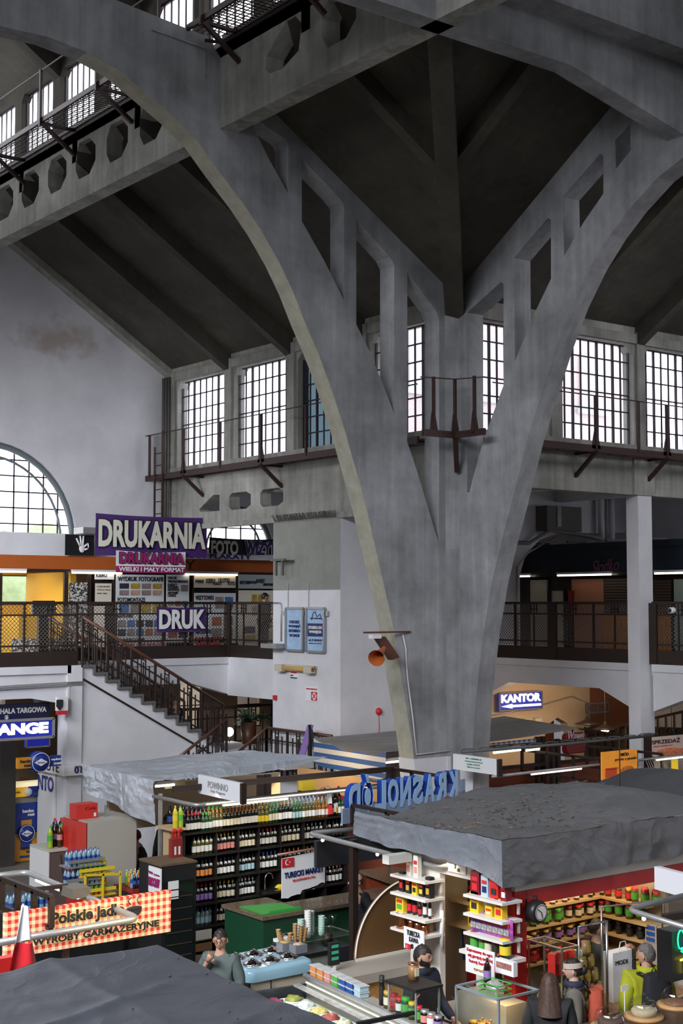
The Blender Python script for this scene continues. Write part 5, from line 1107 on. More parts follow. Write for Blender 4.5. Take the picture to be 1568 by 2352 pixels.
b.build('bow',mat('red_ribbon',(.6,.03,.02),.3),r);b=MB();b.box((p.x-.05,p.y-.055,1.75),(p.x-.02,p.y-.05,1.87));b.box((p.x+.02,p.y-.055,1.75),(p.x+.05,p.y-.05,1.87));b.build('window',LB['white'],r)
# boxes in the bottom of the shelf
for (x0_,x1_,y0_,y1_,nm,m,lab) in ((450,486,2136,2158,'carton',LB['white'],'white printed carton at the bottom left of the wine shelf'),(449,487,2160,2184,'cardboard_box',mat('cardboard',(.30,.17,.08),.8),'brown cardboard box at the bottom left of the wine shelf')):
    a,b_,z0,z1=RY(x0_,y0_,x1_,y1_,WY-.02);q=MB();q.box((a,WY-.02,max(0.01,z0)),(b_,WY+.3,z1));tag(q.build(nm,m),lab,'box')
# tap and sink bay
p=at(612,2045,Y=WY-.05);r=thing('sink_tap','steel gooseneck tap over the small sink in the wine shelf','tap',(p.x,WY,p.z));b=MB();b.tube([(p.x,WY,p.z)] +[(p.x+.08-.08*math.cos(t),WY,p.z+.16+.10*math.sin(t)) for t in [i*math.pi/8 for i in range(9)]],.01,6);b.build('spout',M_steel,r)
b=MB();b.box((p.x-.08,WY-.1,p.z-.06),(p.x+.36,WY+.3,p.z-.02));tag(b.build('steel_sink',M_steel),'small steel sink board in the fourth bay of the wine shelf','sink');b=MB();b.ball((p.x+.3,WY,p.z+.01),(.09,.05,.04),6,.6);tag(b.build('yellow_cloth',LB['yellow']),'crumpled yellow cloth on the small sink','cloth')
# silver tarp over the liquor stall
M_silver=clothmat('silver_tarp',(.58,.63,.70),.30,.35,1.8,.6)
def cloth(name,fn,nu,nv,m,label=None,parent=None,cat='tarpaulin'):
    g=MB();g.grid(fn,nu,nv);return g.build(name,m,parent,label,cat if label else None,smooth=True,recalc=False)
def wr(x,y,s=1.0,a=.03):return a*(noise.noise(Vector((x*1.1*s,y*1.1*s,0))) +.5*noise.noise(Vector((x*3*s,y*3*s,5))) +.25*abs(noise.noise(Vector((x*7*s,y*6*s,9)))))
r=thing('silver_tarpaulin','shiny silver tarpaulin roof over the liquor stall hanging down on the left','tarpaulin',(12.6,20.5,2.0))
TA,TB,TC,TD=at(355,1792,Z=2.7),at(196,1757,Z=2.7),at(560,1722,Z=2.86),at(752,1741,Z=2.66)
TE=at(620,1768,Z=2.66);TF=at(430,1776,Z=2.72)
def bil(a,b,c,d,u,v):return a.lerp(b,u).lerp(d.lerp(c,u),v)
def t1(u,v):
    p=bil(TA,TD,TC,TB,u,v);q=p.copy();q.z+=.05*math.sin(math.pi*v) *math.sin(math.pi*u) +wr(p.x*1.3,p.y*1.3,1,.035) -(.10*math.sin(math.pi*u) if v<.05 else 0);return q
cloth('roof_sheet',t1,60,30,M_silver,parent=r)
def t2(u,v):
    p=TB.lerp(TA,u);dr=.42+.28*u;q=p-UPZ*dr*v;q.x-=.02+.10*v*math.sin(u*11) *.5+abs(wr(u*4,v*2.2,1.4,.05)) *min(1,v*3);return q
cloth('side_drop',t2,50,20,M_silver,parent=r)
# stall frame, tubes, sign
GP='aluminium lamp rails over the stalls'
def lamp_rail(pts,label,rad=.045,lampseg=None,z=None,spots=()):
    r=thing('lamp_rail',label,'lamp rail',pts[0]);pts=[Vector(p) for p in pts]
    out=[pts[0]]
    for i in range(1,len(pts) -1):
        a,b,c=pts[i-1],pts[i],pts[i+1];d1=(a-b).normalized() *.14;d2=(c-b).normalized() *.14
        for t in (0,.25,.5,.75,1):out.append((b+d1) *(1-t) **2+b*2*t*(1-t) +(b+d2) *t**2)
    out.append(pts[-1]);rad*= .66;m=MB();m.tube(out,rad,10);m.build('tube',M_alu,r)
    for (i,f0,f1) in (lampseg or []):
        a,b=pts[i].lerp(pts[i+1],f0),pts[i].lerp(pts[i+1],f1);m=MB();m.tube([a-UPZ*(rad+.008),b-UPZ*(rad+.008)],.02,6);m.build('fluorescent_tube',M_tubeglow,r)
        L=(b-a).length;l=area('rail_light',(a+b) /2-UPZ*(rad+.06),(a+b) /2-UPZ*2+Vector((0.01,0.3,0)),L,.05,4*L,(1,.84,.62))
        l.rotation_euler=(0,0,math.atan2((b-a).y,(b-a).x))
    for (i,f) in spots:
        a=pts[i].lerp(pts[i+1],f);m=MB();m.ball(a-UPZ*(rad+.01),.022,6);m.build('spot_bulb',M_warmglow,r)
    return r
PT=lambda x,y,z:at(x,y,Z=z)
a=PT(450,1850,2.45);e=PT(890,1797,2.45);s0=PT(352,1829,2.45)
lamp_rail([s0,a,(e.x,a.y,2.45),(e.x-.02,a.y+.9,2.45)],'long aluminium lamp rail over the liquor bottles',lampseg=[(1,.12,.42)],spots=[(1,.95)])
for (x,lab) in ((a.x+1.3,'left'),(a.x+2.6,'middle')):pass
area('liquor_light',(12.9,18.3,2.5),(12.9,19.2,.9),3.2,.3,12,(1,.88,.7))
dpost(606,1768,19.62,2.62,'double brown steel post rising between the bottles of the liquor stall')
b=MB();b.bar((TA.x,18.95,2.62),(TD.x+.1,18.95,2.62),.07,.09);tag(b.build('steel_beam',M_brown),'brown steel front beam under the silver tarpaulin','beam')
b=MB();b.bar((X0+.8,18.95,2.35),(TD.x+.1,18.95,2.35),.05,.07);tag(b.build('steel_beam',M_brown),'lower brown steel beam above the liquor bottles','beam')
b=MB();b.cbox((TD.x+.05,18.95,1.3),(.08,.08,2.6));tag(b.build('steel_post',M_brown),'brown steel post at the right end of the liquor stall','post')
b=MB();b.cbox((TA.x+.03,19.4,1.25),(.05,.05,2.5));tag(b.build('steel_post',M_alu),'thin grey post under the left end of the silver tarpaulin','post')
p=at(437,1840,Y=19.6);tube_lamp(at(357,1806,Y=19.9),at(400,1802,Y=19.9),'lit fluorescent tube just under the left edge of the silver tarpaulin')
b=MB();b.box((at(378,1800,Y=20).x,19.98,at(378,1812,Y=20).z),(at(424,1800,Y=20).x,20.02,at(378,1784,Y=20).z));tag(b.build('yellowed_board',mat('yellowed_board',(.5,.45,.28),.6)),'yellowed board behind the lit tube under the silver tarpaulin','board')
def hang_sign(x0,y0,x1,y1,z,lines,label,hgt,depth=.06,ang=None,m=None):
    """free-hanging white sign: top edge through two sight lines at height z"""
    A_=at(x0,y0,Z=z);B_=at(x1,y1,Z=z);rt=(B_-A_).normalized();L=(B_-A_).length;nn=rt.cross(UPZ)
    r=thing('hanging_sign',label,'sign',(A_+B_) /2-UPZ*hgt)
    b=MB();b.prism([A_,B_,B_-UPZ*hgt,A_-UPZ*hgt],-nn*depth);b.build('panel',m or mat('white_lightbox_face',(.78,.80,.85),.4),r)
    b=MB();b.prism([B_+rt*.05+nn*.01,B_+nn*.01,B_-UPZ*(hgt+.02) +nn*.01,B_+rt*.05-UPZ*(hgt+.02) +nn*.01],-nn*(depth+.03));b.build('end_cap',M_brown,r)
    for (t,fa,fb,fc,fd,mm,bold) in lines:
        q=MB();q.text(t,A_+rt*L*fa-UPZ*hgt*(1-fc) +nn*.008,rt,UPZ,L*(fb-fa),hgt*(fd-fc),bold,.003);q.build('lettering',mm,r)
    return r
M_pale=mat('pale_grey_print',(.30,.30,.31),.5)
hang_sign(455,1779,552,1799,2.8,[('POWINNO',.25,.72,.42,.78,M_pale,-.005),('Hala Targowa',.32,.66,.18,.34,M_pale,0)],'white hanging sign reading POWINNO Hala Targowa',.29)
hang_sign(1040,1731,1141,1744,2.75,[('ART. CUKIERNICZE',.3,.66,.78,.88,M_green,.0),('OGÓLNOSPOŻYWCZE',.28,.68,.60,.70,M_green,.0),('stoisko 133/134',.33,.62,.42,.52,M_green,0),('Sławomir',.33,.63,.24,.34,M_green,0)],'white hanging sign with small green print beside the pier foot',.28)
q=at(1502,1990,Z=2.5)
hang_sign(1502,1990,1590,2013,2.45,[],'blank white hanging sign at the right edge over the red-framed stall',.26,.08)
ladder((TD.x+.1,18.9,2.62),(TD.x+.1,17.5,2.62),.3,'brown bracket frame right of the silver tarpaulin in front of the striped awning')
# tall grey cabinet, red crates, chest freezer and its bottles at left
Q=at(198,1888,Z=2.0);xr_=at(302,1873,Z=2.0).x;yb=at(160,1872,Z=2.0).y
r=thing('drinks_fridge','tall fridge seen from its plain beige back with a red side','fridge',(Q.x+.45,Q.y+.4,0));b=MB();b.box((Q.x+.01,Q.y,0),(xr_,yb,2.0));b.build('cabinet',mat('beige_grey_cabinet',(.46,.43,.38),.5),r);b=MB();b.box((Q.x,Q.y,0),(Q.x+.02,yb,1.98));b.build('side_sheet',mat('red_fridge_side',(.6,.03,.02),.4),r);b=MB();b.cbox((Q.x+.5,Q.y+.3,2.09),(.03,.03,.2));b.build('support_rod',M_alu,r)
M_cr=mat('red_crate',(.6,.03,.02),.45)
def redbox(x,y,z,sx,sy,sz,label,logo=True):
    r=thing('red_drink_box',label,'box',(x,y,z));b=MB();b.cbox((x,y,z+sz/2),(sx,sy,sz));b.build('carton',M_cr,r)
    q=MB();q.text('Cola',(x-sx*.1,y-sy/2-.004,z+sz*.6),(1,0,0),UPZ,sx*.5,sz*.22,.0,.003,shear=.3);q.build('lettering',mat('dark_red_print',(.25,.01,.01),.4),r);q=MB();q.box((x+sx*.32,y-sy/2-.004,z+.03),(x+sx*.42,y-sy/2,z+.09));q.build('white_tag',LB['white'],r)
P_=at(197,1881,Z=2.0);redbox(P_.x+.02,P_.y+.12,2.0,.38,.25,.24,'red cola carton standing on top of the tall fridge')
Q2=at(113,1952,Z=1.5);x2=at(180,1943,Z=1.5).x;y2=at(85,1937,Z=1.5).y
r=thing('chest_freezer','white chest freezer covered with soft drink bottles','freezer',(Q2.x+.3,Q2.y+.3,0));b=MB();b.box((Q2.x,Q2.y,0),(x2,y2,1.46));b.build('body',mat('grey_glass_door',(.10,.10,.09),.3),r);b=MB();b.box((Q2.x-.02,Q2.y-.02,1.46),(x2,y2,1.5));b.build('top_lid',mat('offwhite_lid',(.55,.53,.45),.5),r);b=MB();b.box((Q2.x-.02,Q2.y-.01,0),(Q2.x,y2,1.46));b.build('side_panel',M_w,r);b=MB();b.tube([(Q2.x+.2,Q2.y-.01,1.4),(Q2.x+.25,Q2.y-.02,1.0),(Q2.x+.35,Q2.y-.01,.6)],.006,5);b.build('cable',M_black,r)
cols=[('lime','green','green','yellow-green soda'),('cola','green','green','dark soda with green cap'),('brown','pink','green','brown iced tea'),('orange','orange','green','orange soda'),('cola','lilac','blue','dark soda with blue cap')]
for i,(g,l,cp,w) in enumerate(cols):o=bottle('soft_drink_bottle',GL[g],LB[l],CAPS[cp],.36,.048,'%s bottle at the left end of the chest freezer top' % w,plastic=True);o.location=(Q2.x+.08+.085*i if i<4 else Q2.x+.22,Q2.y+.14+(.12 if i % 2== 1 else 0) +(.12 if i== 4 else 0),1.5)
k0=at(128,1937,Z=1.5);k1=at(160,1934,Z=1.5);pts=[(k0.x+(k1.x-k0.x) *(i % 3) /2+.04*(i // 3),k0.y+.11*(i // 3),1.5) for i in range(9)]
row(lambda:bottle('cola_bottle',GL['cola'],LB['red'],CAPS['red'],.38,.052,plastic=True),pts,'large cola bottle with red cap on the chest freezer','red capped cola bottles on the chest freezer')
redbox(x2+.0,Q2.y+.02,1.42,.3,.25,.26,'red cola carton leaning at the right end of the chest freezer');redbox(x2+.22,Q2.y-.12,1.45,.3,.1,.4,'tall red cola carton with bottle picture beside the tall fridge')
# drink rack and low table with bottles
P_=at(190,2068,Z=.05); 
def rack_at(px,py,z,n,m,rows_,g,l,cp,label,lab2):
    c=at(px,py,Y=19.75);z=c.z;b=MB();b.box((c.x-.3,c.y-.16,z-.02),(c.x+.3,c.y+.16,z));b.bar((c.x-.3,c.y-.16,z+.08),(c.x+.3,c.y-.16,z+.08),.015,.05);tag(b.build('rack_shelf',m),label,'shelf')
    row(lambda:bottle('soft_drink_bottle',GL[g],LB[l],CAPS[cp],.24,.032,plastic=True),[(c.x-.25+.08*(i % n),c.y-.1+.1*(i // n),z) for i in range(n*rows_)],lab2,lab2)
rack_at(187,1985,1.22,7,M_alu,2,'water','blue','blue','grey rack board holding water bottles beside the chest freezer','clear water bottle on the upper grey rack board');rack_at(212,2005,1.08,6,LB['yellow'],2,'yellow','green','green','yellow rack board with small yellow drinks','small yellow-green drink on the yellow rack');rack_at(184,2028,.85,7,M_alu,2,'water','navy','blue','lower grey rack board with dark water bottles','dark labelled water bottle on the lower grey rack board');rack_at(215,2052,.70,6,LB['yellow'],2,'orange','green','green','lower yellow rack board with orange drinks','orange and green drink on the lower yellow rack')
c=at(222,2045,Y=19.75);b=MB()
for dx in (-.3,.0,.3):b.bar((c.x+dx,c.y-.2,.62),(c.x+dx,c.y-.2,1.35),.03)
b.bar((c.x-.3,c.y-.2,1.35),(c.x+.3,c.y-.2,1.3),.03);b.bar((c.x-.3,c.y-.2,.64),(c.x+.3,c.y-.2,.64),.03);tag(b.build('yellow_wire_rack',LB['yellow']),'yellow wire frame of the drinks rack in front of the tall fridge','frame')
b=MB();b.box((c.x-.35,c.y-.22,0),(c.x+.35,c.y+.2,.62));tag(b.build('black_box',M_black),'low black base under the yellow wire rack','base')
c=at(318,2035,Z=1.05);b=MB();b.box((c.x-.25,c.y-.25,1.0),(c.x+.35,c.y+.35,1.05));b.box((c.x-.25,c.y-.27,.98),(c.x+.35,c.y-.25,1.07));b.m=1;b.box((c.x-.2,c.y-.2,0),(c.x+.3,c.y+.3,1.0));tag(b.build('red_display_table',[mat('red_shelf_edge',(.3,.02,.02),.5),M_black]),'red edged display table crowded with small drinks by the wine fridge','table')
for i,(g,cp,l,w) in enumerate((('cola','red','blue','dark'),('water','blue','blue','blue'),('orange','yellow','yellow','yellow'),('lime','white','green','green'))):
    row(lambda:bottle('soft_drink_bottle',GL[g],LB[l],CAPS[cp],.24,.032,plastic=True),[(c.x-.18+.075*(j % 6) +.02*i,c.y-.2+.12*i+.05*(j // 6),1.05) for j in range(6)],'small %s drink in row %s on the red edged table' % (w,['one','two','three','four'][i]),'small %s drinks on the red edged table' % w)
c=at(283,2058,Z=.8);b=MB();b.ball(c,(.2,.15,.12),8,.5);tag(b.build('snack_bags',mat('snack_foil',(.5,.2,.03),.3,var=.7,scale=14)),'heap of orange and yellow snack bags left of the red edged table','snack bags',kind='stuff')
c=at(75,2075,Z=.9);row(lambda:bottle('water_bottle',GL['water'],LB['blue'],CAPS['blue'],.3,.042,plastic=True),[(c.x-.4+.1*(i % 7),c.y-.1+.12*(i // 7),.8) for i in range(14)],'blue capped water bottle in the pack behind the gingham banner','water bottles behind the gingham banner')
b=MB();b.box((c.x-.5,c.y-.2,0),(c.x+.4,c.y+.2,.8));tag(b.build('low_cabinet',M_black),'low dark cabinet behind the gingham banner holding water bottles','cabinet')
# ------------------------------------------------------------------ green bar counter with granite top
M_gran=mat('brown_granite',(.16,.12,.08),.18,var=.6,scale=45,coat=.2);M_dgreen=mat('dark_green_counter',(.008,.055,.025),.4)
G0=at(603,2107,Z=1.1);G1=at(527,2075,Z=1.1);G2=at(1000,2028,Z=1.1)
r=thing('bar_counter','dark green bar counter with brown granite top in front of the wine shelf','counter',(G0.x+1.5,G0.y+.4,0))
b=MB();b.prism([(G0.x+.04,G0.y+.04,0),(G0.x+3.4,G0.y+.04,0),(G0.x+3.4,G0.y+.6,0),(G0.x+.75,G0.y+.6,0),(G0.x+.75,G1.y,0),(G0.x+.04,G1.y,0)],(0,0,1.05));b.build('base',M_dgreen,r)
b=MB();b.prism([(G0.x,G0.y,1.05),(G0.x+3.5,G0.y,1.05),(G0.x+3.9,G0.y+.9,1.05),(G0.x+3.9,G0.y+1.9,1.05),(G0.x+3.2,G0.y+1.9,1.05),(G0.x+3.0,G0.y+.62,1.05),(G0.x+.8,G0.y+.62,1.05),(G0.x+.8,G1.y+.03,1.05),(G0.x,G1.y+.03,1.05)],(0,0,.05));b.build('granite_top',M_gran,r)
b=MB();b.prism([(G0.x+3.2,G0.y+.7,0),(G0.x+3.8,G0.y+.9,0),(G0.x+3.8,G0.y+1.85,0),(G0.x+3.3,G0.y+1.85,0)],(0,0,1.05));b.build('curved_base',M_redwood,r)
p=at(597,2082,Z=1.11);q=at(647,2088,Z=1.11);b=MB();b.prism([(G0.x+.08,G0.y+.12,1.101),(G0.x+.72,G0.y+.08,1.101),(G0.x+.72,G0.y+.58,1.101),(G0.x+.1,G0.y+.75,1.101)],(0,0,.012));b.bar((G0.x+.2,G0.y+.14,1.12),(G0.x+.75,G0.y+.12,1.12),.03);tag(b.build('cutting_mat',mat('bright_green_sheet',(.03,.36,.05),.5)),'bright green mat lying on the granite counter','mat')
c=MB();c.box((G0.x+4.3,G0.y+1.4,0),(G0.x+4.4,G0.y+5,2.0));tag(c.build('stall_back_panel',M_redwood),'dark red-brown partition behind the woman with the pink cap','panel')
# ------------------------------------------------------------------ turkish market banner and its rod
x0,x1,z0,z1=RY(647,1962,746,2056,15.6);r=thing('banner','white torn-edge banner reading TURECKI MARKET with a red crescent flag','banner',((x0+x1) /2,15.6,z0))
rnd=random.Random(2);pts=[(x0,15.6,z1-.02),(x1,15.6,z1+.02),(x1,15.6,z0+.12)];n=14
top_pts=[(x1-(x1-x0) *i/n,z0+.12-.13*math.sin(i/n*math.pi/2) +rnd.uniform(-.012,.03)) for i in range(1,n)]
pts+=[(a,15.6,b_) for a,b_ in top_pts] +[(x0,15.6,z0)];b=MB();b.prism(pts,(0,.01,0));b.build('cloth',M_whitep,r)
w=x1-x0;h=z1-z0;b=MB();b.box((x0,15.588,z1-h*.26),(x0+w*.27,15.598,z1-.025));b.build('red_flag',M_redp,r)
def crescent(cx,y,cz,s,m,parent,axis='y'):
    pts=[]
    for i in range(17):a=R(50+260*i/16);pts.append((cx+s*math.cos(a),cz+s*math.sin(a)))
    for i in range(17):a=R(305-250*i/16);pts.append((cx+s*.25+s*.78*math.cos(a),cz+s*.78*math.sin(a)))
    star=[(cx+s*1.05+s*(.42 if k % 2== 0 else .17) *math.cos(R(180+36*k)),cz+s*(.42 if k % 2== 0 else .17) *math.sin(R(180+36*k))) for k in range(10)]
    b=MB()
    if axis== 'y':b.add([(a,y,c) for a,c in pts],[tuple(range(len(pts)))]);b.add([(a,y,c) for a,c in star],[tuple(range(10))])
    else:b.add([(y,2*cx-a+0,c) for a,c in pts],[tuple(range(len(pts)))]);b.add([(y,2*cx-a,c) for a,c in star],[tuple(range(10))])
    b.build('crescent_and_star',m,parent)
crescent(x0+w*.11,15.582,z1-h*.14,h*.07,M_whitep,r)
b=MB();b.text('TURECKI MARKET',(x0+w*.05,15.59,z0+h*.47),(1,0,.04),UPZ,w*.9,h*.14,.03,.003);b.build('lettering',M_navy,r)
b=MB();b.text('MEL & DI POLAND SP. Z O.O.',(x0+w*.24,15.59,z0+h*.37),(1,0,.04),UPZ,w*.52,h*.05,.0,.003);b.build('lettering',M_redp,r)
b=MB();b.add([(x0+w*.42,15.59,z0+.02)] +[(x0+w*t,15.59,z0+h*hh) for t,hh in ((.42,.06),(.46,.13),(.52,.09),(.58,.11),(.62,.15),(.66,.10),(.72,.14),(.78,.12),(.84,.17),(.88,.13),(.94,.17),(1,.2))] +[(x1,15.59,z0+.13)],[tuple(range(14))][::1]);b.build('skyline_print',M_ink,r)
rd0,rd1=at(644,1964,Y=15.58),at(900,1924,Y=15.58);b=MB();b.tube([(rd0.x-.05,15.58,z1+.04),(rd1.x,15.58,z1+.10)],.018,8);b.tube([(x0+.1,15.6,z1),(x0+.1,15.58,z1+.05)],.005,4);tag(b.build('hanging_rod',mat('copper_rod',(.25,.12,.08),.4,.4)),'thin reddish rod from which the TURECKI MARKET banner hangs','rod')
# second lamp rail loop over the centre stall
lamp_rail([PT(812,1905,2.45),PT(708,1914,2.45),PT(1015,1992,2.45),PT(1105,1977,2.45)],'bent aluminium lamp rail in front of the white tea stall wall',rad=.05,spots=[(1,.12),(1,.55)])
b=MB();b.cbox((at(912,1975,Z=2.5).x,at(912,1975,Z=2.5).y,2.52),(.35,.12,.1));tag(b.build('lamp_ballast',mat('pale_ballast',(.5,.5,.48),.5)),'pale ballast box on the bent lamp rail beside the dark post','box')
# centre stall flat roof with frames, the blue letter sign and clutter
M_grille=mat('dusty_grey_metal',(.16,.165,.17),.6,.3,var=.25,scale=6);M_charcoal=mat('charcoal_panel',(.018,.02,.026),.5)
K0=at(783,1900,Z=2.35); 
b=MB();b.box((K0.x+.1,13.6,2.22),(16.6,K0.y-.3,2.28));tag(b.build('flat_stall_roof',M_grille),'dusty grey flat stall roof behind the big grey tarpaulin','roof')
b=MB();b.box((K0.x-.8,15.3,1.95),(14.6,15.36,2.3));b.box((K0.x+.1,15.36,1.98),(14.4,16.6,2.05));tag(b.build('dark_fascia',M_charcoal),'charcoal fascia under the flat roof behind the bent lamp rail','fascia')
ladder((12.6,16.3,2.55),(12.6,13.9,2.55),.28,'brown bracket frame crossing the flat roof below the blue letters');ladder((15.4,15.2,2.75),(14.0,14.1,2.6),.3,'brown bracket frame on the flat roof beside the big grey tarpaulin')
b=MB();b.bar((12.8,14.6,2.36),(16.2,14.9,2.36),.06);b.bar((13.0,15.6,2.34),(16.2,15.7,2.34),.04)
tag(b.build('roof_beam',M_brown),'dark brown beams lying across the flat stall roof','beam')
b=MB()
for k in range(10):b.bar((12.7+.35*k,14.4,2.31),(12.9+.35*k,16.3,2.31),.03)
tag(b.build('roof_slats',mat('blue_grey_steel',(.10,.13,.15),.5)),'thin steel slats lying across the flat roof under the blue letters','slats',kind='stuff')
b=MB()
for k in range(40):c=Vector((rnd.uniform(12.8,16.2),rnd.uniform(13.8,16.0),2.3));b.tube([c,c+Vector((rnd.uniform(-.15,.15),rnd.uniform(-.15,.15),.03)),c+Vector((rnd.uniform(-.3,.3),rnd.uniform(-.2,.2),.0))],.008,4)
tag(b.build('roof_litter',mat('cable_litter',(.06,.06,.06),.6)),'loose wires and litter scattered on the flat stall roof','litter',kind='stuff')
p=at(939,1851,Z=2.36);q=at(1030,1851,Z=2.36)
for i,c in enumerate((p,q)):b=MB();b.lathe([(.02,-.03),(.08,-.03),(.09,.03),(.03,.03)],c+UPZ*.06,14,'y');tag(b.build('caster_wheel',mat('rusty_wheel',(.12,.06,.04),.6)),'small rusty wheel under the %s of the blue letter sign' % ('middle' if i== 0 else 'right end'),'wheel')
# letters seen from behind: mirrored KRASNOLÓD
L0=at(783,1893,Z=2.28);L1=at(1065,1847,Z=2.28);rt=(L1-L0);LL=rt.length;rt.normalize();nn=Vector((rt.y,-rt.x,0))
r=thing('letter_sign','blue three-dimensional letter sign KRASNOLÓD seen mirrored from behind','sign',(L0+L1) /2)
M_bletter=mat('sky_blue_letter',(.36,.56,.85),.35,var=.1);M_bside=mat('deep_blue_edge',(.01,.06,.35),.3);M_brail=mat('pale_blue_rail',(.26,.33,.47),.45)
b=MB();b.prism([L0,L1,L1+UPZ*.22,L0+UPZ*.22],nn*.03);b.build('back_rail',M_brail,r)
b=MB();b.prism([L1-rt*.1,L1,L1+UPZ*.40,L1-rt*.1+UPZ*.40],nn*.03);b.build('end_piece',M_brail,r)
word='KRASNOLÓD';n=len(word);w=LL*.90/n
for i,ch in enumerate(word):
    o=L1-rt*(LL*.07+w*i) +UPZ*.12-nn*.07;hh=.56 if ch== 'Ó' else .44
    b=MB();b.text(ch,o+nn*.055,-rt,UPZ,w*.84,hh,.04,.05);m=b.build('letter',M_bside,r)
    b=MB();b.text(ch,o+nn*.109,-rt,UPZ,w*.84,hh,.04,.004);b.build('letter_back',M_bletter,r)
# ------------------------------------------------------------------ dark post, bronze disc, plywood front
p=at(812,2100,Y=14.2);b=MB();b.cbox((p.x,14.2,1.25),(.085,.085,2.5));tag(b.build('steel_post',M_brown),'dark steel post standing beside the bronze half disc','post')
D0=at(815,2204,Y=13.5);D1=at(925,2186,Y=13.5);DT=at(925,2022,Y=13.5);rr=DT.z-D0.z;r=thing('bronze_disc_panel','large bronze quarter-round panel with pale rim leaning at the tea stall','panel',(D1.x,13.5,D0.z))
cx=D1.x+.15;RD=cx-D0.x;sc=rr*1.02/RD
b=MB();pts=[(cx,13.5,D0.z)] +[(cx-RD*math.cos(R(90*i/20)),13.5,D0.z+RD*sc*math.sin(R(90*i/20))) for i in range(21)];b.prism(pts,(0,.03,0));b.build('panel',mat('bronze_satin',(.22,.12,.05),.42,.5,var=.1,scale=2),r)
b=MB();b.tube([(cx-RD*math.cos(R(90*i/20)),13.49,D0.z+RD*sc*math.sin(R(90*i/20))) for i in range(21)],.012,6);b.bar((D0.x,13.48,D0.z-.03),(cx,13.48,D0.z-.03),.02,.08);b.build('rim',M_cream,r)
OZ=D0.z-.13;r=thing('plywood_partition','orange plywood stall front with pale aluminium ledge below the bronze disc','panel',(D0.x+.4,13.1,0))
a0=at(787,2240,Y=13.0);b=MB();b.box((a0.x,13.0,0),(cx+.1,13.06,OZ));b.build('plywood',mat('osb_plywood',(.42,.20,.05),.6,var=.35,scale=30),r);b=MB();b.box((a0.x-.03,12.95,OZ),(cx+.1,13.56,OZ+.11));b.build('ledge',mat('aluminium_ledge',(.34,.31,.27),.5),r)
# ------------------------------------------------------------------ ice cream counter
I0=at(575,2230,Z=1.15);I1=at(697,2200,Z=1.15);IB=at(585,2180,Z=1.15)
ix0,ix1,iy0,iy1=I0.x-.02,I1.x+.1,I0.y,I0.y+.85
r=thing('ice_cream_counter','pale blue and cream retro ice cream counter with six steel lids','counter',((ix0+ix1) /2,(iy0+iy1) /2,0))
M_ice=mat('pale_blue_enamel',(.30,.50,.62),.2,coat=.5)
b=MB();b.box((ix0+.04,iy0+.04,0),(ix1-.04,iy1-.04,1.02));b.build('cabinet',mat('cream_enamel',(.55,.50,.40),.4),r)
b=MB();b.box((ix0+.02,iy0+.03,0),(ix0+.04,iy1-.04,1.0));b.build('dark_side',M_black,r)
b=MB();e=.07
def rr_pts(x0,y0,x1,y1,rad,z,n=5):
    out=[]
    for cx_,cy_,a0_ in ((x1-rad,y1-rad,0),(x0+rad,y1-rad,90),(x0+rad,y0+rad,180),(x1-rad,y0+rad,270)):
        for i in range(n+1):a=R(a0_+90*i/n);out.append((cx_+rad*math.cos(a),cy_+rad*math.sin(a),z))
    return out
def rounded_slab(x0,y0,x1,y1,z0,z1,rad,ed=.03):
    b=MB();L=[(0.0,z0),(0.0,z1-ed),(ed*.3,z1-ed*.3),(ed,z1)];rings=[rr_pts(x0+d,y0+d,x1-d,y1-d,rad,z) for d,z in L];n=len(rings[0]);vs=sum(rings,[]);fs=[]
    for k in range(len(L) -1):
        for i in range(n):fs.append((k*n+i,k*n+(i+1) % n,(k+1) *n+(i+1) % n,(k+1) *n+i))
    b.smooth=True;b.add(vs,fs);b.smooth=False;b.add(rings[-1],[tuple(range(n))]);b.add(rings[0],[tuple(range(n))[::-1]]);return b
rounded_slab(ix0,iy0,ix1,iy1,1.0,1.15,.1,.05).build('blue_top',M_ice,r)
for i in range(3):
    for j in range(2):
        c=(ix0+.20+.27*i,iy0+.24+.36*j,1.15);q=MB();q.lathe([(.12,0),(.12,.015),(.09,.03),(.05,.055),(.02,.06),(.02,.075),(.0,.08)],c,20);q.build('steel_lid',mat('polished_steel',(.75,.75,.76),.12,1.0),r)
q=MB();q.tube([(ix0+.3,iy0-.02,1.0),(ix0+.3,iy0-.03,.8),(ix0+.31,iy0-.02,.6)],.008,5);q.build('handle_cord',M_black,r)
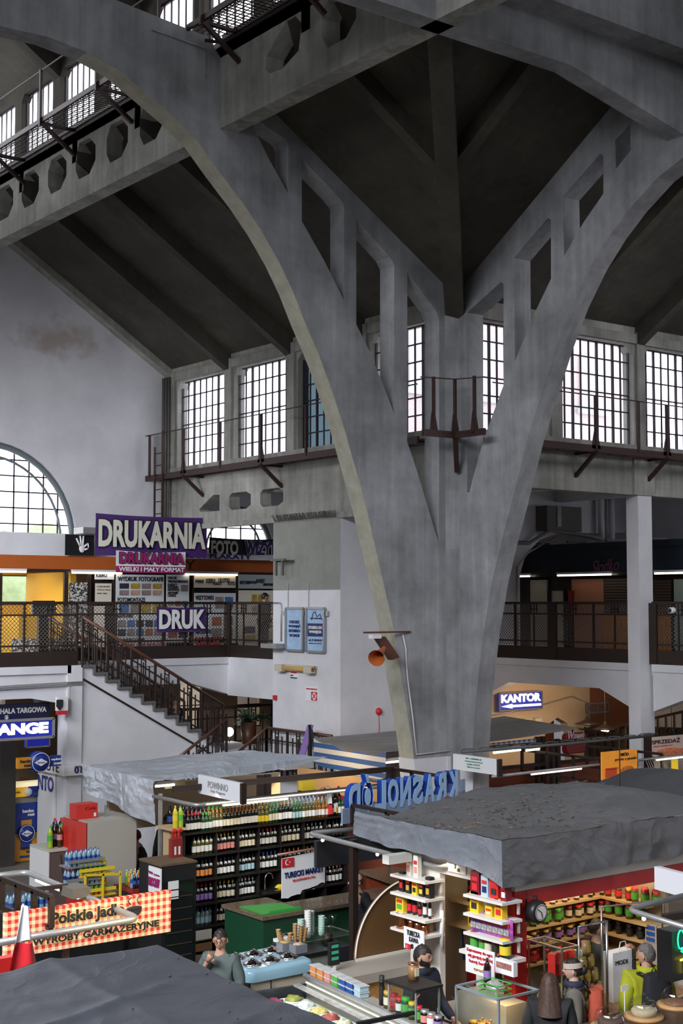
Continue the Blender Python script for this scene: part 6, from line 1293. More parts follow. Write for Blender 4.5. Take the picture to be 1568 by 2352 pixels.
# small things behind: scale, cone jar rack, cups, glass cases
c=at(662,2160,Z=1.2);r=thing('weighing_scale','white and black shop scale behind the ice cream counter','scale',(c.x,c.y,0.9));b=MB();b.cbox((c.x,c.y,1.12),(.3,.3,.08));b.cbox((c.x,c.y,.55),(.5,.4,1.1));b.build('body',M_charcoal,r);b=MB();b.cbox((c.x,c.y+.02,1.2),(.28,.24,.04));b.build('plate',M_w,r)
c=at(705,2192,Z=1.15);r=thing('topping_counter','dark counter with trays of toppings beside the ice cream counter','counter',(c.x+.1,c.y+.15,0));b=MB();b.box((c.x-.25,c.y,0),(c.x+.35,c.y+.5,1.12));b.build('cabinet',mat('grey_green_front',(.2,.24,.2),.5),r);b=MB();b.box((c.x-.28,c.y-.03,1.12),(c.x+.38,c.y+.52,1.16));b.build('worktop',M_black,r)
for i,(dx,dy,m,w) in enumerate(((-.12,.3,'tan_topping','biscuit crumbs'),(-.05,.12,'pale_topping','pale sprinkles'))):
    q=thing('topping_tub','grey tub of %s on the dark topping counter' % w,'tub',(c.x+dx,c.y+dy,1.16));b=MB();b.cbox((c.x+dx,c.y+dy,1.21),(.18,.14,.1));b.build('tub',mat('grey_plastic',(.2,.21,.23),.5),q);b=MB();b.ball((c.x+dx,c.y+dy,1.25),(.08,.06,.03),7,.4);b.build('contents',mat(m,(.5,.33,.15) if i== 0 else (.55,.4,.33),.8,var=.4,scale=40),q)
q=at(707,2178,Z=1.3)
def cone_stack(x,y,z,n,lean,label):
    r=thing('ice_cream_cone_stack',label,'ice cream cones',(x,y,z),group=None); 
    for k in range(n):b=MB();d=Vector((lean*k*.03,0,.035*k));b.lathe([(.012,0),(.03,.1),(.034,.105),(.03,.105)],Vector((x,y,z)) +d,10);b.build('cone',mat('wafer',(.55,.33,.14),.7,var=.2,scale=40),r)
for i,(dx,n,l) in enumerate(((-.2,5,-.5),(-.08,3,0),(.0,6,0),(.08,5,.1),(.14,4,.3))):cone_stack(c.x+dx+.1,c.y+.4,1.16,n,l,'stack of wafer cones, %s of five on the topping counter' % ['leftmost','second from left','middle and tallest','fourth from left','rightmost'][i])
CS=at(755,2160,Z=1.2); 
def glass_case(x0,y0,z0,x1,y1,z1,label,frame=M_alu,fw=.02,shelves=(),parent_name='glass_case',base=None,topm=None):
    r=thing(parent_name,label,'display case',((x0+x1) /2,(y0+y1) /2,0 if base else z0))
    g=MB();g.add([(x0,y0,z0),(x1,y0,z0),(x1,y0,z1),(x0,y0,z1)],[(0,1,2,3)]);g.add([(x0,y0,z0),(x0,y1,z0),(x0,y1,z1),(x0,y0,z1)],[(0,1,2,3)])
    if not topm:g.add([(x0,y0,z1),(x1,y0,z1),(x1,y1,z1),(x0,y1,z1)],[(0,1,2,3)])
    g.build('glass_panes',M_glass,r,recalc=False)
    f=MB()
    for a in ((x0,y0),(x1,y0),(x0,y1),(x1,y1)):f.bar((*a,z0),(*a,z1),fw)
    for z in (z0,z1):
        f.bar((x0,y0,z),(x1,y0,z),fw);f.bar((x0,y0,z),(x0,y1,z),fw);f.bar((x1,y0,z),(x1,y1,z),fw);f.bar((x0,y1,z),(x1,y1,z),fw)
    f.build('frame',frame,r)
    for z in shelves:s=MB();s.box((x0+.01,y0+.01,z-.008),(x1-.01,y1-.01,z));s.build('shelf',M_glass,r)
    if base:s=MB();s.box((x0,y0,0),(x1,y1,z0-.005));s.build('base',base,r)
    if topm:s=MB();s.box((x0-.03,y0-.03,z1),(x1+.03,y1+.03,z1+.03));s.build('top_board',topm,r)
    return r
ga=at(692,2130,Z=1.25);gx=at(735,2145,Z=1.25)
glass_case(gx.x-.3,gx.y-.1,.9,gx.x+.5,gx.y+.45,1.2,'low glass case carrying the paper cup stacks',M_steel,.015,(1.05,),base=M_charcoal)
for i,(px,n,m,w) in enumerate(((715,7,'teal','short mint'),(723,10,'white','tall white'),(733,9,'teal','tall mint'),(739,7,'mint','front mint'))):
    mm=LB['white'] if m== 'white' else mat('mint_paper',(.45,.62,.55),.5);o=gx+Vector((-.22+.11*i,.12+(.08 if i== 2 else 0),-.05));r=thing('paper_cup_stack','%s paper cup stack on the low glass case' % w,'cup stack',o)
    for k in range(n):b=MB();b.lathe([(.035,0),(.045,.05),(.045,.056),(.035,.056)],o+UPZ*.032*k,12);b.build('cup',mm,r)
for i,dx in enumerate((.25,.36)):b=MB();o=gx+Vector((dx,.2,-.04));b.lathe([(.06,0),(.01,.01),(.01,.1),(.055,.2),(.05,.2),(.005,.1)],o,12);tag(b.build('glass_goblet',M_glass),'clear glass goblet on the low glass case, %s one' % ('left' if i== 0 else 'right'),'glass')
o=at(752,2170,Z=1.1);r=thing('glass_jar','large clear glass jar with dark pieces near the cup stacks','jar',o);b=MB();b.lathe([(0,0),(.09,0),(.1,.05),(.1,.16),(.07,.2),(.08,.22)],o,18);b.build('glass',M_glass,r);b=MB();b.ball(o+UPZ*.07,(.08,.08,.07),8,.5);b.build('contents',mat('dark_nuts',(.05,.03,.02),.5,var=.8,scale=30),r);b=MB();b.cbox(o-UPZ*.55,(.5,.4,1.09));b.build('stand',M_charcoal,r)
o=at(766,2200,Z=1.35);r=thing('price_display','black pole display with green digits by the plywood front','display',(o.x,o.y,1.0));b=MB();b.cbox(o+UPZ*.05,(.14,.05,.26));b.build('screen_housing',M_black,r);b=MB()
for k in range(3):b.box((o.x-.05,o.y-.03,o.z-.02+.07*k),(o.x+.05,o.y-.026,o.z+.015+.07*k))
b.build('digits',mat('green_digits',(.02,.2,.12),.4,emit=(.03,.5,.3),es=.3),r);b=MB();b.bar(o-UPZ*.08,o-UPZ*.35,.04);b.build('pole',M_w,r)
# ------------------------------------------------------------------ long chilled delicatessen case running to the right front
DELI0=set(COL.objects)
C0=at(700,2240,Z=1.3);C1=at(912,2338,Z=1.3)
cx0,cyf,cyb=C0.x,C1.y-1.5,C0.y
r=thing('deli_case','long glass-topped chilled delicatessen case with lit trays','display case',(cx0-.3,(cyf+cyb) /2,0))
b=MB();b.box((cx0-1.0,cyf,0),(cx0+.02,cyb,1.04));b.build('body',mat('grey_body',(.32,.33,.34),.4),r)
b=MB();b.tube([(cx0,cyf,1.3),(cx0,cyb,1.3)],.03,10);b.build('front_rail',M_alu,r);b=MB();b.box((cx0-.15,cyf,1.2),(cx0-.07,cyb,1.22));b.build('marbled_shelf',mat('grey_marble',(.26,.26,.25),.3,var=.5,scale=9),r)
b=MB();b.add([(cx0,cyf,1.28),(cx0,cyb,1.28),(cx0-.07,cyb,1.22),(cx0-.07,cyf,1.22)],[(0,1,2,3)]);b.add([(cx0-.15,cyf,1.2),(cx0-.15,cyb,1.2),(cx0-.98,cyb,1.15),(cx0-.98,cyf,1.15)],[(0,1,2,3)]);b.build('curved_glass',M_glass,r,recalc=False)
b=MB();b.box((cx0-.95,cyf+.05,1.04),(cx0-.0,cyb-.05,1.05));b.build('white_deck',M_w,r)
b=MB();b.tube([(cx0-.04,cyf,1.25),(cx0-.04,cyb-.1,1.25)],.008,6);b.build('light_strip',mat('cool_strip',(1,1,1),.5,emit=(1,.95,.85),es=2.5),r)
b=MB();b.box((cx0-1.0,cyb,0),(cx0+.1,cyb+.04,1.2));b.build('end_panel',M_charcoal,r)
area('deli_light',(cx0-.35,(cyf+cyb) /2,1.4),(cx0-.35,(cyf+cyb) /2,.8),cyb-cyf,.1,9,(1,1,1)).rotation_euler=(0,0,R(90))
foods=[('olive_paste',(.3,.28,.05)),('red_peppers',(.35,.05,.04)),('dark_olives',(.06,.03,.03)),('white_cheese',(.75,.73,.66)),('cream_salad',(.62,.55,.38)),('beetroot',(.3,.03,.1)),('yellow_cheese',(.6,.45,.15)),('stuffed_leaves',(.12,.16,.04))]
k=0
for i in range(13):
    for j in range(2):
        nm,cc=foods[(i*3+j*5) % 8];o=Vector((cx0-.24-.25*j,cyb-.18-.27*i,1.05));t=thing('food_tray','tray of %s, %s row, place %s in the deli case' % (nm.replace('_',' '),'rear' if j== 0 else 'front',['one','two','three','four','five','six','seven','eight','nine','ten','eleven','twelve','thirteen'][i]),'food tray',o,group='food trays in the long deli case')
        b=MB();b.cbox(o+UPZ*.03,(.24,.23,.05));b.build('tray',M_w,t);b=MB();b.ball(o+UPZ*.06,(.1,.095,.045),8,.5);b.build('food',mat(nm,cc,.4,var=.6,scale=30,bump=.6),t)
cols=['orange','orange','pink','green','blue','blue','pale']
for i in range(7):
    o=Vector((cx0+.1,cyb-.1-.16*i,1.3))
    for k in range(2):
        w=cols[i];t=thing('spread_tub','%s spread tub, pile %s from left, %s layer, deli case top' % (w,['one','two','three','four','five','six','seven'][i],['lower','upper'][k]),'tub',o+UPZ*.065*k,group='plastic spread tubs on the deli case')
        b=MB();b.prism([(o.x-.055,o.y-.06,o.z+.065*k),(o.x+.055,o.y-.06,o.z+.065*k),(o.x+.055,o.y+.06,o.z+.065*k),(o.x-.055,o.y+.06,o.z+.065*k)],(0,0,.05));b.build('tub',LB[w],t);b=MB();b.cbox(o+UPZ*(.055+.065*k),(.125,.135,.01));b.build('lid',mat('clear_lid',(.6,.6,.6),.2),t)
b=MB();b.box((cx0+.02,cyf,0),(cx0+.22,cyb,1.295));tag(b.build('rear_counter',mat('white_laminate',(.34,.31,.26),.4)),'white laminate service ledge carrying the tubs and jars','counter')
def jar(name,glassm,labelm,lidm,h,rad,label,group=None):
    b=MB();b.lathe([(0,0),(rad,0),(rad,h*.78),(rad*.85,h*.84),(0,h*.84)],n=12);o=b.build(name,glassm,label=label,cat='jar',group=group,local=True)
    q=MB();q.lathe([(rad*1.02,h*.2),(rad*1.02,h*.65)],n=12);q.build('paper_label',labelm,o,local=True);q=MB();q.lathe([(rad*.95,h*.83),(rad*.95,h),(0,h)],n=12);q.build('lid',lidm,o,local=True);return o
js=[('dark','black','black',.3,.03,'tall thin dark sauce bottle'),('olive','cream','gold',.17,.045,'olive jar with gold lid'),('rose','red','red',.17,.045,'red pepper jar with red lid'),('brown','white','red',.16,.045,'brown preserve jar'),('green','green','green',.19,.05,'big bright green labelled jar'),('olive','green','yellow',.17,.04,'green labelled jar with yellow lid'),('green','green','red',.16,.04,'green labelled jar with red lid'),('cola','pink','silver',.15,.045,'dark red jam jar'),('rose','white','silver',.15,.045,'pink jam jar'),('cola','lilac','silver',.15,.045,'purple jam jar behind the glass cube')]
for i,(g,l,cp,h,rad,w) in enumerate(js):o=jar('preserve_jar',GL[g],LB[l],CAPS[cp],h,rad,w+' in the row by the deli case');o.location=(cx0+.13,cyb-1.42-.115*i,1.3);o['group'] ='jars along the deli case'
for o in [o for o in COL.objects if o not in DELI0 and o.parent is None]:
    o.location=C0+Matrix.Rotation(R(-6.6),3,'Z') @ (o.location-C0);o.rotation_euler.z+=R(-6.6)
# black topped glass cube with copper pots and tin
B0=at(955,2274,Z=1.62);bx1=at(992,2262,Z=1.62).x;by1=at(892,2253,Z=1.62).y
glass_case(B0.x,B0.y,1.05,bx1+.05,by1,1.6,'black topped glass cube with copper coffee pots inside',M_alu,.018,(1.2,),topm=M_black,base=M_charcoal)
o=Vector((B0.x+.22,B0.y+.3,1.63));r=thing('coffee_tin','round brown coffee tin on the black topped glass cube','tin',o);b=MB();b.lathe([(0,0),(.055,0),(.055,.15),(.0,.15)],o,18);b.build('tin_body',mat('brown_tin',(.3,.16,.06),.4),r);b=MB();b.lathe([(.057,.15),(.057,.165),(0,.165)],o,18);b.build('lid',mat('copper',(.6,.25,.12),.25,1.0),r);b=MB();b.cbox(o+Vector((0,-.056,.08)),(.05,.01,.08));b.build('paper_label',LB['cream'],r)
M_cop=mat('copper',(.6,.25,.12),.25,1.0)
def pot(o,s,label,group=None):
    r=thing('copper_coffee_pot',label,'coffee pot',o,group=group);b=MB();b.lathe([(0,0),(.04*s,0),(.045*s,.03*s),(.03*s,.07*s),(.04*s,.1*s),(.035*s,.1*s)],o,14);b.build('body',M_cop,r);b=MB();b.tube([Vector(o) +Vector((.03*s,.0,.08*s)),Vector(o) +Vector((.12*s,0,.15*s))],.006*s,5);b.build('handle',M_cop,r)
pot((B0.x+.12,B0.y+.15,1.06),1.1,'small copper coffee pot inside the glass cube, left one');pot((B0.x+.24,B0.y+.2,1.06),1.2,'copper coffee pot inside the glass cube, middle one');pot((B0.x+.12,B0.y+.3,1.22),1.6,'largest copper coffee pot on the glass cube shelf')
# ------------------------------------------------------------------ red framed tea and coffee stall (corner TX, TY)
Tc=at(1180,2045,Z=2.35);TX,TY=Tc.x,Tc.y
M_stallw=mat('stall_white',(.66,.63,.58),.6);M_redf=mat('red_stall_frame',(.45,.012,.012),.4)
TYB=at(942,2000,X=TX).y;ydoor0=at(1092,2050,X=TX).y;ydoor1=at(1010,2050,X=TX).y;zdoor=at(1010,2005,X=TX).z
plate('tea_stall_side_wall',[(TY,0),(TYB,0),(TYB,2.75),(TY,2.75)],[[(ydoor0,.0),(ydoor1,.0),(ydoor1,zdoor),(ydoor0,zdoor)]],'x',TX,TX+.08,M_stallw,kind=None,label='white side wall of the tea stall with wide opening and wall shelves',cat='wall panel')
c=MB();c.box((TX-.01,TY-.02,0),(TX+.17,TY+.06,2.34));c.box((TX-.012,TY+.06,1.0),(TX-.002,TY+.16,2.3));tag(c.build('red_corner_post',M_redf),'red corner post of the tea stall','post')
TXR=at(1620,1960,Y=TY).x
r=thing('stall_lintel','white and red beam over the open front of the tea stall','beam',((TX+TXR) /2,TY,2.2));c=MB();c.box((TX-.01,TY-.03,2.34),(TXR,TY+.05,2.52));c.build('white_band',M_stallw,r);c=MB();c.box((TX+.17,TY-.025,2.17),(TXR,TY+.05,2.335));c.build('red_band',M_redf,r)
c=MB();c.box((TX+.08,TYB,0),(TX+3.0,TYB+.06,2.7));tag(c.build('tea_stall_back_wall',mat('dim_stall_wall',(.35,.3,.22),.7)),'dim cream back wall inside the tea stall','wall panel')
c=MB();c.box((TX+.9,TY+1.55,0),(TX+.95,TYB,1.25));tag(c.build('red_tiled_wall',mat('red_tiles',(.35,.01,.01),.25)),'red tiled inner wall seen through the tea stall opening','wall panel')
c=MB()
for k in range(4):c.bar((TX+.89,TY+1.55+.45*k,0),(TX+.89,TY+1.55+.45*k,1.25),.012)
c.bar((TX+.89,TY+1.5,.8),(TX+.89,TYB,.8),.012);tag(c.build('tile_joints',M_cream),'pale joints of the red tiles in the tea stall','joints')
area('tea_stall_light',(TX+2.2,TY+.9,2.6),(TX+2.2,TY+.9,0),2.6,.6,20,(1,.72,.42));area('tea_side_light',(TX-.75,TY+1.1,2.45),(TX,TY+1.1,1.3),1.6,.15,2.5,(1,.84,.66));area('tea_inner_light',(TX+.45,TY+1.0,2.5),(TX+.5,TY+1.0,0),.2,1.2,5,(1,.8,.55))
# big grey tarpaulin
M_tarp=clothmat('grey_tarp',(.12,.12,.125),.42,.15,1.6,.42)
M_tarp2=clothmat('silvery_tarp_inside',(.25,.27,.31),.34,.4,2.2,.6)
r=thing('grey_tarpaulin','large grey tarpaulin with debris over the tea stall and deep hanging edges','tarpaulin',(12.5,12.6,2.4))
Z1=2.93
q0=at(1150,1930,Z=Z1);q1=at(912,1882,Z=Z1);q2=at(1568,1862,Z=Z1);pk=at(1332,1795,Z=3.22);q2=Vector((q0.x+3.9,q0.y+.1,Z1));q3=Vector((q2.x,q1.y+.8,Z1))
def tt(u,v):
    p=Vector((q0.x+(q2.x-q0.x) *u,q0.y+(q1.y+.9-q0.y) *v,Z1))
    if v>.6:p.x+=(v-.6) *.3*(1-u)
    d=math.hypot((p.x-pk.x) /1.7,(p.y-pk.y) /1.9);p.z+=max(0,1-d) *(pk.z-Z1) *1.1*min(1,v*4) *min(1,u*5) +wr(p.x*1.6,p.y*1.6,1,.03) -.06*math.sin(math.pi*u) *math.sin(math.pi*v) +.02*abs(math.sin(u*9+v*3)) *(1-v) *min(1,v*5) -.14*math.exp(-((u-.14) /.1) **2) *max(0,v-.15);return p
cloth('roof_sheet',tt,70,50,M_tarp,parent=r)
def side_drop(u,v):
    p=tt(0,u);dr=.27+.05*math.sin(u*3) +.23*(1-u) **6;q=p-UPZ*dr*v;q.y-=(.03+.03*v) *(1-min(1,u*8));q.x-=.02+.02*v+(.05*v*noise.noise(Vector((u*5,v,1))) +.012*math.sin(u*26+v*2) *v+abs(wr(u*5,v*2.5,1.3,.025))) *min(1,u*8);return q
cloth('side_drop',side_drop,60,14,M_tarp2,parent=r)
def front_drop(u,v):
    p=tt(u,0);dr=.50-.05*u+.012*math.sin(u*30);q=p-UPZ*dr*v;q.y-=.03+.03*v+(.010*math.sin(u*60+v*3+3*noise.noise(Vector((u*6,0,0)))) *v+.03*v*noise.noise(Vector((u*12,v*1.5,3))) +abs(wr(u*9,v*2,1.2,.012))) *min(1,u*20);q.x-=(.02+.02*v) *(1-min(1,u*20));return q
cloth('front_drop',front_drop,110,16,M_tarp,parent=r)
b=MB();rnd=random.Random(11)
for k in range(260):
    u=min(1,max(0,rnd.gauss(.32,.16)));v=min(.98,max(.02,rnd.gauss(.42,.2)));p=tt(u,v);a=rnd.uniform(0,6.28);l=rnd.uniform(.015,.08);d=Vector((math.cos(a),math.sin(a),.1)) *l;b.bar(p+UPZ*.012,p+d+UPZ*.015,rnd.uniform(.004,.012))
tag(b.build('roof_debris',mat('dry_debris',(.12,.09,.07),.8,var=.8,scale=3)),'scatter of dry twigs and dirt lying on the large grey tarpaulin','debris',kind='stuff')
# far right tarp
r=thing('dark_tarpaulin','dark grey tarpaulin canopy of the stall beyond at the right edge','tarpaulin',(16.5,14,2.5))
w0=at(1330,1806,Z=2.75);w1=at(1400,1784,Z=2.95)
def t4(u,v):p=Vector((w0.x+0+3.4*v,w0.y-3.4*u,2.72));p.z+=.16*math.exp(-((v-.35) /.18) **2) +.06*abs(math.sin(u*6)) +wr(p.x,p.y,1,.06) +.1*v;return p
cloth('roof_sheet',t4,40,30,mat('charcoal_tarp',(.06,.063,.07),.5,.1,bump=.3,var=.1),parent=r)
def t5(u,v):p=t4(u,0);return p-UPZ*(.12+.05*math.sin(u*5)) *v+Vector((-.02,0,0))
cloth('edge_drop',t5,40,3,MATS['charcoal_tarp'],parent=r)
a0,a1,b0_,b1_=RX(1330,1810,1366,1826,w0.x+.1);sign('x',w0.x+.08,a0,a1,b0_,b1_,.04,mat('lilac_lightbox',(.6,.45,.8),.4,emit=(.6,.42,.85),es=.6),[('Coca Cola',.05,.98,.2,.85,M_redp,.02,False,.35)],'small lit Coca Cola sign under the dark tarpaulin','sign','lightbox_sign')
area('right_stall_light',(17.8,13.2,2.5),(18.2,13,1),1.5,1.5,32,(1,.68,.32))
c=MB();c.box((19.2,10.5,0),(19.3,15.2,2.55));tag(c.build('stall_back_panel',mat('warm_cream_wall',(.6,.45,.25),.7)),'warm lit cream wall under the dark tarpaulin','panel')
pendant(1424,1838,14.0,'lit pendant lamp glowing under the dark tarpaulin')
b=MB();rnd=random.Random(3);c=at(1505,1848,Y=13.2)
for k in range(60):q=c+Vector((rnd.uniform(-.07,.07),rnd.uniform(-.05,.05),rnd.uniform(-.2,.1)));b.ball(q,.014,3)
tag(b.build('hanging_dried_herbs',M_ink),'bunch of dark dried herbs hanging under the dark tarpaulin','herbs',kind='stuff')
for i,px in enumerate((1397,1516)):c=at(px,1830,Z=2.4);b=MB();b.cbox((c.x,c.y,1.3),(.05,.05,2.6));tag(b.build('steel_post',M_brown),'thin brown post under the dark tarpaulin, %s one' % ['left','right'][i],'post')
# honey sign, SPRZEDAZ sign, WAWEL sign
A_=at(1382,1758,Z=2.6);x0,x1,z0,z1=RY(1382,1724,1463,1788,17.6)
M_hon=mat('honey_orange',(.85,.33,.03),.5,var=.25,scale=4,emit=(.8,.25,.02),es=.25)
r=sign('y',17.6,x0,x1,z0,z1,.03,M_hon,[('MIÓD',.52,.75,.80,.93,M_ink,.03),('prosto z pasieki',.36,.96,.62,.74,M_ink,.01)],'orange honey poster reading MIOD prosto z pasieki','poster','honey_poster')
b=MB();w=x1-x0;h=z1-z0;b.ball((x0+w*.7,17.59,z0+h*.25),(w*.2,.008,h*.17),8,.3);b.build('honeycomb_print',mat('amber_print',(.7,.18,.02),.5,var=.4,scale=12),r)
b=MB();b.box((x0+w*.08,17.585,z0+h*.08),(x0+w*.4,17.6,z0+h*.38));b.bar((x0+w*.08,17.58,z0+h*.4),(x0+w*.42,17.58,z0+h*.4),.02);b.build('jar_print',mat('red_orange_print',(.75,.1,.03),.5),r)
x0,x1,z0,z1=RY(1290,1682,1338,1730,22.2);r=thing('projecting_sign','dark red rounded projecting sign with white script WAWEL and gold crown','sign',((x0+x1) /2,22.2,z0));b=rounded_slab(0,0,x1-x0,z1-z0,0,.12,.1,.03); 
b.v=[Vector((x0+v.x,22.2-v.z,z0+v.y)) for v in b.v];b.build('lightbox_body',mat('dark_red_lightbox',(.16,.015,.012),.4,emit=(.2,.01,.01),es=.15),r)
b=MB();b.text('Wawel',(x0+.06,22.06,z0+.32),(1,0,-.03),UPZ,.52,.2,.0,.004,shear=.3);b.build('lettering',M_whitep,r);b=MB();b.add([(x0+.26,22.06,z0+.55),(x0+.46,22.06,z0+.55),(x0+.48,22.06,z0+.64),(x0+.41,22.06,z0+.6),(x0+.36,22.06,z0+.68),(x0+.31,22.06,z0+.6),(x0+.24,22.06,z0+.64)],[tuple(range(7))]);b.build('crown',LB['gold'],r);b=MB();b.bar((x0+.35,22.2,z1),(x0+.35,22.2,z1+.12),.03);b.bar((x0+.35,22.2,z1+.1),(x0+.35,20.5,2.62),.03);b.build('hanger',M_brown,r)
x0,x1,z0,z1=RY(1500,1690,1580,1740,18.9);sign('y',18.9,x0,x1,z0,z1,.04,mat('pale_pink_poster',(.62,.48,.42),.6),[('SPRZEDAŻ',-.05,.75,.68,.92,M_ink,.01),('SMAK ROŚLINNY',.0,.55,.55,.62,M_redp,0)],'pale poster with black letters RZEDA at the right edge','poster','shop_poster')
b=MB();b.ball(((x0+x1) /2,18.89,z0+(z1-z0) *.25),((x1-x0) *.4,.006,(z1-z0) *.2),10,.5);b.build('food_print',mat('food_print',(.6,.18,.08),.5,var=.6,scale=16),bpy.data.objects['shop_poster'])
b=MB();x0,x1,z0,z1=RY(1505,1740,1600,1800,18.8)
for k in range(26):t=k/20;b.bar((x0+(x1-x0) *t,18.8,z0),(x0+(x1-x0) *(t+.22),18.8,z1),.01);b.bar((x0+(x1-x0) *(t-.22),18.8,z1),(x0+(x1-x0) *t,18.8,z0),.01)
b.box((x0,18.82,z0),(x1+.2,18.84,z1));tag(b.build('diamond_grille',mat('pale_grille',(.35,.33,.3),.5)),'diamond grille panel under the pale poster at the right edge','grille')
x0,x1,z0,z1=RY(1540,1742,1555,1768,18.7);b=MB();b.box((x0,18.68,z0),(x1,18.7,z1));tag(b.build('yellow_notice',LB['yellow']),'small yellow notice on the diamond grille','notice')
# long lamp rails on the right
a=PT(1130,1784,2.45);e=PT(1600,1731,2.45);lamp_rail([a,e],'straight aluminium lamp rail running right from the small white sign',.04,lampseg=[(0,.17,.4),(0,.78,1)])
a=at(1060,1727,Z=2.8);e=at(1500,1689,Z=2.9);b=MB();b.tube([a,a.lerp(e,.5) -UPZ*.02,e],.03,7)
for k in range(12):q=a.lerp(e,k/12);b.tube([q+UPZ*.03,q+Vector((.1,0,.05)),a.lerp(e,(k+.8) /12) +UPZ*.03],.012,4)
tag(b.build('cable_bundle',mat('grey_cable',(.10,.10,.10),.6)),'bundle of grey cables strung from the pier across to the white column','cable')
tube_lamp(at(1133,1729,Z=2.7),at(1195,1722,Z=2.72),'short lit tube under the cable bundle beside the pier');tube_lamp(at(1208,1724,Z=2.6),at(1238,1720,Z=2.6),'second short lit tube in front of the double posts')
tube_lamp(at(882,1752,Z=2.5),at(921,1748,Z=2.5),'lit tube between the striped awning and the pier')
lamp_rail([PT(1640,2040,2.35),PT(1440,2089,2.4),PT(1640,2150,2.35)],'bent aluminium lamp rail at the right edge below the blank sign',.045,spots=[(1,.2)])
b=MB();b.bar(at(1524,2108,Z=2.3),at(1640,2088,Z=2.3),.07);tag(b.build('steel_bar',M_brown),'short dark steel arm at the right edge above the neon box','arm')
# neon box
x0,x1=at(1543,2200,Y=TY-1.6).x,at(1640,2200,Y=TY-1.6).x;NY=TY-1.6;z0=at(1545,2256,Y=NY).z;z1=at(1545,2140,Y=NY).z
r=thing('neon_sign_box','black box with green and yellow neon lettering at the right edge','sign',(x0+.5,NY,z0));b=MB();b.box((x0,NY,z0),(x1+.4,NY+.2,z1));b.build('box',M_black,r)
M_ng=mat('green_neon',(.0,.8,.3),.4,emit=(.02,1,.35),es=2.2);M_ny=mat('yellow_neon',(.9,.9,.1),.4,emit=(.95,.9,.1),es=2.2);M_nb=mat('blue_neon',(.1,.3,1),.4,emit=(.1,.35,1),es=2.2)
xx=at(1560,2200,Y=NY).x;H_=z1-z0
b=MB();b.tube([(xx+.06*math.cos(t*.5) +(.0 if t<9 else .02),NY-.03,z0+H_*.7+.13*math.sin(t*.5) +.01*t) for t in range(0,14)],.008,6);b.tube([(xx-.01,NY-.03,z0+H_*.6),(xx+.02,NY-.03,z0+H_*.56),(xx+.04,NY-.03,z0+H_*.66),(xx,NY-.03,z0+H_*.66)],.008,6);b.build('green_tube',M_ng,r)
b=MB();b.tube([(xx+.08,NY-.03,z0+H_*.8),(xx+.07,NY-.03,z0+H_*.68),(xx+.12,NY-.03,z0+H_*.62)],.01,6);b.build('blue_tube',M_nb,r)
b=MB();b.tube([(xx-.02,NY-.03,z0+H_*.42),(xx+.25,NY-.03,z0+H_*.46)],.012,6);b.tube([(xx+.05,NY-.03,z0+H_*.43),(xx+.05,NY-.03,z0+H_*.12)],.014,6);b.build('yellow_tube',M_ny,r)
# ------------------------------------------------------------------ wall shelves of the tea stall (left group, right group)
M_wsh=mat('white_shelf',(.72,.70,.66),.5)
def shelfset(px0,px1,ys,label,group):
    ya=at(px1,ys[0],X=TX-.15).y;yb_=at(px0,ys[0],X=TX-.15).y;out=[]
    for i,y in enumerate(ys):
        z=at((px0+px1) /2,y,X=TX-.15).z;b=MB();b.box((TX-.3,ya,z-.03),(TX,yb_,z));b.bar((TX-.02,ya+.04,z-.03),(TX-.02,ya+.04,z-.16),.025);tag(b.build('wall_shelf',M_wsh),'%s, %s from the top' % (label,['first','second','third','fourth'][i]),'shelf',group);out.append(z)
    return ya,yb_,out
lya,lyb,lz=shelfset(918,998,(2013,2054,2101,2136),'white wall shelf in the left column beside the bronze disc','left white wall shelves')
rya,ryb,rz_=shelfset(1086,1176,(2060,2103,2147),'white wall shelf in the right column beside the red post','right white wall shelves')
def pack(y,z,w,h,m,label,d=.09,lm=None,x=None,name='tea_packet',bag=False,cat='packet',group=None,tilt=0):
    x=x or TX-.17;r=thing(name,label,cat,(x,y,z),group=group);b=MB()
    if bag:
        for sg in (-1,1):b.smooth=True;b.grid(lambda u,v:Vector((x+sg*.5*d*math.sqrt(max(0,math.sin(math.pi*u) *math.sin(math.pi*min(1,v+.04)))),y+w*(.5-u),z+h*v)),10,10,sg>0);b.smooth=False
    else:b.cbox((x,y,z+h/2),(d,w,h));b.prism([(x-d/2,y-w*.45,z+h),(x+d/2,y-w*.45,z+h),(x+d/2,y+w*.45,z+h),(x-d/2,y+w*.45,z+h)],(0,0,.012))
    b.build('packet',m,r)
    q=MB();q.box((x-d/2-.006,y-w*.3,z+h*.2),(x-d/2-.001,y+w*.3,z+h*.5));q.build('printed_panel',lm or LB['white'],r)
    q=MB();q.box((x-d/2-.006,y-w*.35,z+h*.62),(x-d/2-.001,y+w*.35,z+h*.8));q.build('name_band',LB['red'] if m not in (LB['red'],M_cr) else LB['white'],r);return r
M_win=mat('wine_red_pack',(.20,.01,.02),.35);M_blk=mat('black_pack',(.015,.013,.012),.3);M_yp=mat('yellow_pack',(.80,.52,.02),.35);M_rp=mat('red_pack',(.62,.02,.02),.35);M_lb=mat('pale_blue_pack',(.42,.56,.68),.35);M_pu=mat('purple_bag',(.16,.08,.42),.3,var=.7,scale=22);M_mg=mat('magenta_bag',(.38,.07,.34),.3,var=.6,scale=22)
L=lyb-lya
for i in range(2):pack(lya+L*(.45+.2*i),lz[0],.08,.24,M_cream,'white and pink tall packet on the top left wall shelf, %s one' % ['right','left'][i],.06,LB['pink'])
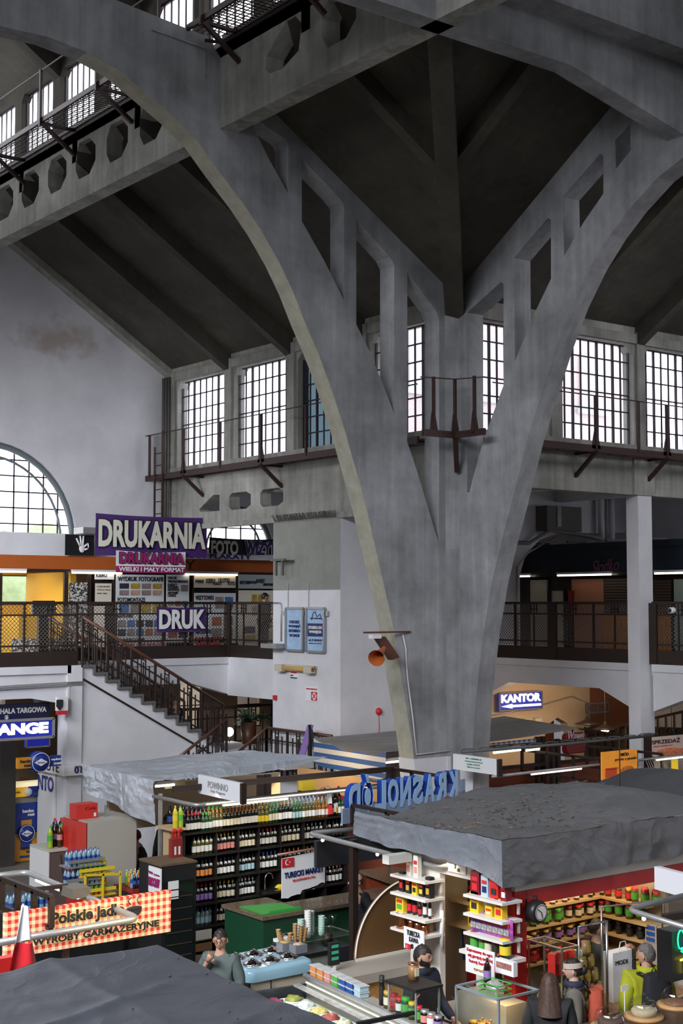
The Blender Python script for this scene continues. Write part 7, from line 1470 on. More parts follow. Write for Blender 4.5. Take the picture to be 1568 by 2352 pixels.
for i,(m,h,lm,w) in enumerate(((M_blk,.23,LB['gold'],'black and gold packet nearest the wall opening'),(M_blk,.17,LB['yellow'],'black tin with yellow label'),(LB['yellow'],.17,LB['black'],'yellow and black packet'),(M_blk,.19,LB['gold'],'black packet in the middle'),(M_blk,.22,LB['red'],'tall black packet with red label at the left end'))):pack(lya+L*(.1+.19*i),lz[1],.085,h,m,w+' on the second left wall shelf',.07,lm)
for i,dy in enumerate((.10,.24,.38,.53,.68)):o=bottle('syrup_bottle',GL['cola'],LB['red'] if i>1 else LB['white'],CAPS['black'],(.26,.27,.18,.25,.25)[i],(.02,.024,.024,.03,.032)[i],'dark syrup bottle %s from the right on the third left wall shelf' % ['first','second','third','fourth','fifth'][i]);o.location=(TX-.17,lya+L*dy,lz[2])
pack(lya+L*.88,lz[2],.14,.18,LB['yellow'],'yellow double tea box at the left end of the third left wall shelf',.1,LB['green'])
for i,(dy,s) in enumerate(((.18,1.0),(.36,1.1),(.54,1.2),(.8,1.8))):pot((TX-.22,lya+L*dy,lz[3]),s,'copper coffee pot %s from the right on the lowest left wall shelf' % ['first','second','third','fourth and largest'][i])
for i,dy in enumerate((.25,.58)):o=Vector((TX-.1,lya+L*dy,lz[3]));r=thing('coffee_tin','brown coffee tin on the lowest left wall shelf, %s one' % ['right','left'][i],'tin',o);b=MB();b.lathe([(0,0),(.05,0),(.05,.17),(0,.17)],o,14);b.build('tin_body',MATS['brown_tin'],r);b=MB();b.lathe([(.052,.16),(.052,.18),(0,.18)],o,14);b.build('lid',M_cop,r)
L=ryb-rya
for i,(dy,w,h,m,lm,t) in enumerate(((.12,.09,.19,M_win,LB['white'],'small dark red packet with white front'),(.36,.13,.22,M_rp,LB['black'],'red tea packet'),(.6,.11,.22,M_lb,LB['navy'],'white and pale blue tea packet'),(.85,.14,.24,M_win,LB['red'],'tall wine red foil packet'))):pack(rya+L*dy,rz_[0],w,h,m,t+' on the top right wall shelf',.08,lm)
for i,(dy,w,h,m,lm,t) in enumerate(((.25,.12,.2,M_yp,LB['red'],'yellow tea packet with red sun'),(.5,.11,.1,M_yp,LB['cream'],'small yellow box in the middle'),(.87,.14,.22,M_yp,LB['black'],'big yellow tea packet'))):pack(rya+L*dy,rz_[1],w,h,m,t+' on the second right wall shelf',.08,lm)
for i in range(7):pack(rya+L*(.06+.14*i),rz_[2],.13,.22,(M_mg if i<5 else M_pu),'%s seed bag, number %s from right, third right wall shelf' % ('magenta' if i<5 else 'purple',['one','two','three','four','five','six','seven'][i]),.07,mat('seed_print',(.35,.33,.33),.5,var=.8,scale=40),bag=True,name='seed_bag',group='bags of seeds on the third right wall shelf')
zj=at(1135,2190,X=TX-.15).z;b=MB();b.box((TX-.32,rya-.05,zj-.04),(TX,ryb+.05,zj));tag(b.build('white_ledge',M_wsh),'white ledge carrying five preserve jars beside the red post','ledge')
for i,(dy,g,l,cp,h,rad) in enumerate(((.1,'dark','yellow','yellow',.21,.065),(.34,'brown','black','silver',.17,.045),(.52,'brown','cream','gold',.18,.045),(.68,'olive','green','silver',.16,.04),(.88,'olive','green','red',.2,.05))):o=jar('preserve_jar',GL[g],LB[l],CAPS[cp],h,rad,'%s lidded jar on the white ledge beside the red post, %s from the right' % (cp,['first','second','third','fourth','fifth'][i]));o.location=(TX-.2,rya+L*dy,zj)
# posters of the tea stall
def tposter(x0,y0,x1,y1,lines,label,X=None,m=M_paperw):u0,u1,z0,z1=RX(x0,y0,x1,y1,X or TX-.01);return sign('x',(X or TX) -.02,u0,u1,z0,z1,.012,m,lines,label,'poster','paper_poster')
tposter(1030,1958,1070,2005,[('TURECKA',.1,.85,.74,.92,M_ink,.0),('HERBATA',.1,.85,.5,.68,M_ink,.0),('7',.4,.5,.2,.4,M_ink,.03),('ZŁ',.55,.7,.1,.25,M_ink,0)],'white sheet reading TURECKA HERBATA partly hidden by the tarpaulin',m=M_whitep)
r=tposter(930,2133,976,2183,[('TURECKA',.18,.82,.66,.9,M_ink,.0),('KAWA',.3,.75,.38,.6,M_ink,.0),('8',.38,.5,.08,.3,M_ink,.04),('ZŁ',.6,.75,.05,.2,M_ink,0)],'white sheet reading TURECKA KAWA 8 with a small crescent flag',TX-.31,M_whitep)
u0,u1,z0,z1=RX(931,2168,943,2180,TX-.34);b=MB();b.box((TX-.345,u0,z0),(TX-.335,u1,z1));b.build('red_flag',M_redp,r);crescent((u0+u1) /2+.01,TX-.35,(z0+z1) /2,(z1-z0) *.28,M_whitep,r,'x')
tposter(1072,2178,1138,2240,[('Zapraszamy do ogrz',.05,.95,.78,.92,M_redp,.0),('się gorącą turecką',.1,.95,.58,.72,M_redp,0),('kawą herbatą',.15,.9,.38,.52,M_redp,0),('turecką',.3,.75,.12,.26,LB['gold'],0)],'white poster with dark red italic text Zapraszamy below the jars',TX-.33,M_whitep)
u0,u1,z0,z1=RX(1140,2205,1182,2238,TX-.34);r=thing('delight_box','white and purple box of turkish delight beside the poster','box',(TX-.34,(u0+u1) /2,z0));b=MB();b.box((TX-.36,u0,z0),(TX-.3,u1,z1));b.build('box',M_whitep,r);b=MB();b.box((TX-.365,u0+.03,z0+.06),(TX-.36,u1-.02,z1-.03));b.build('picture',mat('delight_print',(.35,.15,.12),.5,var=.6,scale=18),r)
b=MB();b.box((TX-.35,rya-.1,0),(TX-.05,ryb+.05,zj-.45));tag(b.build('side_cabinet',mat('white_laminate',(.6,.58,.53),.4)),'white cabinet under the posters beside the red post','cabinet')
# sink counter, towel, tube, patterned strip
b=MB();zc_=at(1040,2250,X=TX+.1).z; 
r=thing('sink_counter','white cabinet counter with steel sink in the tea stall opening','counter',(TX+.35,(ydoor0+ydoor1) /2,0));b=MB();b.box((TX-.1,ydoor0+.05,0),(TX+.7,ydoor1-.1,.9));b.build('cabinet',MATS['white_laminate'],r);b=MB();b.box((TX+.15,ydoor0+.1,.9),(TX+.6,ydoor0+.6,.915));b.build('sink_bowl',M_steel,r);b=MB();b.tube([(TX+.6,ydoor0+.35,.9),(TX+.6,ydoor0+.35,1.1),(TX+.5,ydoor0+.35,1.15),(TX+.42,ydoor0+.35,1.1)],.012,6);b.build('tap',M_black,r);b=MB();b.box((TX-.115,ydoor0+.3,.72),(TX-.1,ydoor0+.45,.74));b.build('drawer_handle',M_brown,r)
c=at(1052,2155,X=TX+.8);b=MB();b.grid(lambda u,v:Vector((TX+.84-.02*math.sin(u*9),c.y+(.5-u) *.2*(.4+.6*v),c.z+.2-.45*v)),8,8);b.v=b.v;tag(b.build('blue_towel',mat('blue_cloth',(.01,.04,.16),.9),smooth=True),'dark blue towel hanging on the red tiled wall','towel')
c=at(1014,2135,X=TX-.03);b=MB();b.tube([c+UPZ*.22,c-UPZ*.22],.025,10);tag(b.build('door_lamp',M_w),'vertical white tube lamp at the edge of the tea stall opening','lamp')
c=at(1005,2265,X=TX-.01);b=MB();b.box((TX-.02,ydoor1,0),(TX-.005,ydoor1+.16,.95));tag(b.build('tile_strip',pattern('blue_white_tiles',(.6,.6,.62),(.03,.04,.12),'spots',26,th=.42)),'narrow strip of dark and white patterned tiles beside the vendor','tiles')
# inner shelves seen through the opening
for i,(py,m,w) in enumerate(((2062,M_blk,'black'),(2118,M_yp,'yellow'))):
    z=at(1050,py,X=TX+.7).z;b=MB();b.box((TX+.6,ydoor0,z-.03),(TX+.9,TYB,z));tag(b.build('inner_shelf',mat('pale_wood_shelf',(.55,.38,.18),.5)),'inner shelf of the tea stall holding %s packets' % w,'shelf')
    y=ydoor0+.12
    for k in range(5):mm=m if not (i== 1 and k<2) else M_rp;pack(y+.17*k,z,.14,.24,mm,'%s packet %s from right, inner shelf of mainly %s packets' % ({M_blk:'black',M_yp:'yellow',M_rp:'red'}[mm],['first','second','third','fourth','fifth'][k],w),.1,LB['gold'] if i== 0 else LB['black'],x=TX+.72)
# ------------------------------------------------------------------ open front: shelves along the back and left, glass screens, counter
M_pw=mat('pale_wood_shelf',(.55,.38,.18),.5)
SCX,SCY=13.27,12.35
zl=[1.85,1.63,1.42,1.2]
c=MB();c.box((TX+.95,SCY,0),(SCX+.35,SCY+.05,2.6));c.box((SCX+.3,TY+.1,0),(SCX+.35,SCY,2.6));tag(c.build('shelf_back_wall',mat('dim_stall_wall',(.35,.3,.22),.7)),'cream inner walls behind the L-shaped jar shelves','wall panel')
for i,z in enumerate(zl):
    b=MB();b.box((TX+1.0,SCY-.25,z-.03),(SCX+.3,SCY,z));b.box((SCX,TY+.15,z-.03),(SCX+.3,SCY-.25,z));tag(b.build('corner_shelf',M_pw),'pale wooden L-shaped corner shelf in the open tea stall, %s level' % ['top','second','third','lowest'][i],'shelf')
def jrow(n,side,t0,z,sp,where,grp):
    g,l,cp,h,rad=sp;pts=[(TX+1.1+t0+.105*k,SCY-.15-.06*(k % 2),z) for k in range(n)] if side== 'b' else [(SCX+.08+.08*(k % 2),SCY-.3-t0-.085*k,z) for k in range(n)]
    row(lambda:jar('preserve_jar',GL[g],LB[l],CAPS[cp],h,rad,'x'),pts,'%s capped jar, %s label, %s' % (cp,l,where),grp)
jrow(3,'b',.0,zl[0],('olive','yellow','yellow',.14,.045),'left end of top corner shelf','yellow jars top corner shelf');jrow(6,'b',.33,zl[0],('brown','white','gold',.13,.035),'left arm of top corner shelf','gold jars top corner shelf');jrow(5,'b',1.0,zl[0],('dark','cream','white',.17,.03),'back corner of top corner shelf','slim bottles top corner shelf')
jrow(5,'s',.0,zl[0],('brown','red','gold',.15,.04),'right arm near corner, top corner shelf','red label jars top corner shelf');jrow(5,'s',.43,zl[0],('olive','green','red',.18,.045),'right arm of top corner shelf','green label jars top corner shelf')
jrow(7,'b',.0,zl[1],('olive','green','green',.16,.042),'left arm of second corner shelf','green jars second corner shelf');jrow(7,'b',.78,zl[1],('brown','cream','red',.15,.04),'back corner of second corner shelf','cream label jars second corner shelf');jrow(6,'s',.0,zl[1],('olive','green','red',.18,.045),'right arm of second corner shelf','green label jars second corner shelf')
jrow(14,'b',.0,zl[2],('cola','lilac','gold',.14,.04),'third corner shelf','dark jars third corner shelf');jrow(9,'s',.0,zl[2],('cola','black','black',.15,.04),'right arm of third corner shelf','black jars third corner shelf');jrow(12,'b',.0,zl[3],('brown','red','red',.14,.04),'lowest corner shelf','red capped jars lowest corner shelf')
area('shelf_light',(TX+1.8,SCY-.75,2.2),(TX+1.9,SCY,1.6),1.8,.1,7,(1,.76,.48))
cs=[LB['blue'],LB['red'],LB['green'],LB['orange'],LB['orange']];cn=['blue','red','green','orange','second orange']
b=MB();b.box((SCX,TY-.8,0),(SCX+.3,TY+.14,1.42));tag(b.build('box_cabinet',MATS['white_laminate']),'plain cabinet under the piles of food boxes in the tea stall','cabinet')
for k in range(5):
    for j in range(3 if k<3 else 2):x=SCX+.02+.0*k;y_=TY+.12-.19*k;z=1.42+.07*j;r=thing('food_box','%s food box pile beside the corner shelf, box %s from below' % (cn[k],['first','second','third'][j]),'box',(x,y_,z),group='food boxes at the end of the corner shelf');b=MB();b.cbox((x+.15,y_,z+.035),(.26,.17,.066));b.build('carton',mat('cream_carton',(.5,.4,.26),.6),r);b=MB();b.cbox((x+.015,y_,z+.035),(.01,.13,.045));b.build('picture',cs[k],r)
for k in range(3):pack(xs1-.3+.16*k,zl[0] +.0,.1,.22,M_win,'wine red tea box on the far right of the back shelf, number %s' % ['one','two','three'][k],.14,LB['white'],x=xs1+.1*k) if False else None
# glass screen with steel rods on the counter and goods behind it
CZ=.95;SYf=TY-.05
b=MB();b.box((TX+.2,TY-.55,0),(TXR,TY+.1,CZ));o_=b.build('stall_counter',[pattern('tulip_tiles',(.45,.42,.40),(.10,.02,.03),'spots',22,th=.38)],label='long stall counter with small red and black tulip tile pattern',cat='counter')
b=MB();b.box((TX+.18,TY-.58,CZ),(TXR,TY+.12,CZ+.04));b.m=0;tag(b.build('counter_top',mat('oak_worktop',(.40,.20,.07),.4,var=.2,scale=4)),'oak worktop on the tile-fronted stall counter','worktop')
gx0=TX+.22;gy=TY-.5
x1_=at(1325,2100,Y=gy).x;x2_=at(1392,2080,Y=gy).x
glass_case(gx0,gy,CZ+.05,x1_,gy+.5,1.78,'glass display case of red and black coffee packets fronting the tea stall',M_steel,.018,(1.2,1.45))
def packs(x0,n,dx,y,z,m,lm,w,h,label,grp):
    def mk():
        b=MB();b.box((-w/2,-.04,0),(w/2,.04,h));o=b.build('coffee_packet',m,label=label,cat='packet',group=grp,local=True);q=MB();q.box((-w*.3,-.045,h*.2),(w*.3,-.041,h*.55));q.build('printed_panel',lm,o,local=True);return o
    row(mk,[(x0+dx*k,y,z) for k in range(n)],label,grp)
GW=(x1_-gx0)
packs(gx0+.07,3,.12,gy+.2,1.45,M_rp,LB['black'],.12,.24,'red coffee packet on the upper board of the glass display case','red packets glass case');packs(gx0+.43,1,.13,gy+.2,1.45,M_lb,LB['navy'],.12,.22,'single white and blue packet on the upper board, glass display case','white packet glass case');packs(gx0+.55,max(1,int((GW-.6) /.12) +1),.12,gy+.2,1.45,M_blk,LB['gold'],.12,.22,'black packet on the upper board of the glass display case','black packets glass case')
packs(gx0+.08,max(2,int((GW-.15) /.16) +1),.16,gy+.2,1.2,mat('olive_green_box',(.10,.16,.06),.4),LB['cream'],.15,.13,'green box on the middle board of the glass display case','green boxes glass case');packs(gx0+.08,max(2,int((GW-.15) /.16) +1),.16,gy+.2,CZ+.06,mat('brown_box',(.14,.08,.04),.5),LB['gold'],.15,.14,'brown box on the bottom of the glass display case','brown boxes glass case')
r=thing('glass_screen','tall glass screen on steel rods over the stall counter','screen',(x1_+.3,gy,CZ));b=MB()
for x in (x1_+.02,x2_):b.tube([(x,gy,CZ),(x,gy,1.98)],.014,8)
b.tube([(x1_+.02,gy,1.98),(x2_,gy,1.98)],.014,8);b.tube([(x2_+.25,gy+.3,CZ),(x2_+.25,gy+.3,2.05),(x2_+1.3,gy+.3,2.0),(x2_+1.3,gy+.3,CZ)],.014,8);b.build('steel_rods',M_steel,r);b=MB();b.add([(x1_+.03,gy,CZ+.1),(x2_-.02,gy,CZ+.1),(x2_-.02,gy,1.94),(x1_+.03,gy,1.94)],[(0,1,2,3)]);b.build('pane',M_glass,r,recalc=False)
# pyramid of tins behind the screen
k=0
for lev in range(5):
    for j in range(5-lev):
        o=Vector((x1_+.04+.12*j+.06*lev,gy+.14,CZ+.05+.155*lev));b=MB();b.lathe([(0,0),(.048,0),(.048,.145),(0,.145)],o,12);r=b.build('spice_tin',MATS['brown_tin'],label='brown spice tin in the pyramid, level %s, number %s from left' % (['one','two','three','four','five'][lev],['one','two','three','four','five'][j]),cat='tin',group='pyramid of spice tins');q=MB();q.cbox((o.x,o.y-.049,o.z+.07),(.045,.006,.08));q.build('gold_label',LB['gold'],r)
# paper bag, jar with label, yellow-black packets
c=at(1430,2185,Y=gy+.2);r=thing('paper_bag','white paper carrier bag printed MODI standing on the stall counter','bag',(c.x,c.y,CZ+.04));b=MB();b.prism([(c.x-.17,c.y,CZ+.04),(c.x+.17,c.y,CZ+.04),(c.x+.17,c.y+.14,CZ+.04),(c.x-.17,c.y+.14,CZ+.04)],(0,0,.55));b.build('bag_body',M_whitep,r);b=MB();b.text('MODI',(c.x-.13,c.y-.006,CZ+.45),(1,0,0),UPZ,.2,.05,.0,.003);b.build('lettering',M_ink,r);b=MB();b.tube([(c.x-.08,c.y,CZ+.58),(c.x-.04,c.y,CZ+.7),(c.x+.04,c.y,CZ+.7),(c.x+.08,c.y,CZ+.58)],.006,5);b.build('handle',M_w,r)
o=jar('storage_jar',mat('honey_jar_glass',(.22,.14,.08),.15),LB['white'],M_steel,.36,.12,'big storage jar with square white label beside the paper bag');o.location=(c.x+.04,c.y-.22,CZ+.04)
for j in range(5):
    for i in range(2):x=c.x+.22+.15*i;z=CZ+.05+.11*j;b=MB();b.cbox((x,c.y-.02,z+.05),(.14,.08,.1));r=b.build('snack_box',M_blk,label='black snack box with yellow corner, %s column, level %s' % (['left','right'][i],['one','two','three','four','five'][j]),cat='box',group='black and yellow snack boxes');q=MB();q.cbox((x-.04,c.y-.065,z+.05),(.05,.006,.08));q.build('yellow_corner',LB['yellow'],r);q=MB();q.cbox((x+.03,c.y-.065,z+.04),(.05,.006,.025));q.build('red_word',M_redp,r)
# clock on the red post
c=at(1218,2090,Y=TY-.05);r=thing('station_clock','round black double-sided clock on a bracket beside the red post','clock',(c.x,c.y-.05,c.z-.1));rc=.105
b=MB();b.lathe([(0,-.06),(rc,-.06),(rc+.02,-.03),(rc+.02,.05),(rc,.07),(0,.07)],(c.x,c.y-.1,c.z),28,'y');b.build('case',M_black,r);b=MB();b.lathe([(0,0),(rc*.85,0)],(c.x,c.y-.165,c.z),28,'y');b.build('dial',mat('clock_dial',(.75,.73,.68),.5),r)
b=MB();b.bar((c.x,c.y-.17,c.z),(c.x-.055,c.y-.17,c.z+.04),.008);b.bar((c.x,c.y-.17,c.z),(c.x+.01,c.y-.17,c.z-.06),.006);b.build('hands',M_ink,r);b=MB()
b.lathe([(rc*.72,0),(rc*.78,0)],(c.x,c.y-.168,c.z),24,'y')
b.build('dial_ring',M_ink,r);b=MB();b.tube([(c.x,c.y-.1,c.z+rc),(c.x,c.y-.1,c.z+.17),(c.x-.12,c.y-.05,c.z+.15),(TX+.15,TY-.03,c.z+.05)],.008,6);b.bar((TX+.14,TY-.04,c.z+.12),(TX+.14,TY-.04,c.z-.12),.015);b.build('bracket',M_black,r)
# fruit and sweets case in front
F0=at(1065,2262,Z=1.45);fx1=F0.x+.56;fy0=F0.y-.55
glass_case(F0.x-.02,fy0,.55,fx1,F0.y+.1,1.42,'blue-grey framed glass case with dried fruit and jars in front of the tea stall',mat('blue_grey_frame',(.24,.29,.34),.4),.022,(.95,),base=mat('blue_grey_base',(.2,.24,.28),.4))
dried=[('dried_apricots',(.6,.2,.02),'orange dried apricots'),('brown_dates',(.2,.11,.02),'brown dates'),('candied_red_fruit',(.6,.03,.03),'red candied fruit'),('yellow_raisins',(.62,.3,.06),'golden raisins'),('walnuts',(.3,.17,.07),'walnuts'),('pink_turkish_delight',(.6,.2,.15),'pink sweets')]
for i,(nm,cc,w) in enumerate(dried):
    z=.96 if i in (0,1,4) else .57;o=Vector((F0.x+.22+.22*(i % 2),fy0+.12+.2*(i // 2),z));t=thing('fruit_tray','tray of %s in the blue-grey framed glass case' % w,'food tray',o);b=MB();b.cbox(o+UPZ*.02,(.21,.19,.04));b.build('tray',M_cream,t)
    b=MB();rn=random.Random(i)
    for k in range(60):q=o+Vector((rn.uniform(-.085,.085),rn.uniform(-.075,.075),.045+abs(rn.gauss(0,.02))));b.ball(q,(.022,.02,.013),4)
    tag(b.build('pieces',mat(nm,cc,.35,var=.4,scale=15),t),kind='stuff')
for i in range(4):o=jar('small_jar',GL['brown'],LB['cream'],CAPS['gold'],.13,.045,'small jar %s from the front on the upper board of the blue-grey glass case' % ['first','second','third','fourth'][i]);o.location=(F0.x+.05,fy0+.08+.13*i,.96)
for i in range(3):o=jar('small_jar',GL['dark'],LB['black'],CAPS['black'],.13,.05,'small dark jar %s from the front on the lower board of the blue-grey glass case' % ['first','second','third'][i]);o.location=(F0.x+.06,fy0+.08+.16*i,.57)
area('fruit_case_light',(F0.x+.3,fy0+.3,1.38),(F0.x+.3,fy0+.3,0),.5,.5,6,(1,.7,.4))
for i,(dx,dy) in enumerate(((.2,.40),(.42,.46))):o=bottle('cola_bottle',GL['cola'],LB['red' if i else 'lilac'],CAPS['red' if i else 'black'],.30,.04,'dark cola bottle standing on the blue-grey glass case, %s one' % ['left','right'][i],plastic=True);o.location=(F0.x+dx,fy0+dy,1.43)
o=Vector((F0.x+.12,F0.y-.35,1.43));r=thing('sweet_basket','small green wire basket of wrapped sweets on the blue-grey glass case','basket',o);b=MB()
for z in (0,.05,.1):b.bar(o+Vector((-.1,-.15,z)),o+Vector((.1,-.15,z)),.01);b.bar(o+Vector((-.1,.15,z)),o+Vector((.1,.15,z)),.01);b.bar(o+Vector((-.1,-.15,z)),o+Vector((-.1,.15,z)),.01);b.bar(o+Vector((.1,-.15,z)),o+Vector((.1,.15,z)),.01)
b.build('wire_basket',LB['green'],r);b=MB();b.ball(o+UPZ*.06,(.09,.13,.05),8,.4);b.build('sweets',mat('foil_sweets',(.6,.62,.6),.3,.5,var=.4,scale=25),r)
# cake domes at the bottom right
cc0=at(1460,2330,Z=1.35);b=MB();b.box((cc0.x-.75,cc0.y-1.0,1.23),(cc0.x+1.6,cc0.y+.28,1.28));b.box((cc0.x-.7,cc0.y-.95,0),(cc0.x+1.5,cc0.y+.25,1.23));tag(b.build('cake_counter',mat('dark_wood_counter',(.07,.035,.02),.5)),'dark wooden counter at the bottom right edge carrying the cake domes','counter')
for i,(px,py,kind_) in enumerate(((1478,2322,'cheesecake'),(1552,2296,'flat cakes'),(1402,2345,'dark cake'))):
    c=at(px,py,Z=1.35);c.z=1.28;r=thing('cake_dome','glass dome over %s on a round wooden board' % kind_,'cake dome',c);b=MB();b.lathe([(0,0),(.2,0),(.2,.03),(0,.03)],c,28);b.build('wooden_board',mat('beech_board',(.5,.28,.12),.5),r)
    b=MB();b.lathe([(.16,.03),(.165,.1),(.14,.17),(.08,.21),(.02,.225),(.02,.25),(0,.255)],c,24);b.build('glass_dome',glass('dome_glass',(.92,.93,.93),.14,.03),r)
    b=MB();b.lathe([(0,.03),(.125,.03),(.13,.08 if i != 1 else .05),(.11,.10 if i != 1 else .06),(0,.10 if i != 1 else .06)],c,24);b.build('cake',mat('cake_%d' % i,[(.6,.5,.32),(.3,.15,.08),(.12,.07,.05)][i],.7,var=.15,scale=20),r)
b=MB();c=at(1472,2310,Z=1.4);b.box((c.x-.05,c.y+.22,1.50),(c.x+.06,c.y+.225,1.56));b.bar((c.x,c.y+.22,1.28),(c.x,c.y+.22,1.5),.008);tag(b.build('price_card',M_whitep),'small blank white price card behind the cheesecake dome','card')
# ------------------------------------------------------------------ foreground: gingham banner, rail, bracket, flag, big grey tarp
x0,x1,z0,z1=RY(12,2060,392,2196,12.4);x1=at(392,2090,Y=12.4).x;x0=at(12,2150,Y=12.4).x;zt2=at(392,2045,Y=12.4).z;zb2=at(390,2140,Y=12.4).z
M_ging=pattern('red_gingham',(.85,.68,.42),(.62,.03,.02),'gingham',14.5,emit=.22)
r=thing('gingham_banner','red and cream checked lightbox reading Polskie Jadlo WYROBY GARMAZERYJNE','sign',((x0+x1) /2,12.4,zb2));b=MB();b.box((x0,12.4,zb2),(x1,12.46,zt2));b.build('panel',M_ging,r)
w=x1-x0;h=zt2-zb2
M_halo=mat('warm_yellow_halo',(.85,.62,.28),.5,emit=(.8,.5,.15),es=.25)
for (t,fa,fb,fc,fd) in (('Polskie Jadło',.26,.70,.52,.88),('WYROBY GARMAŻERYJNE',.15,.92,.14,.40)):
    q=MB();q.text(t,(x0+w*fa-.01,12.393,zb2+h*fc-.012),(1,0,0),UPZ,w*(fb-fa) +.02,h*(fd-fc) +.024,.07,.002);q.build('letter_outline',M_halo,r)
    q=MB();q.text(t,(x0+w*fa,12.386,zb2+h*fc),(1,0,0),UPZ,w*(fb-fa),h*(fd-fc),.035,.003);q.build('lettering',M_ink,r)
cx_,cz_=x0+w*.76,zb2+h*.68
b=MB();b.add([(cx_+.085*math.cos(R(180+180*i/14)),12.385,cz_+.075*math.sin(R(180+180*i/14))) for i in range(15)],[tuple(range(15))]);b.ball((cx_,12.385,cz_+.01),(.09,.004,.025),6);b.tube([(cx_-.04,12.385,cz_+.05),(cx_-.07,12.385,cz_+.09),(cx_-.03,12.385,cz_+.12)],.006,5);b.tube([(cx_+.05,12.385,cz_+.05),(cx_+.03,12.385,cz_+.09),(cx_+.07,12.385,cz_+.13)],.006,5);b.build('cooking_pot_drawing',M_ink,r)
area('banner_glow',((x0+x1) /2+.2,11.6,2.75),((x0+x1) /2,12.4,2.3),1.6,.1,9,(1,.78,.45))
lamp_rail([PT(-40,2016,2.5),PT(62,2003,2.5),PT(318,2110,2.5),PT(-60,2175,2.5)],'bent aluminium lamp rail in front of the checked banner at lower left',.05,lampseg=[(1,.1,.5)])
c=at(172,2048,Z=2.55);b=MB();b.cbox((c.x,c.y,2.56),(.2,.3,.1));tag(b.build('lamp_ballast',mat('grey_bronze_box',(.2,.18,.15),.4,.4)),'grey ballast box on the bent lamp rail at lower left','box')
A_,B_=at(5,2018,Z=2.72),at(112,2062,Z=2.72);ladder((A_.x,A_.y,2.72),(A_.x,B_.y,2.72),.28,'dark steel bracket frame at the left edge above the checked banner',3,.05)
b=MB();b.bar(at(60,2045,Z=2.6),at(155,2034,Z=2.6),.04);tag(b.build('steel_bar',M_brown),'thin dark steel arm joining the bracket and the lamp rail at lower left','arm')
c=at(55,2222,Y=10.9);flag(c.x,10.9,c.z-.05,.55,'white and red flag hanging below the checked banner at lower left',.28)
b=MB();c=at(15,2215,Y=11.4);b.box((c.x-.8,11.3,c.z-.2),(c.x+.12,11.4,c.z+.08));tag(b.build('red_board',M_rp),'red board with pale top at the lower left edge','panel')
r=thing('foreground_tarpaulin','large dusty grey tarpaulin filling the bottom left foreground','tarpaulin',(4.5,8.5,2.7))
E0=at(355,2165,Z=2.8)
M_ft=clothmat('dusty_grey_tarp',(.045,.049,.060),.42,.1,1.3,.32)
def ft(u,v):
    x=E0.x-4.2*u;y=E0.y-4.3*v;z=2.8-.06*u-.04*v-.05*min(1,v*4) *math.exp(-u*9);z0_=z
    for (rx,ry,amp,wd) in ((.22,0,.05,.05),(.5,.0,.055,.06),(.8,.1,.05,.05)):z+=amp*.8*math.exp(-abs(u-rx-ry*v) /(wd*.6)) *(1-.5*v)
    for (ry,amp,wd) in ((.18,.04,.03),(.42,.05,.035),(.68,.05,.04)):z+=amp*.7*math.exp(-abs(v-ry-.12*math.sin(u*4)) /(wd*.6))
    z=z0_+(z-z0_) *min(1,u/.15+.1)
    z+=wr(x*1.5,y*1.5,1,.018) -.05*math.sin(math.pi*u) *math.sin(math.pi*v)
    if v== 0:z-=.02
    return Vector((x,y,z))
cloth('roof_sheet',ft,110,110,M_ft,parent=r)
cloth('rear_drop',lambda u,v:ft(u,0) -UPZ*.18*v+Vector((0,.02,0)),60,3,M_ft,parent=r);cloth('right_drop',lambda u,v:ft(0,u) -UPZ*.2*v+Vector((.03*v,0,0)),60,3,M_ft,parent=r)
b=MB();rn=random.Random(8)
for k in range(34):p=ft(rn.random(),rn.random() *.8);b.ball(p+UPZ*.008,(rn.uniform(.006,.016),rn.uniform(.006,.014),.006),4)
tag(b.build('tarp_specks',mat('bird_dropping_specks',(.05,.045,.045),.8)),'small dark specks of dirt on the foreground tarpaulin','debris',kind='stuff')
b=MB()
for sx in (E0.x-.1,E0.x-3.9):b.bar((sx,E0.y-.15,0),(sx,E0.y-.15,2.72),.06)
b.bar((E0.x-3.9,E0.y-.1,2.66),(E0.x-.1,E0.y-.1,2.68),.06);b.bar((E0.x-.1,E0.y-4,2.62),(E0.x-.1,E0.y-.1,2.68),.06);tag(b.build('canopy_support',M_brown),'brown steel frame carrying the foreground tarpaulin','frame')
b=MB();b.bar(at(820,2352,Z=2.3),at(950,2326,Z=2.3),.03);tag(b.build('dark_rail',M_black),'thin dark rail at the bottom centre in front of the deli case','rail')
# ------------------------------------------------------------------ people
def skin_geo(pts,edges,rad,sub=2,yscale=None):
    me=bpy.data.meshes.new('s');me.from_pydata(pts,edges,[]);ob=bpy.data.objects.new('s',me);COL.objects.link(ob)
    md=ob.modifiers.new('k','SKIN');md.use_smooth_shade=True
    lay=me.skin_vertices[0].data if me.skin_vertices else None
    if lay is None:
        bm=bmesh.new();bm.from_mesh(me);bm.verts.layers.skin.verify();bm.to_mesh(me);bm.free();lay=me.skin_vertices[0].data
    for i,r in enumerate(rad):lay[i].radius=(r,r) if not isinstance(r,tuple) else r;lay[i].use_root=(i== 0)
    ms=ob.modifiers.new('u','SUBSURF');ms.levels=sub;ms.render_levels=sub
    dg=bpy.context.evaluated_depsgraph_get();dg.update();ev=ob.evaluated_get(dg);m2=bpy.data.meshes.new_from_object(ev)
    vs=[v.co.copy() for v in m2.vertices];fs=[tuple(p.vertices) for p in m2.polygons]
    bpy.data.objects.remove(ob);bpy.data.meshes.remove(m2);bpy.data.meshes.remove(me)
    if yscale:vs=[Vector((v.x,v.y*yscale(v),v.z)) for v in vs]
    return vs,fs
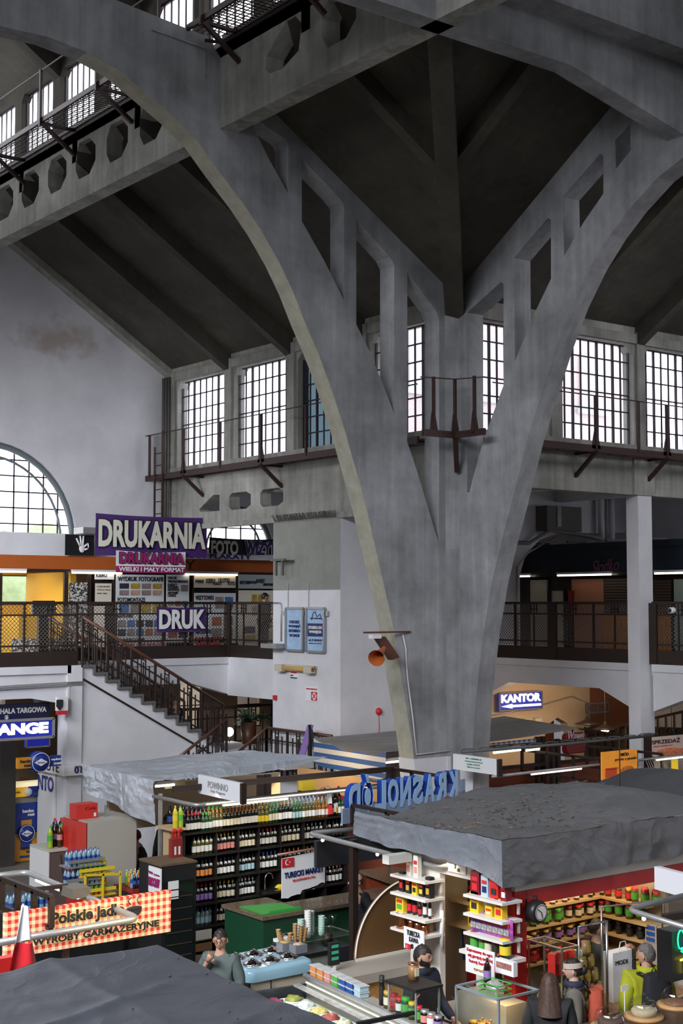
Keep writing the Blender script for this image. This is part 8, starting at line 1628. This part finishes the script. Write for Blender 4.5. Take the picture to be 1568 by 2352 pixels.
M_skin=mat('skin',(.48,.27,.19),.5);M_skin2=mat('skin_pale',(.52,.33,.26),.5)
M_eye=mat('eye_dark',(.03,.02,.015),.2);M_lip=mat('lips',(.35,.12,.10),.5)
def head_geo(b,c,s,yaw,pitch=0.0,beard=False):
    """face towards local -Y turned by yaw; material 0 skin, 1 eyes, 2 lips, 3 brows"""
    Rm=Matrix.Rotation(yaw,3,'Z') @ Matrix.Rotation(pitch,3,'X');c=Vector(c);n=20;vs=[];fs=[]
    for i in range(n+1):
        t=math.pi*i/n
        for k in range(2*n):
            a=math.pi*k/n;q=Vector((math.sin(t) *math.cos(a),math.sin(t) *math.sin(a),math.cos(t)))
            x,y,z=q.x*.074,q.y*.093,q.z*.115
            if q.z<0:x*= 1-.34*(-q.z) **1.3;y*= 1-.15*(-q.z);y-=.014*(-q.z)
            if q.y<0:
                f=-q.y;g=lambda cx,cz,sx,sz:math.exp(-((q.x-cx) /sx) **2-((q.z-cz) /sz) **2)
                y-=f*(.024*g(0,-.20,.13,.10) +.016*g(0,-.02,.09,.18) +.006*g(0,.2,.5,.07) +.007*g(0,-.50,.2,.07) +.010*g(0,-.82,.25,.12))
                y+=f*.012*(g(.33,.03,.17,.10) +g(-.33,.03,.17,.10))
            vs.append(c+(Rm @ Vector((x,y,z))) *s)
    m=2*n
    for i in range(n):
        for k in range(m):fs.append((i*m+k,(i+1) *m+k,(i+1) *m+(k+1) % m,i*m+(k+1) % m))
    b.smooth=True;b.m=0;b.add(vs,fs)
    def el(p,r,mi):b.m=mi;b.ball(c+(Rm @ Vector(p)) *s,tuple(v*s for v in r),6)
    for sx in (-1,1):el((sx*.026,-.080,.004),(.011,.006,.006),1);el((sx*.028,-.086,.024),(.017,.005,.004),3);el((sx*.075,.0,-.012),(.010,.018,.028),0)
    el((0,-.094,-.057),(.022,.006,.006),2);b.m=0;b.smooth=False
    return Rm
def hair_geo(c,s,Rm,style):
    b=MB();c=Vector(c);n=20;vs=[];fs=[]
    for i in range(n+1):
        t=math.pi*i/n
        for k in range(2*n):
            a=math.pi*k/n;q=Vector((math.sin(t) *math.cos(a),math.sin(t) *math.sin(a),math.cos(t)))
            w=1+.10*noise.noise(q*4) +.05*noise.noise(q*13);x,y,z=q.x*.081*w,q.y*.101*w,q.z*.122*w
            if style== 'long' and q.z<.1:w=1+.10*noise.noise(Vector((math.cos(a) *6,math.sin(a) *6,q.z)));x=.102*math.cos(a) *(1+.45*(.1-q.z)) *w;y=(.115*math.sin(a)) *w*(1+.25*(.1-q.z)) +.05*(.1-q.z);z=(q.z-.1) *.30+.0126
            elif style== 'long':x*= 1.22-.15*q.z;y*= 1.1
            if q.z<0 and style != 'long':x*= 1-.2*(-q.z)
            vs.append(c+(Rm @ Vector((x,y,z))) *s)
    m=2*n
    for i in range(n):
        for k in range(m):
            t=math.pi*(i+.5) /n;a=math.pi*(k+.5) /n;qy=math.sin(t) *math.sin(a);qz=math.cos(t)
            face=qy<-.05 and qz<.40+.10*math.sin(a*5)
            low=qz<(-.45 if style in ('short','cap') else-.99)
            if style== 'cap' and qz>.25:continue
            if not face and not low and not (qy<.25 and qz<-.05 and style != 'long'):fs.append((i*m+k,(i+1) *m+k,(i+1) *m+(k+1) % m,i*m+(k+1) % m))
    b.smooth=True;b.add(vs,fs);return b
def hand_geo(b,w,d,s=1.0,curl=.5,side=1,up=None):
    """palm plus five fingers from wrist w along d"""
    w=Vector(w);d=Vector(d).normalized();up=Vector(up or (0,-1,0));x=d.cross(up);x=x.normalized() if x.length>.05 else Vector((1,0,0));nrm=x.cross(d).normalized()
    b.smooth=True;b.tube([w-d*.02,w+d*.02*s,w+d*.06*s,w+d*.088*s],[.026*s,.032*s,.040*s,.034*s],10)
    for k,(off,L) in enumerate(((-.03,.062),(-.01,.074),(.01,.070),(.03,.056))):
        p=w+d*.078*s+x*off*s;cdir=d;pts=[p]; 
        for j in range(3):cdir=(cdir*math.cos(curl*.8) +nrm*math.sin(curl*.8)).normalized();p=p+cdir*L*s/3*1.1;pts.append(p)
        b.tube(pts,[.0095*s,.009*s,.008*s,.006*s],7)
    p=w+d*.03*s+x*side*-.034*s;td=(d*.7-x*side*.6+nrm*.4).normalized();b.tube([p,p+td*.03*s,p+(td+d*.5).normalized() *.058*s],[.012*s,.011*s,.008*s],7);b.smooth=False
def person(label,x,y,z,face,H=1.75,jacket=None,trousers=None,hair=None,style='short',yaw=0.0,pitch=0.0,arms=None,lean=0.0,sit=False,skin=None,collar=.0,fat=1.0,beard=None,group=None,hood=None):
    s=H/1.75;root=thing('person',label,'person',(x,y,z),0.0);skin=skin or M_skin
    M=Matrix.Translation((x,y,z)) @ Matrix.Rotation(R(face),4,'Z')      # face 0 looks along -Y
    def T(v):return M @ (Vector(v) *s)
    ly=-lean
    P=dict(pel=(0,0,.95),wai=(0,ly*.3,1.10),che=(0,ly*.7,1.30),nek=(0,ly,1.47),hd=(0,ly*1.15-.01,1.62))
    sh=[(sx*.175*fat,ly*.9,1.405) for sx in (-1,1)]
    A=arms or [((-.25,.02,1.13),(-.25,-.06,.88)),((.25,.02,1.13),(.25,-.06,.88))]
    if sit:hips=[(sx*.09,-.02,.92) for sx in (-1,1)];knees=[(sx*.14,-.42,.90) for sx in (-1,1)];ank=[(sx*.13,-.46,.48) for sx in (-1,1)];toe=[(sx*.13,-.60,.44) for sx in (-1,1)]
    else:hips=[(sx*.09,0,.90) for sx in (-1,1)];knees=[(sx*.10,-.015,.49) for sx in (-1,1)];ank=[(sx*.105,.02,.09) for sx in (-1,1)];toe=[(sx*.115,-.12,.035) for sx in (-1,1)]
    if sit:pass
    # body: one continuous skin surface (pelvis, torso, neck, head core, arms, legs), head and hands joined into the same mesh
    pts=[P['pel'],P['wai'],P['che'],P['nek'],P['hd'],sh[0],A[0][0],A[0][1],sh[1],A[1][0],A[1][1],hips[0],knees[0],ank[0],toe[0],hips[1],knees[1],ank[1],toe[1]]
    ed=[(0,1),(1,2),(2,3),(3,4),(2,5),(5,6),(6,7),(2,8),(8,9),(9,10),(0,11),(11,12),(12,13),(13,14),(0,15),(15,16),(16,17),(17,18)]
    rad=[.12,.11,.13,.055,.05,.05,.038,.026,.05,.038,.026,.075,.05,.035,.03,.075,.05,.035,.03]
    vs,fs=skin_geo(pts,ed,rad,1)
    b=MB();b.smooth=True;b.add([T(v) for v in vs],fs);b.smooth=False
    Rm=head_geo(b,T(P['hd']),s,R(face) +yaw,pitch)
    for i,(el,wr_) in enumerate(A):
        d=Vector(wr_) -Vector(el);hand_geo(b,T(wr_),M.to_3x3() @ d,s,.55,-1 if i== 0 else 1,M.to_3x3() @ Vector((0,-1,0)))
    body=b.build('body',[skin,M_eye,M_lip,hair or M_eye],root)
    # jacket
    if jacket:
        jp=[(0,ly*.05,.84),(0,ly*.2,.98),(0,ly*.4,1.14),(0,ly*.75,1.31),(0,ly*.95,1.43),sh[0],A[0][0],Vector(A[0][0]).lerp(Vector(A[0][1]),.93),sh[1],A[1][0],Vector(A[1][0]).lerp(Vector(A[1][1]),.93)]
        je=[(0,1),(1,2),(2,3),(3,4),(3,5),(5,6),(6,7),(3,8),(8,9),(9,10)];f=fat
        jr=[.20*f,.19*f,.18*f,.19*f,.085,.088*f,.066*f,.048,.088*f,.066*f,.048]
        if sit:jp[0] =(0,-.02,.90)
        vs,fs=skin_geo([tuple(p) for p in jp],je,jr,2,lambda v:.78 if abs(v.x) <.17 and v.z>.8 and abs(v.y) <.24 else 1)
        q=MB();q.smooth=True
        q.add([T(v+Vector((1,1,0)) *.008*noise.noise(v*9)) for v in vs],fs)
        q.smooth=False
        if hood:
            q.smooth=True;q.lathe([(.05,-.02),(.10,.0),(.125,.04),(.115,.08),(.09,.09)],T((0,ly*.95+.03,1.43)),16);q.smooth=False
        q.build('jacket',jacket,root)
    tr=trousers or M_ink
    vs,fs=skin_geo([P['pel'],hips[0],knees[0],ank[0],hips[1],knees[1],ank[1]],[(0,1),(1,2),(2,3),(0,4),(4,5),(5,6)],[.14*fat,.095*fat,.068,.055,.095*fat,.068,.055],1)
    q=MB();q.smooth=True;q.add([T(v) for v in vs],fs);q.build('trousers',tr,root)
    for a_,t_ in zip(ank,toe):q=MB();q.tube([T((a_[0],a_[1] +.05,a_[2] -.04)),T((a_[0],a_[1],a_[2] -.03)),T(t_),T((t_[0],t_[1] -.05,t_[2]))],[.04*s,.05*s,.042*s,.02*s],10);q.build('shoe',M_black,root)
    if hair and style != 'none':hair_geo(T(P['hd']),s,Rm,style).build('hair',hair,root)
    if beard:
        q=MB();c=T(P['hd']);vs=[];n=18
        for i_ in range(n+1):
            for k in range(n+1):
                a=R(175+190*k/n);el_=.02-.095*i_/n;sc_=1-.32*max(0,-el_/.115) **1.3;j_=.003*noise.noise(Vector((a*9,el_*90,0)))
                rx=.0765*sc_*math.sqrt(max(.1,1-(el_/.125) **2)) +j_;ry=.0945*math.sqrt(max(.1,1-(el_/.13) **2)) +.012*max(0,-el_/.115) +j_
                vs.append(c+(Rm @ Vector((rx*math.cos(a),ry*math.sin(a),el_-.012))) *s)
        fs=[]
        for i_ in range(n):
            for k in range(n):
                am=abs(k+.5-n/2) /(n/2);zf=(i_+.5) /n
                if zf<.25+.35*(1-am) -.35*max(0,am-.7) /.3:continue
                if am<.22 and .62<zf<.74:continue
                fs.append((i_*(n+1) +k,(i_+1) *(n+1) +k,(i_+1) *(n+1) +k+1,i_*(n+1) +k+1))
        q.smooth=True;q.add(vs,fs);q.smooth=False
        q.build('beard',beard,root)
    return root,T,Rm,T(P['hd']),s
def cap_on(root,c,Rm,s,m):
    b=MB();n=14;vs=[]; 
    b.smooth=True
    for i in range(8):
        t=math.pi/2*i/7
        for k in range(20):a=2*math.pi*k/20;vs.append(c+(Rm @ Vector((.088*math.sin(t) *math.cos(a),.106*math.sin(t) *math.sin(a),.035+.095*math.cos(t)))) *s)
    b.add(vs,[(i*20+k,(i+1) *20+k,(i+1) *20+(k+1) % 20,i*20+(k+1) % 20) for i in range(7) for k in range(20)]);b.smooth=False
    br=[c+(Rm @ Vector((.075*math.cos(R(200+140*i/8)),-.075+.085*math.sin(R(200+140*i/8)),.042))) *s for i in range(9)]
    b.prism(br,UPZ*-.008);b.build('cap',m,root)
def glasses(root,c,Rm,s):
    b=MB()
    for sx in (-1,1):b.tube([c+(Rm @ Vector((sx*0.029+.019*math.cos(a),-.100,.002+.013*math.sin(a)))) *s for a in [i*math.pi/5 for i in range(11)]],.0025,4);b.tube([c+(Rm @ Vector((sx*.05,-.098,.008))) *s,c+(Rm @ Vector((sx*.078,-.01,.008))) *s],.0025,4)
    b.build('glasses',M_black,root)
def backpack(root,T,x,y,w,h,d,m,name='backpack',z0=.98,top=None,yo=.0):
    q=MB();n=14
    def fn(u,v):
        a=2*math.pi*u;ww=w*(.5-.10*v**2-.04*(1-v) **4);dd=d*(.5-.12*v);pw=.55
        cx=math.copysign(abs(math.cos(a)) **pw,math.cos(a)) *ww;cy=math.copysign(abs(math.sin(a)) **pw,math.sin(a)) *dd
        return T((x+cx,y+d/2+cy,z0+h*v+.01*math.sin(a*3) *v))
    q.smooth=True;q.grid(fn,28,10);q.smooth=False
    q.add([fn(i/28,1) for i in range(28)],[tuple(range(28))]);q.add([fn(i/28,0) for i in range(28)],[tuple(range(28))]);q.build(name,m,root)
    q=MB();q.smooth=True
    def pk(u,v):a=math.pi*u;return T((x+w*.36*math.cos(a) *(1-.1*v),y+d+.035*math.sin(math.pi*u) *math.sin(math.pi*min(1,v*1.02)),z0+h*(.1+.38*v)))
    q.grid(pk,12,8);q.build('front_pocket',m,root)
    q=MB()
    for sx in (-1,1):q.tube([T((sx*w*.32,y+.03,z0+h*.95)),T((sx*.13,y-.03,1.47)),T((sx*.14,y-.17,1.42)),T((sx*.15,y-.24,1.25)),T((sx*.17,y-.16,1.02)),T((sx*w*.42,y+.02,z0+.06))],.018,6)
    q.tube([T((-.03,y+.02,z0+h)),T((0,y+.03,z0+h+.06)),T((.03,y+.02,z0+h))],.008,5);q.build('straps',M_black,root)
J=lambda n,c:mat(n,c,.8,var=.15,scale=9,bump=.25)
M_hdk=mat('dark_hair',(.015,.010,.008),.6,var=.5,scale=40);M_hgr=mat('grey_brown_hair',(.11,.10,.09),.7,var=.5,scale=40);M_hbr=mat('brown_hair',(.06,.03,.02),.6,var=.5,scale=40);M_hred=mat('auburn_hair',(.10,.02,.015),.6,var=.4,scale=40)
# camera-facing angle: rotation that turns local -Y towards the viewer
TOCAM=-math.degrees(HEAD)
# 1 man with hand on the chin
p=at(507,2130,Z=1.80);r,T,Rm,c,s=person('man with glasses in a grey-green fleece holding his hand to his chin',p.x,p.y,0,TOCAM-20,1.80,J('grey_green_fleece',(.075,.10,.095)),J('dark_trousers',(.03,.03,.035)),M_hdk,'short',yaw=.25,pitch=.12,arms=[((-.27,-.08,1.14),(-.05,-.21,1.44)),((.26,-.02,1.14),(.05,-.22,1.08))])
glasses(r,c,Rm,s)
# 2 vendor
p=at(972,2166,Z=1.84);person('bearded vendor in a dark navy hoodie looking to the right',p.x-.02,p.y,0,TOCAM+48,1.84,J('navy_hoodie',(.012,.018,.035)),J('dark_trousers',(.03,.03,.035)),M_hdk,'short',yaw=.25,pitch=.05,arms=[((-.26,-.02,1.15),(-.18,-.28,1.0)),((.27,.0,1.14),(.20,-.26,.98))],beard=M_hdk,hood=True)
# 3 dark haired person from behind
p=at(1262,2233,Z=1.66);person('person with long dark hair in a black coat seen from behind',p.x,p.y,0,TOCAM+170,1.66,J('black_coat',(.012,.013,.016)),None,M_hbr,'long',fat=1.12)
# 4 woman with headband and rucksack
p=at(1318,2198,Z=1.76);r,T,Rm,c,s=person('woman with beige headband, grey coat and orange rucksack facing left',p.x,p.y,0,TOCAM-100,1.76,J('grey_beige_coat',(.13,.115,.095)),J('dark_trousers',(.03,.03,.035)),M_hdk,'short',skin=M_skin2,fat=1.05)
b=MB();b.smooth=True;vs=[]
for j in range(3):
    for k in range(24):a=2*math.pi*k/24;vs.append(c+(Rm @ Vector((.087*math.cos(a),.106*math.sin(a),.025+.028*j+.012*math.sin(a)))) *s)
b.add(vs,[(j*24+k,j*24+(k+1) % 24,(j+1) *24+(k+1) % 24,(j+1) *24+k) for j in range(2) for k in range(24)]);b.build('headband',mat('beige_knit',(.50,.42,.36),.9,bump=.3,scale=40),r)
b=MB();b.smooth=True;b.lathe([(.07,-.02),(.10,.01),(.105,.05),(.085,.09),(.07,.08)],T((0,-.01,1.43)),18);b.build('scarf',J('dark_blue_scarf',(.02,.025,.05)),r)
b=MB();b.ball(c+(Rm @ Vector((0,.11,.0))) *s,(.04,.04,.05),8,.2);b.build('hair_bun',M_hdk,r)
backpack(r,T,0,.13,.30,.46,.19,J('orange_rucksack_cloth',(.42,.07,.035)),'rucksack')
# 5 man in the yellow-green jacket
p=at(1484,2168,Z=1.80);r,T,Rm,c,s=person('man with grey hair in a bright yellow-green jacket with black backpack',p.x,p.y,0,TOCAM+192,1.82,J('yellow_green_jacket',(.34,.36,.012)),J('dark_trousers',(.03,.03,.035)),M_hgr,'short',yaw=.75,fat=1.16,hood=True)
backpack(r,T,.0,.15,.33,.50,.2,J('black_backpack_cloth',(.012,.013,.018)))
# 6 man behind the liquor shelf, 7 woman with auburn hair
p=at(387,1868,Z=1.80);r,T,Rm,c,s=person('man with glasses in a dark olive jacket behind the drinks stall',p.x,p.y,0,TOCAM-25,1.80,J('olive_jacket',(.03,.033,.02)),None,M_hbr,'short',pitch=.2);glasses(r,c,Rm,s)
p=at(313,1903,Z=1.66);person('woman with auburn hair, dark vest and pink sleeves behind the tall fridge',p.x,p.y,0,TOCAM-95,1.66,J('pink_hoodie',(.42,.24,.19)),None,M_hred,'short',pitch=.2,fat=.95)
r=bpy.data.objects['person.006'] if 'person.006' in bpy.data.objects else None
if r:
    x,y,z=r.location;b=MB();b.smooth=True;b.lathe([(.12,.85),(.20,.9),(.20,1.1),(.19,1.22),(.14,1.33),(.09,1.36)],(x,y,z),18);b.build('vest',J('black_vest',(.012,.012,.014)),r)
# 8 woman with pink cap at the counter
p=at(838,1998,Z=1.62);r,T,Rm,c,s=person('woman with a pink cap and dark clothes bent behind the granite counter',p.x,p.y,0,TOCAM-60,1.58,J('dark_navy_top',(.015,.018,.03)),None,M_hbr,'short',yaw=.0,pitch=.35,lean=.12);cap_on(r,c,Rm,s,mat('pink_cap_cloth',(.65,.42,.38),.8))
# 9 man on the gallery
p=at(607,1385,Y=29.3);H9=at(607,1361,Y=29.3).z-4.2;r,T,Rm,c,s=person('man in black with a black cap standing on the gallery',p.x,29.3,4.2,TOCAM+120,H9,J('black_shirt',(.015,.015,.018)),None,M_hdk,'cap',fat=1.1);cap_on(r,c,Rm,s,M_black)
# 10 person sitting on the stair
p=at(400,1640,Y=27.9);zs_=4.2-.165*int((p.x-13.46) /.29);person('person in dark clothes sitting bent on the stair',p.x,28.0,zs_-.88,TOCAM+60,1.7,J('black_coat',(.012,.013,.016)),J('blue_jeans',(.04,.07,.12)),M_hbr,'short',sit=True,pitch=.4,lean=.1)
# 11 clerk behind the screen, 12 person in red under the banner
p=at(1368,2120,Y=TY+.5);person('clerk in black arranging goods behind the tall glass screen',p.x,TY+.5,0,TOCAM+100,1.72,J('black_shirt',(.015,.015,.018)),None,M_hdk,'short',arms=[((-.24,-.15,1.20),(-.16,-.40,1.30)),((.24,-.15,1.20),(.16,-.42,1.32))])
p=at(140,2180,Y=11.8);person('person in a red top under the checked banner',p.x+.1,11.7,0,TOCAM+150,1.72,J('red_top',(.45,.02,.02)),None,M_hdk,'short',pitch=.5,lean=.2)
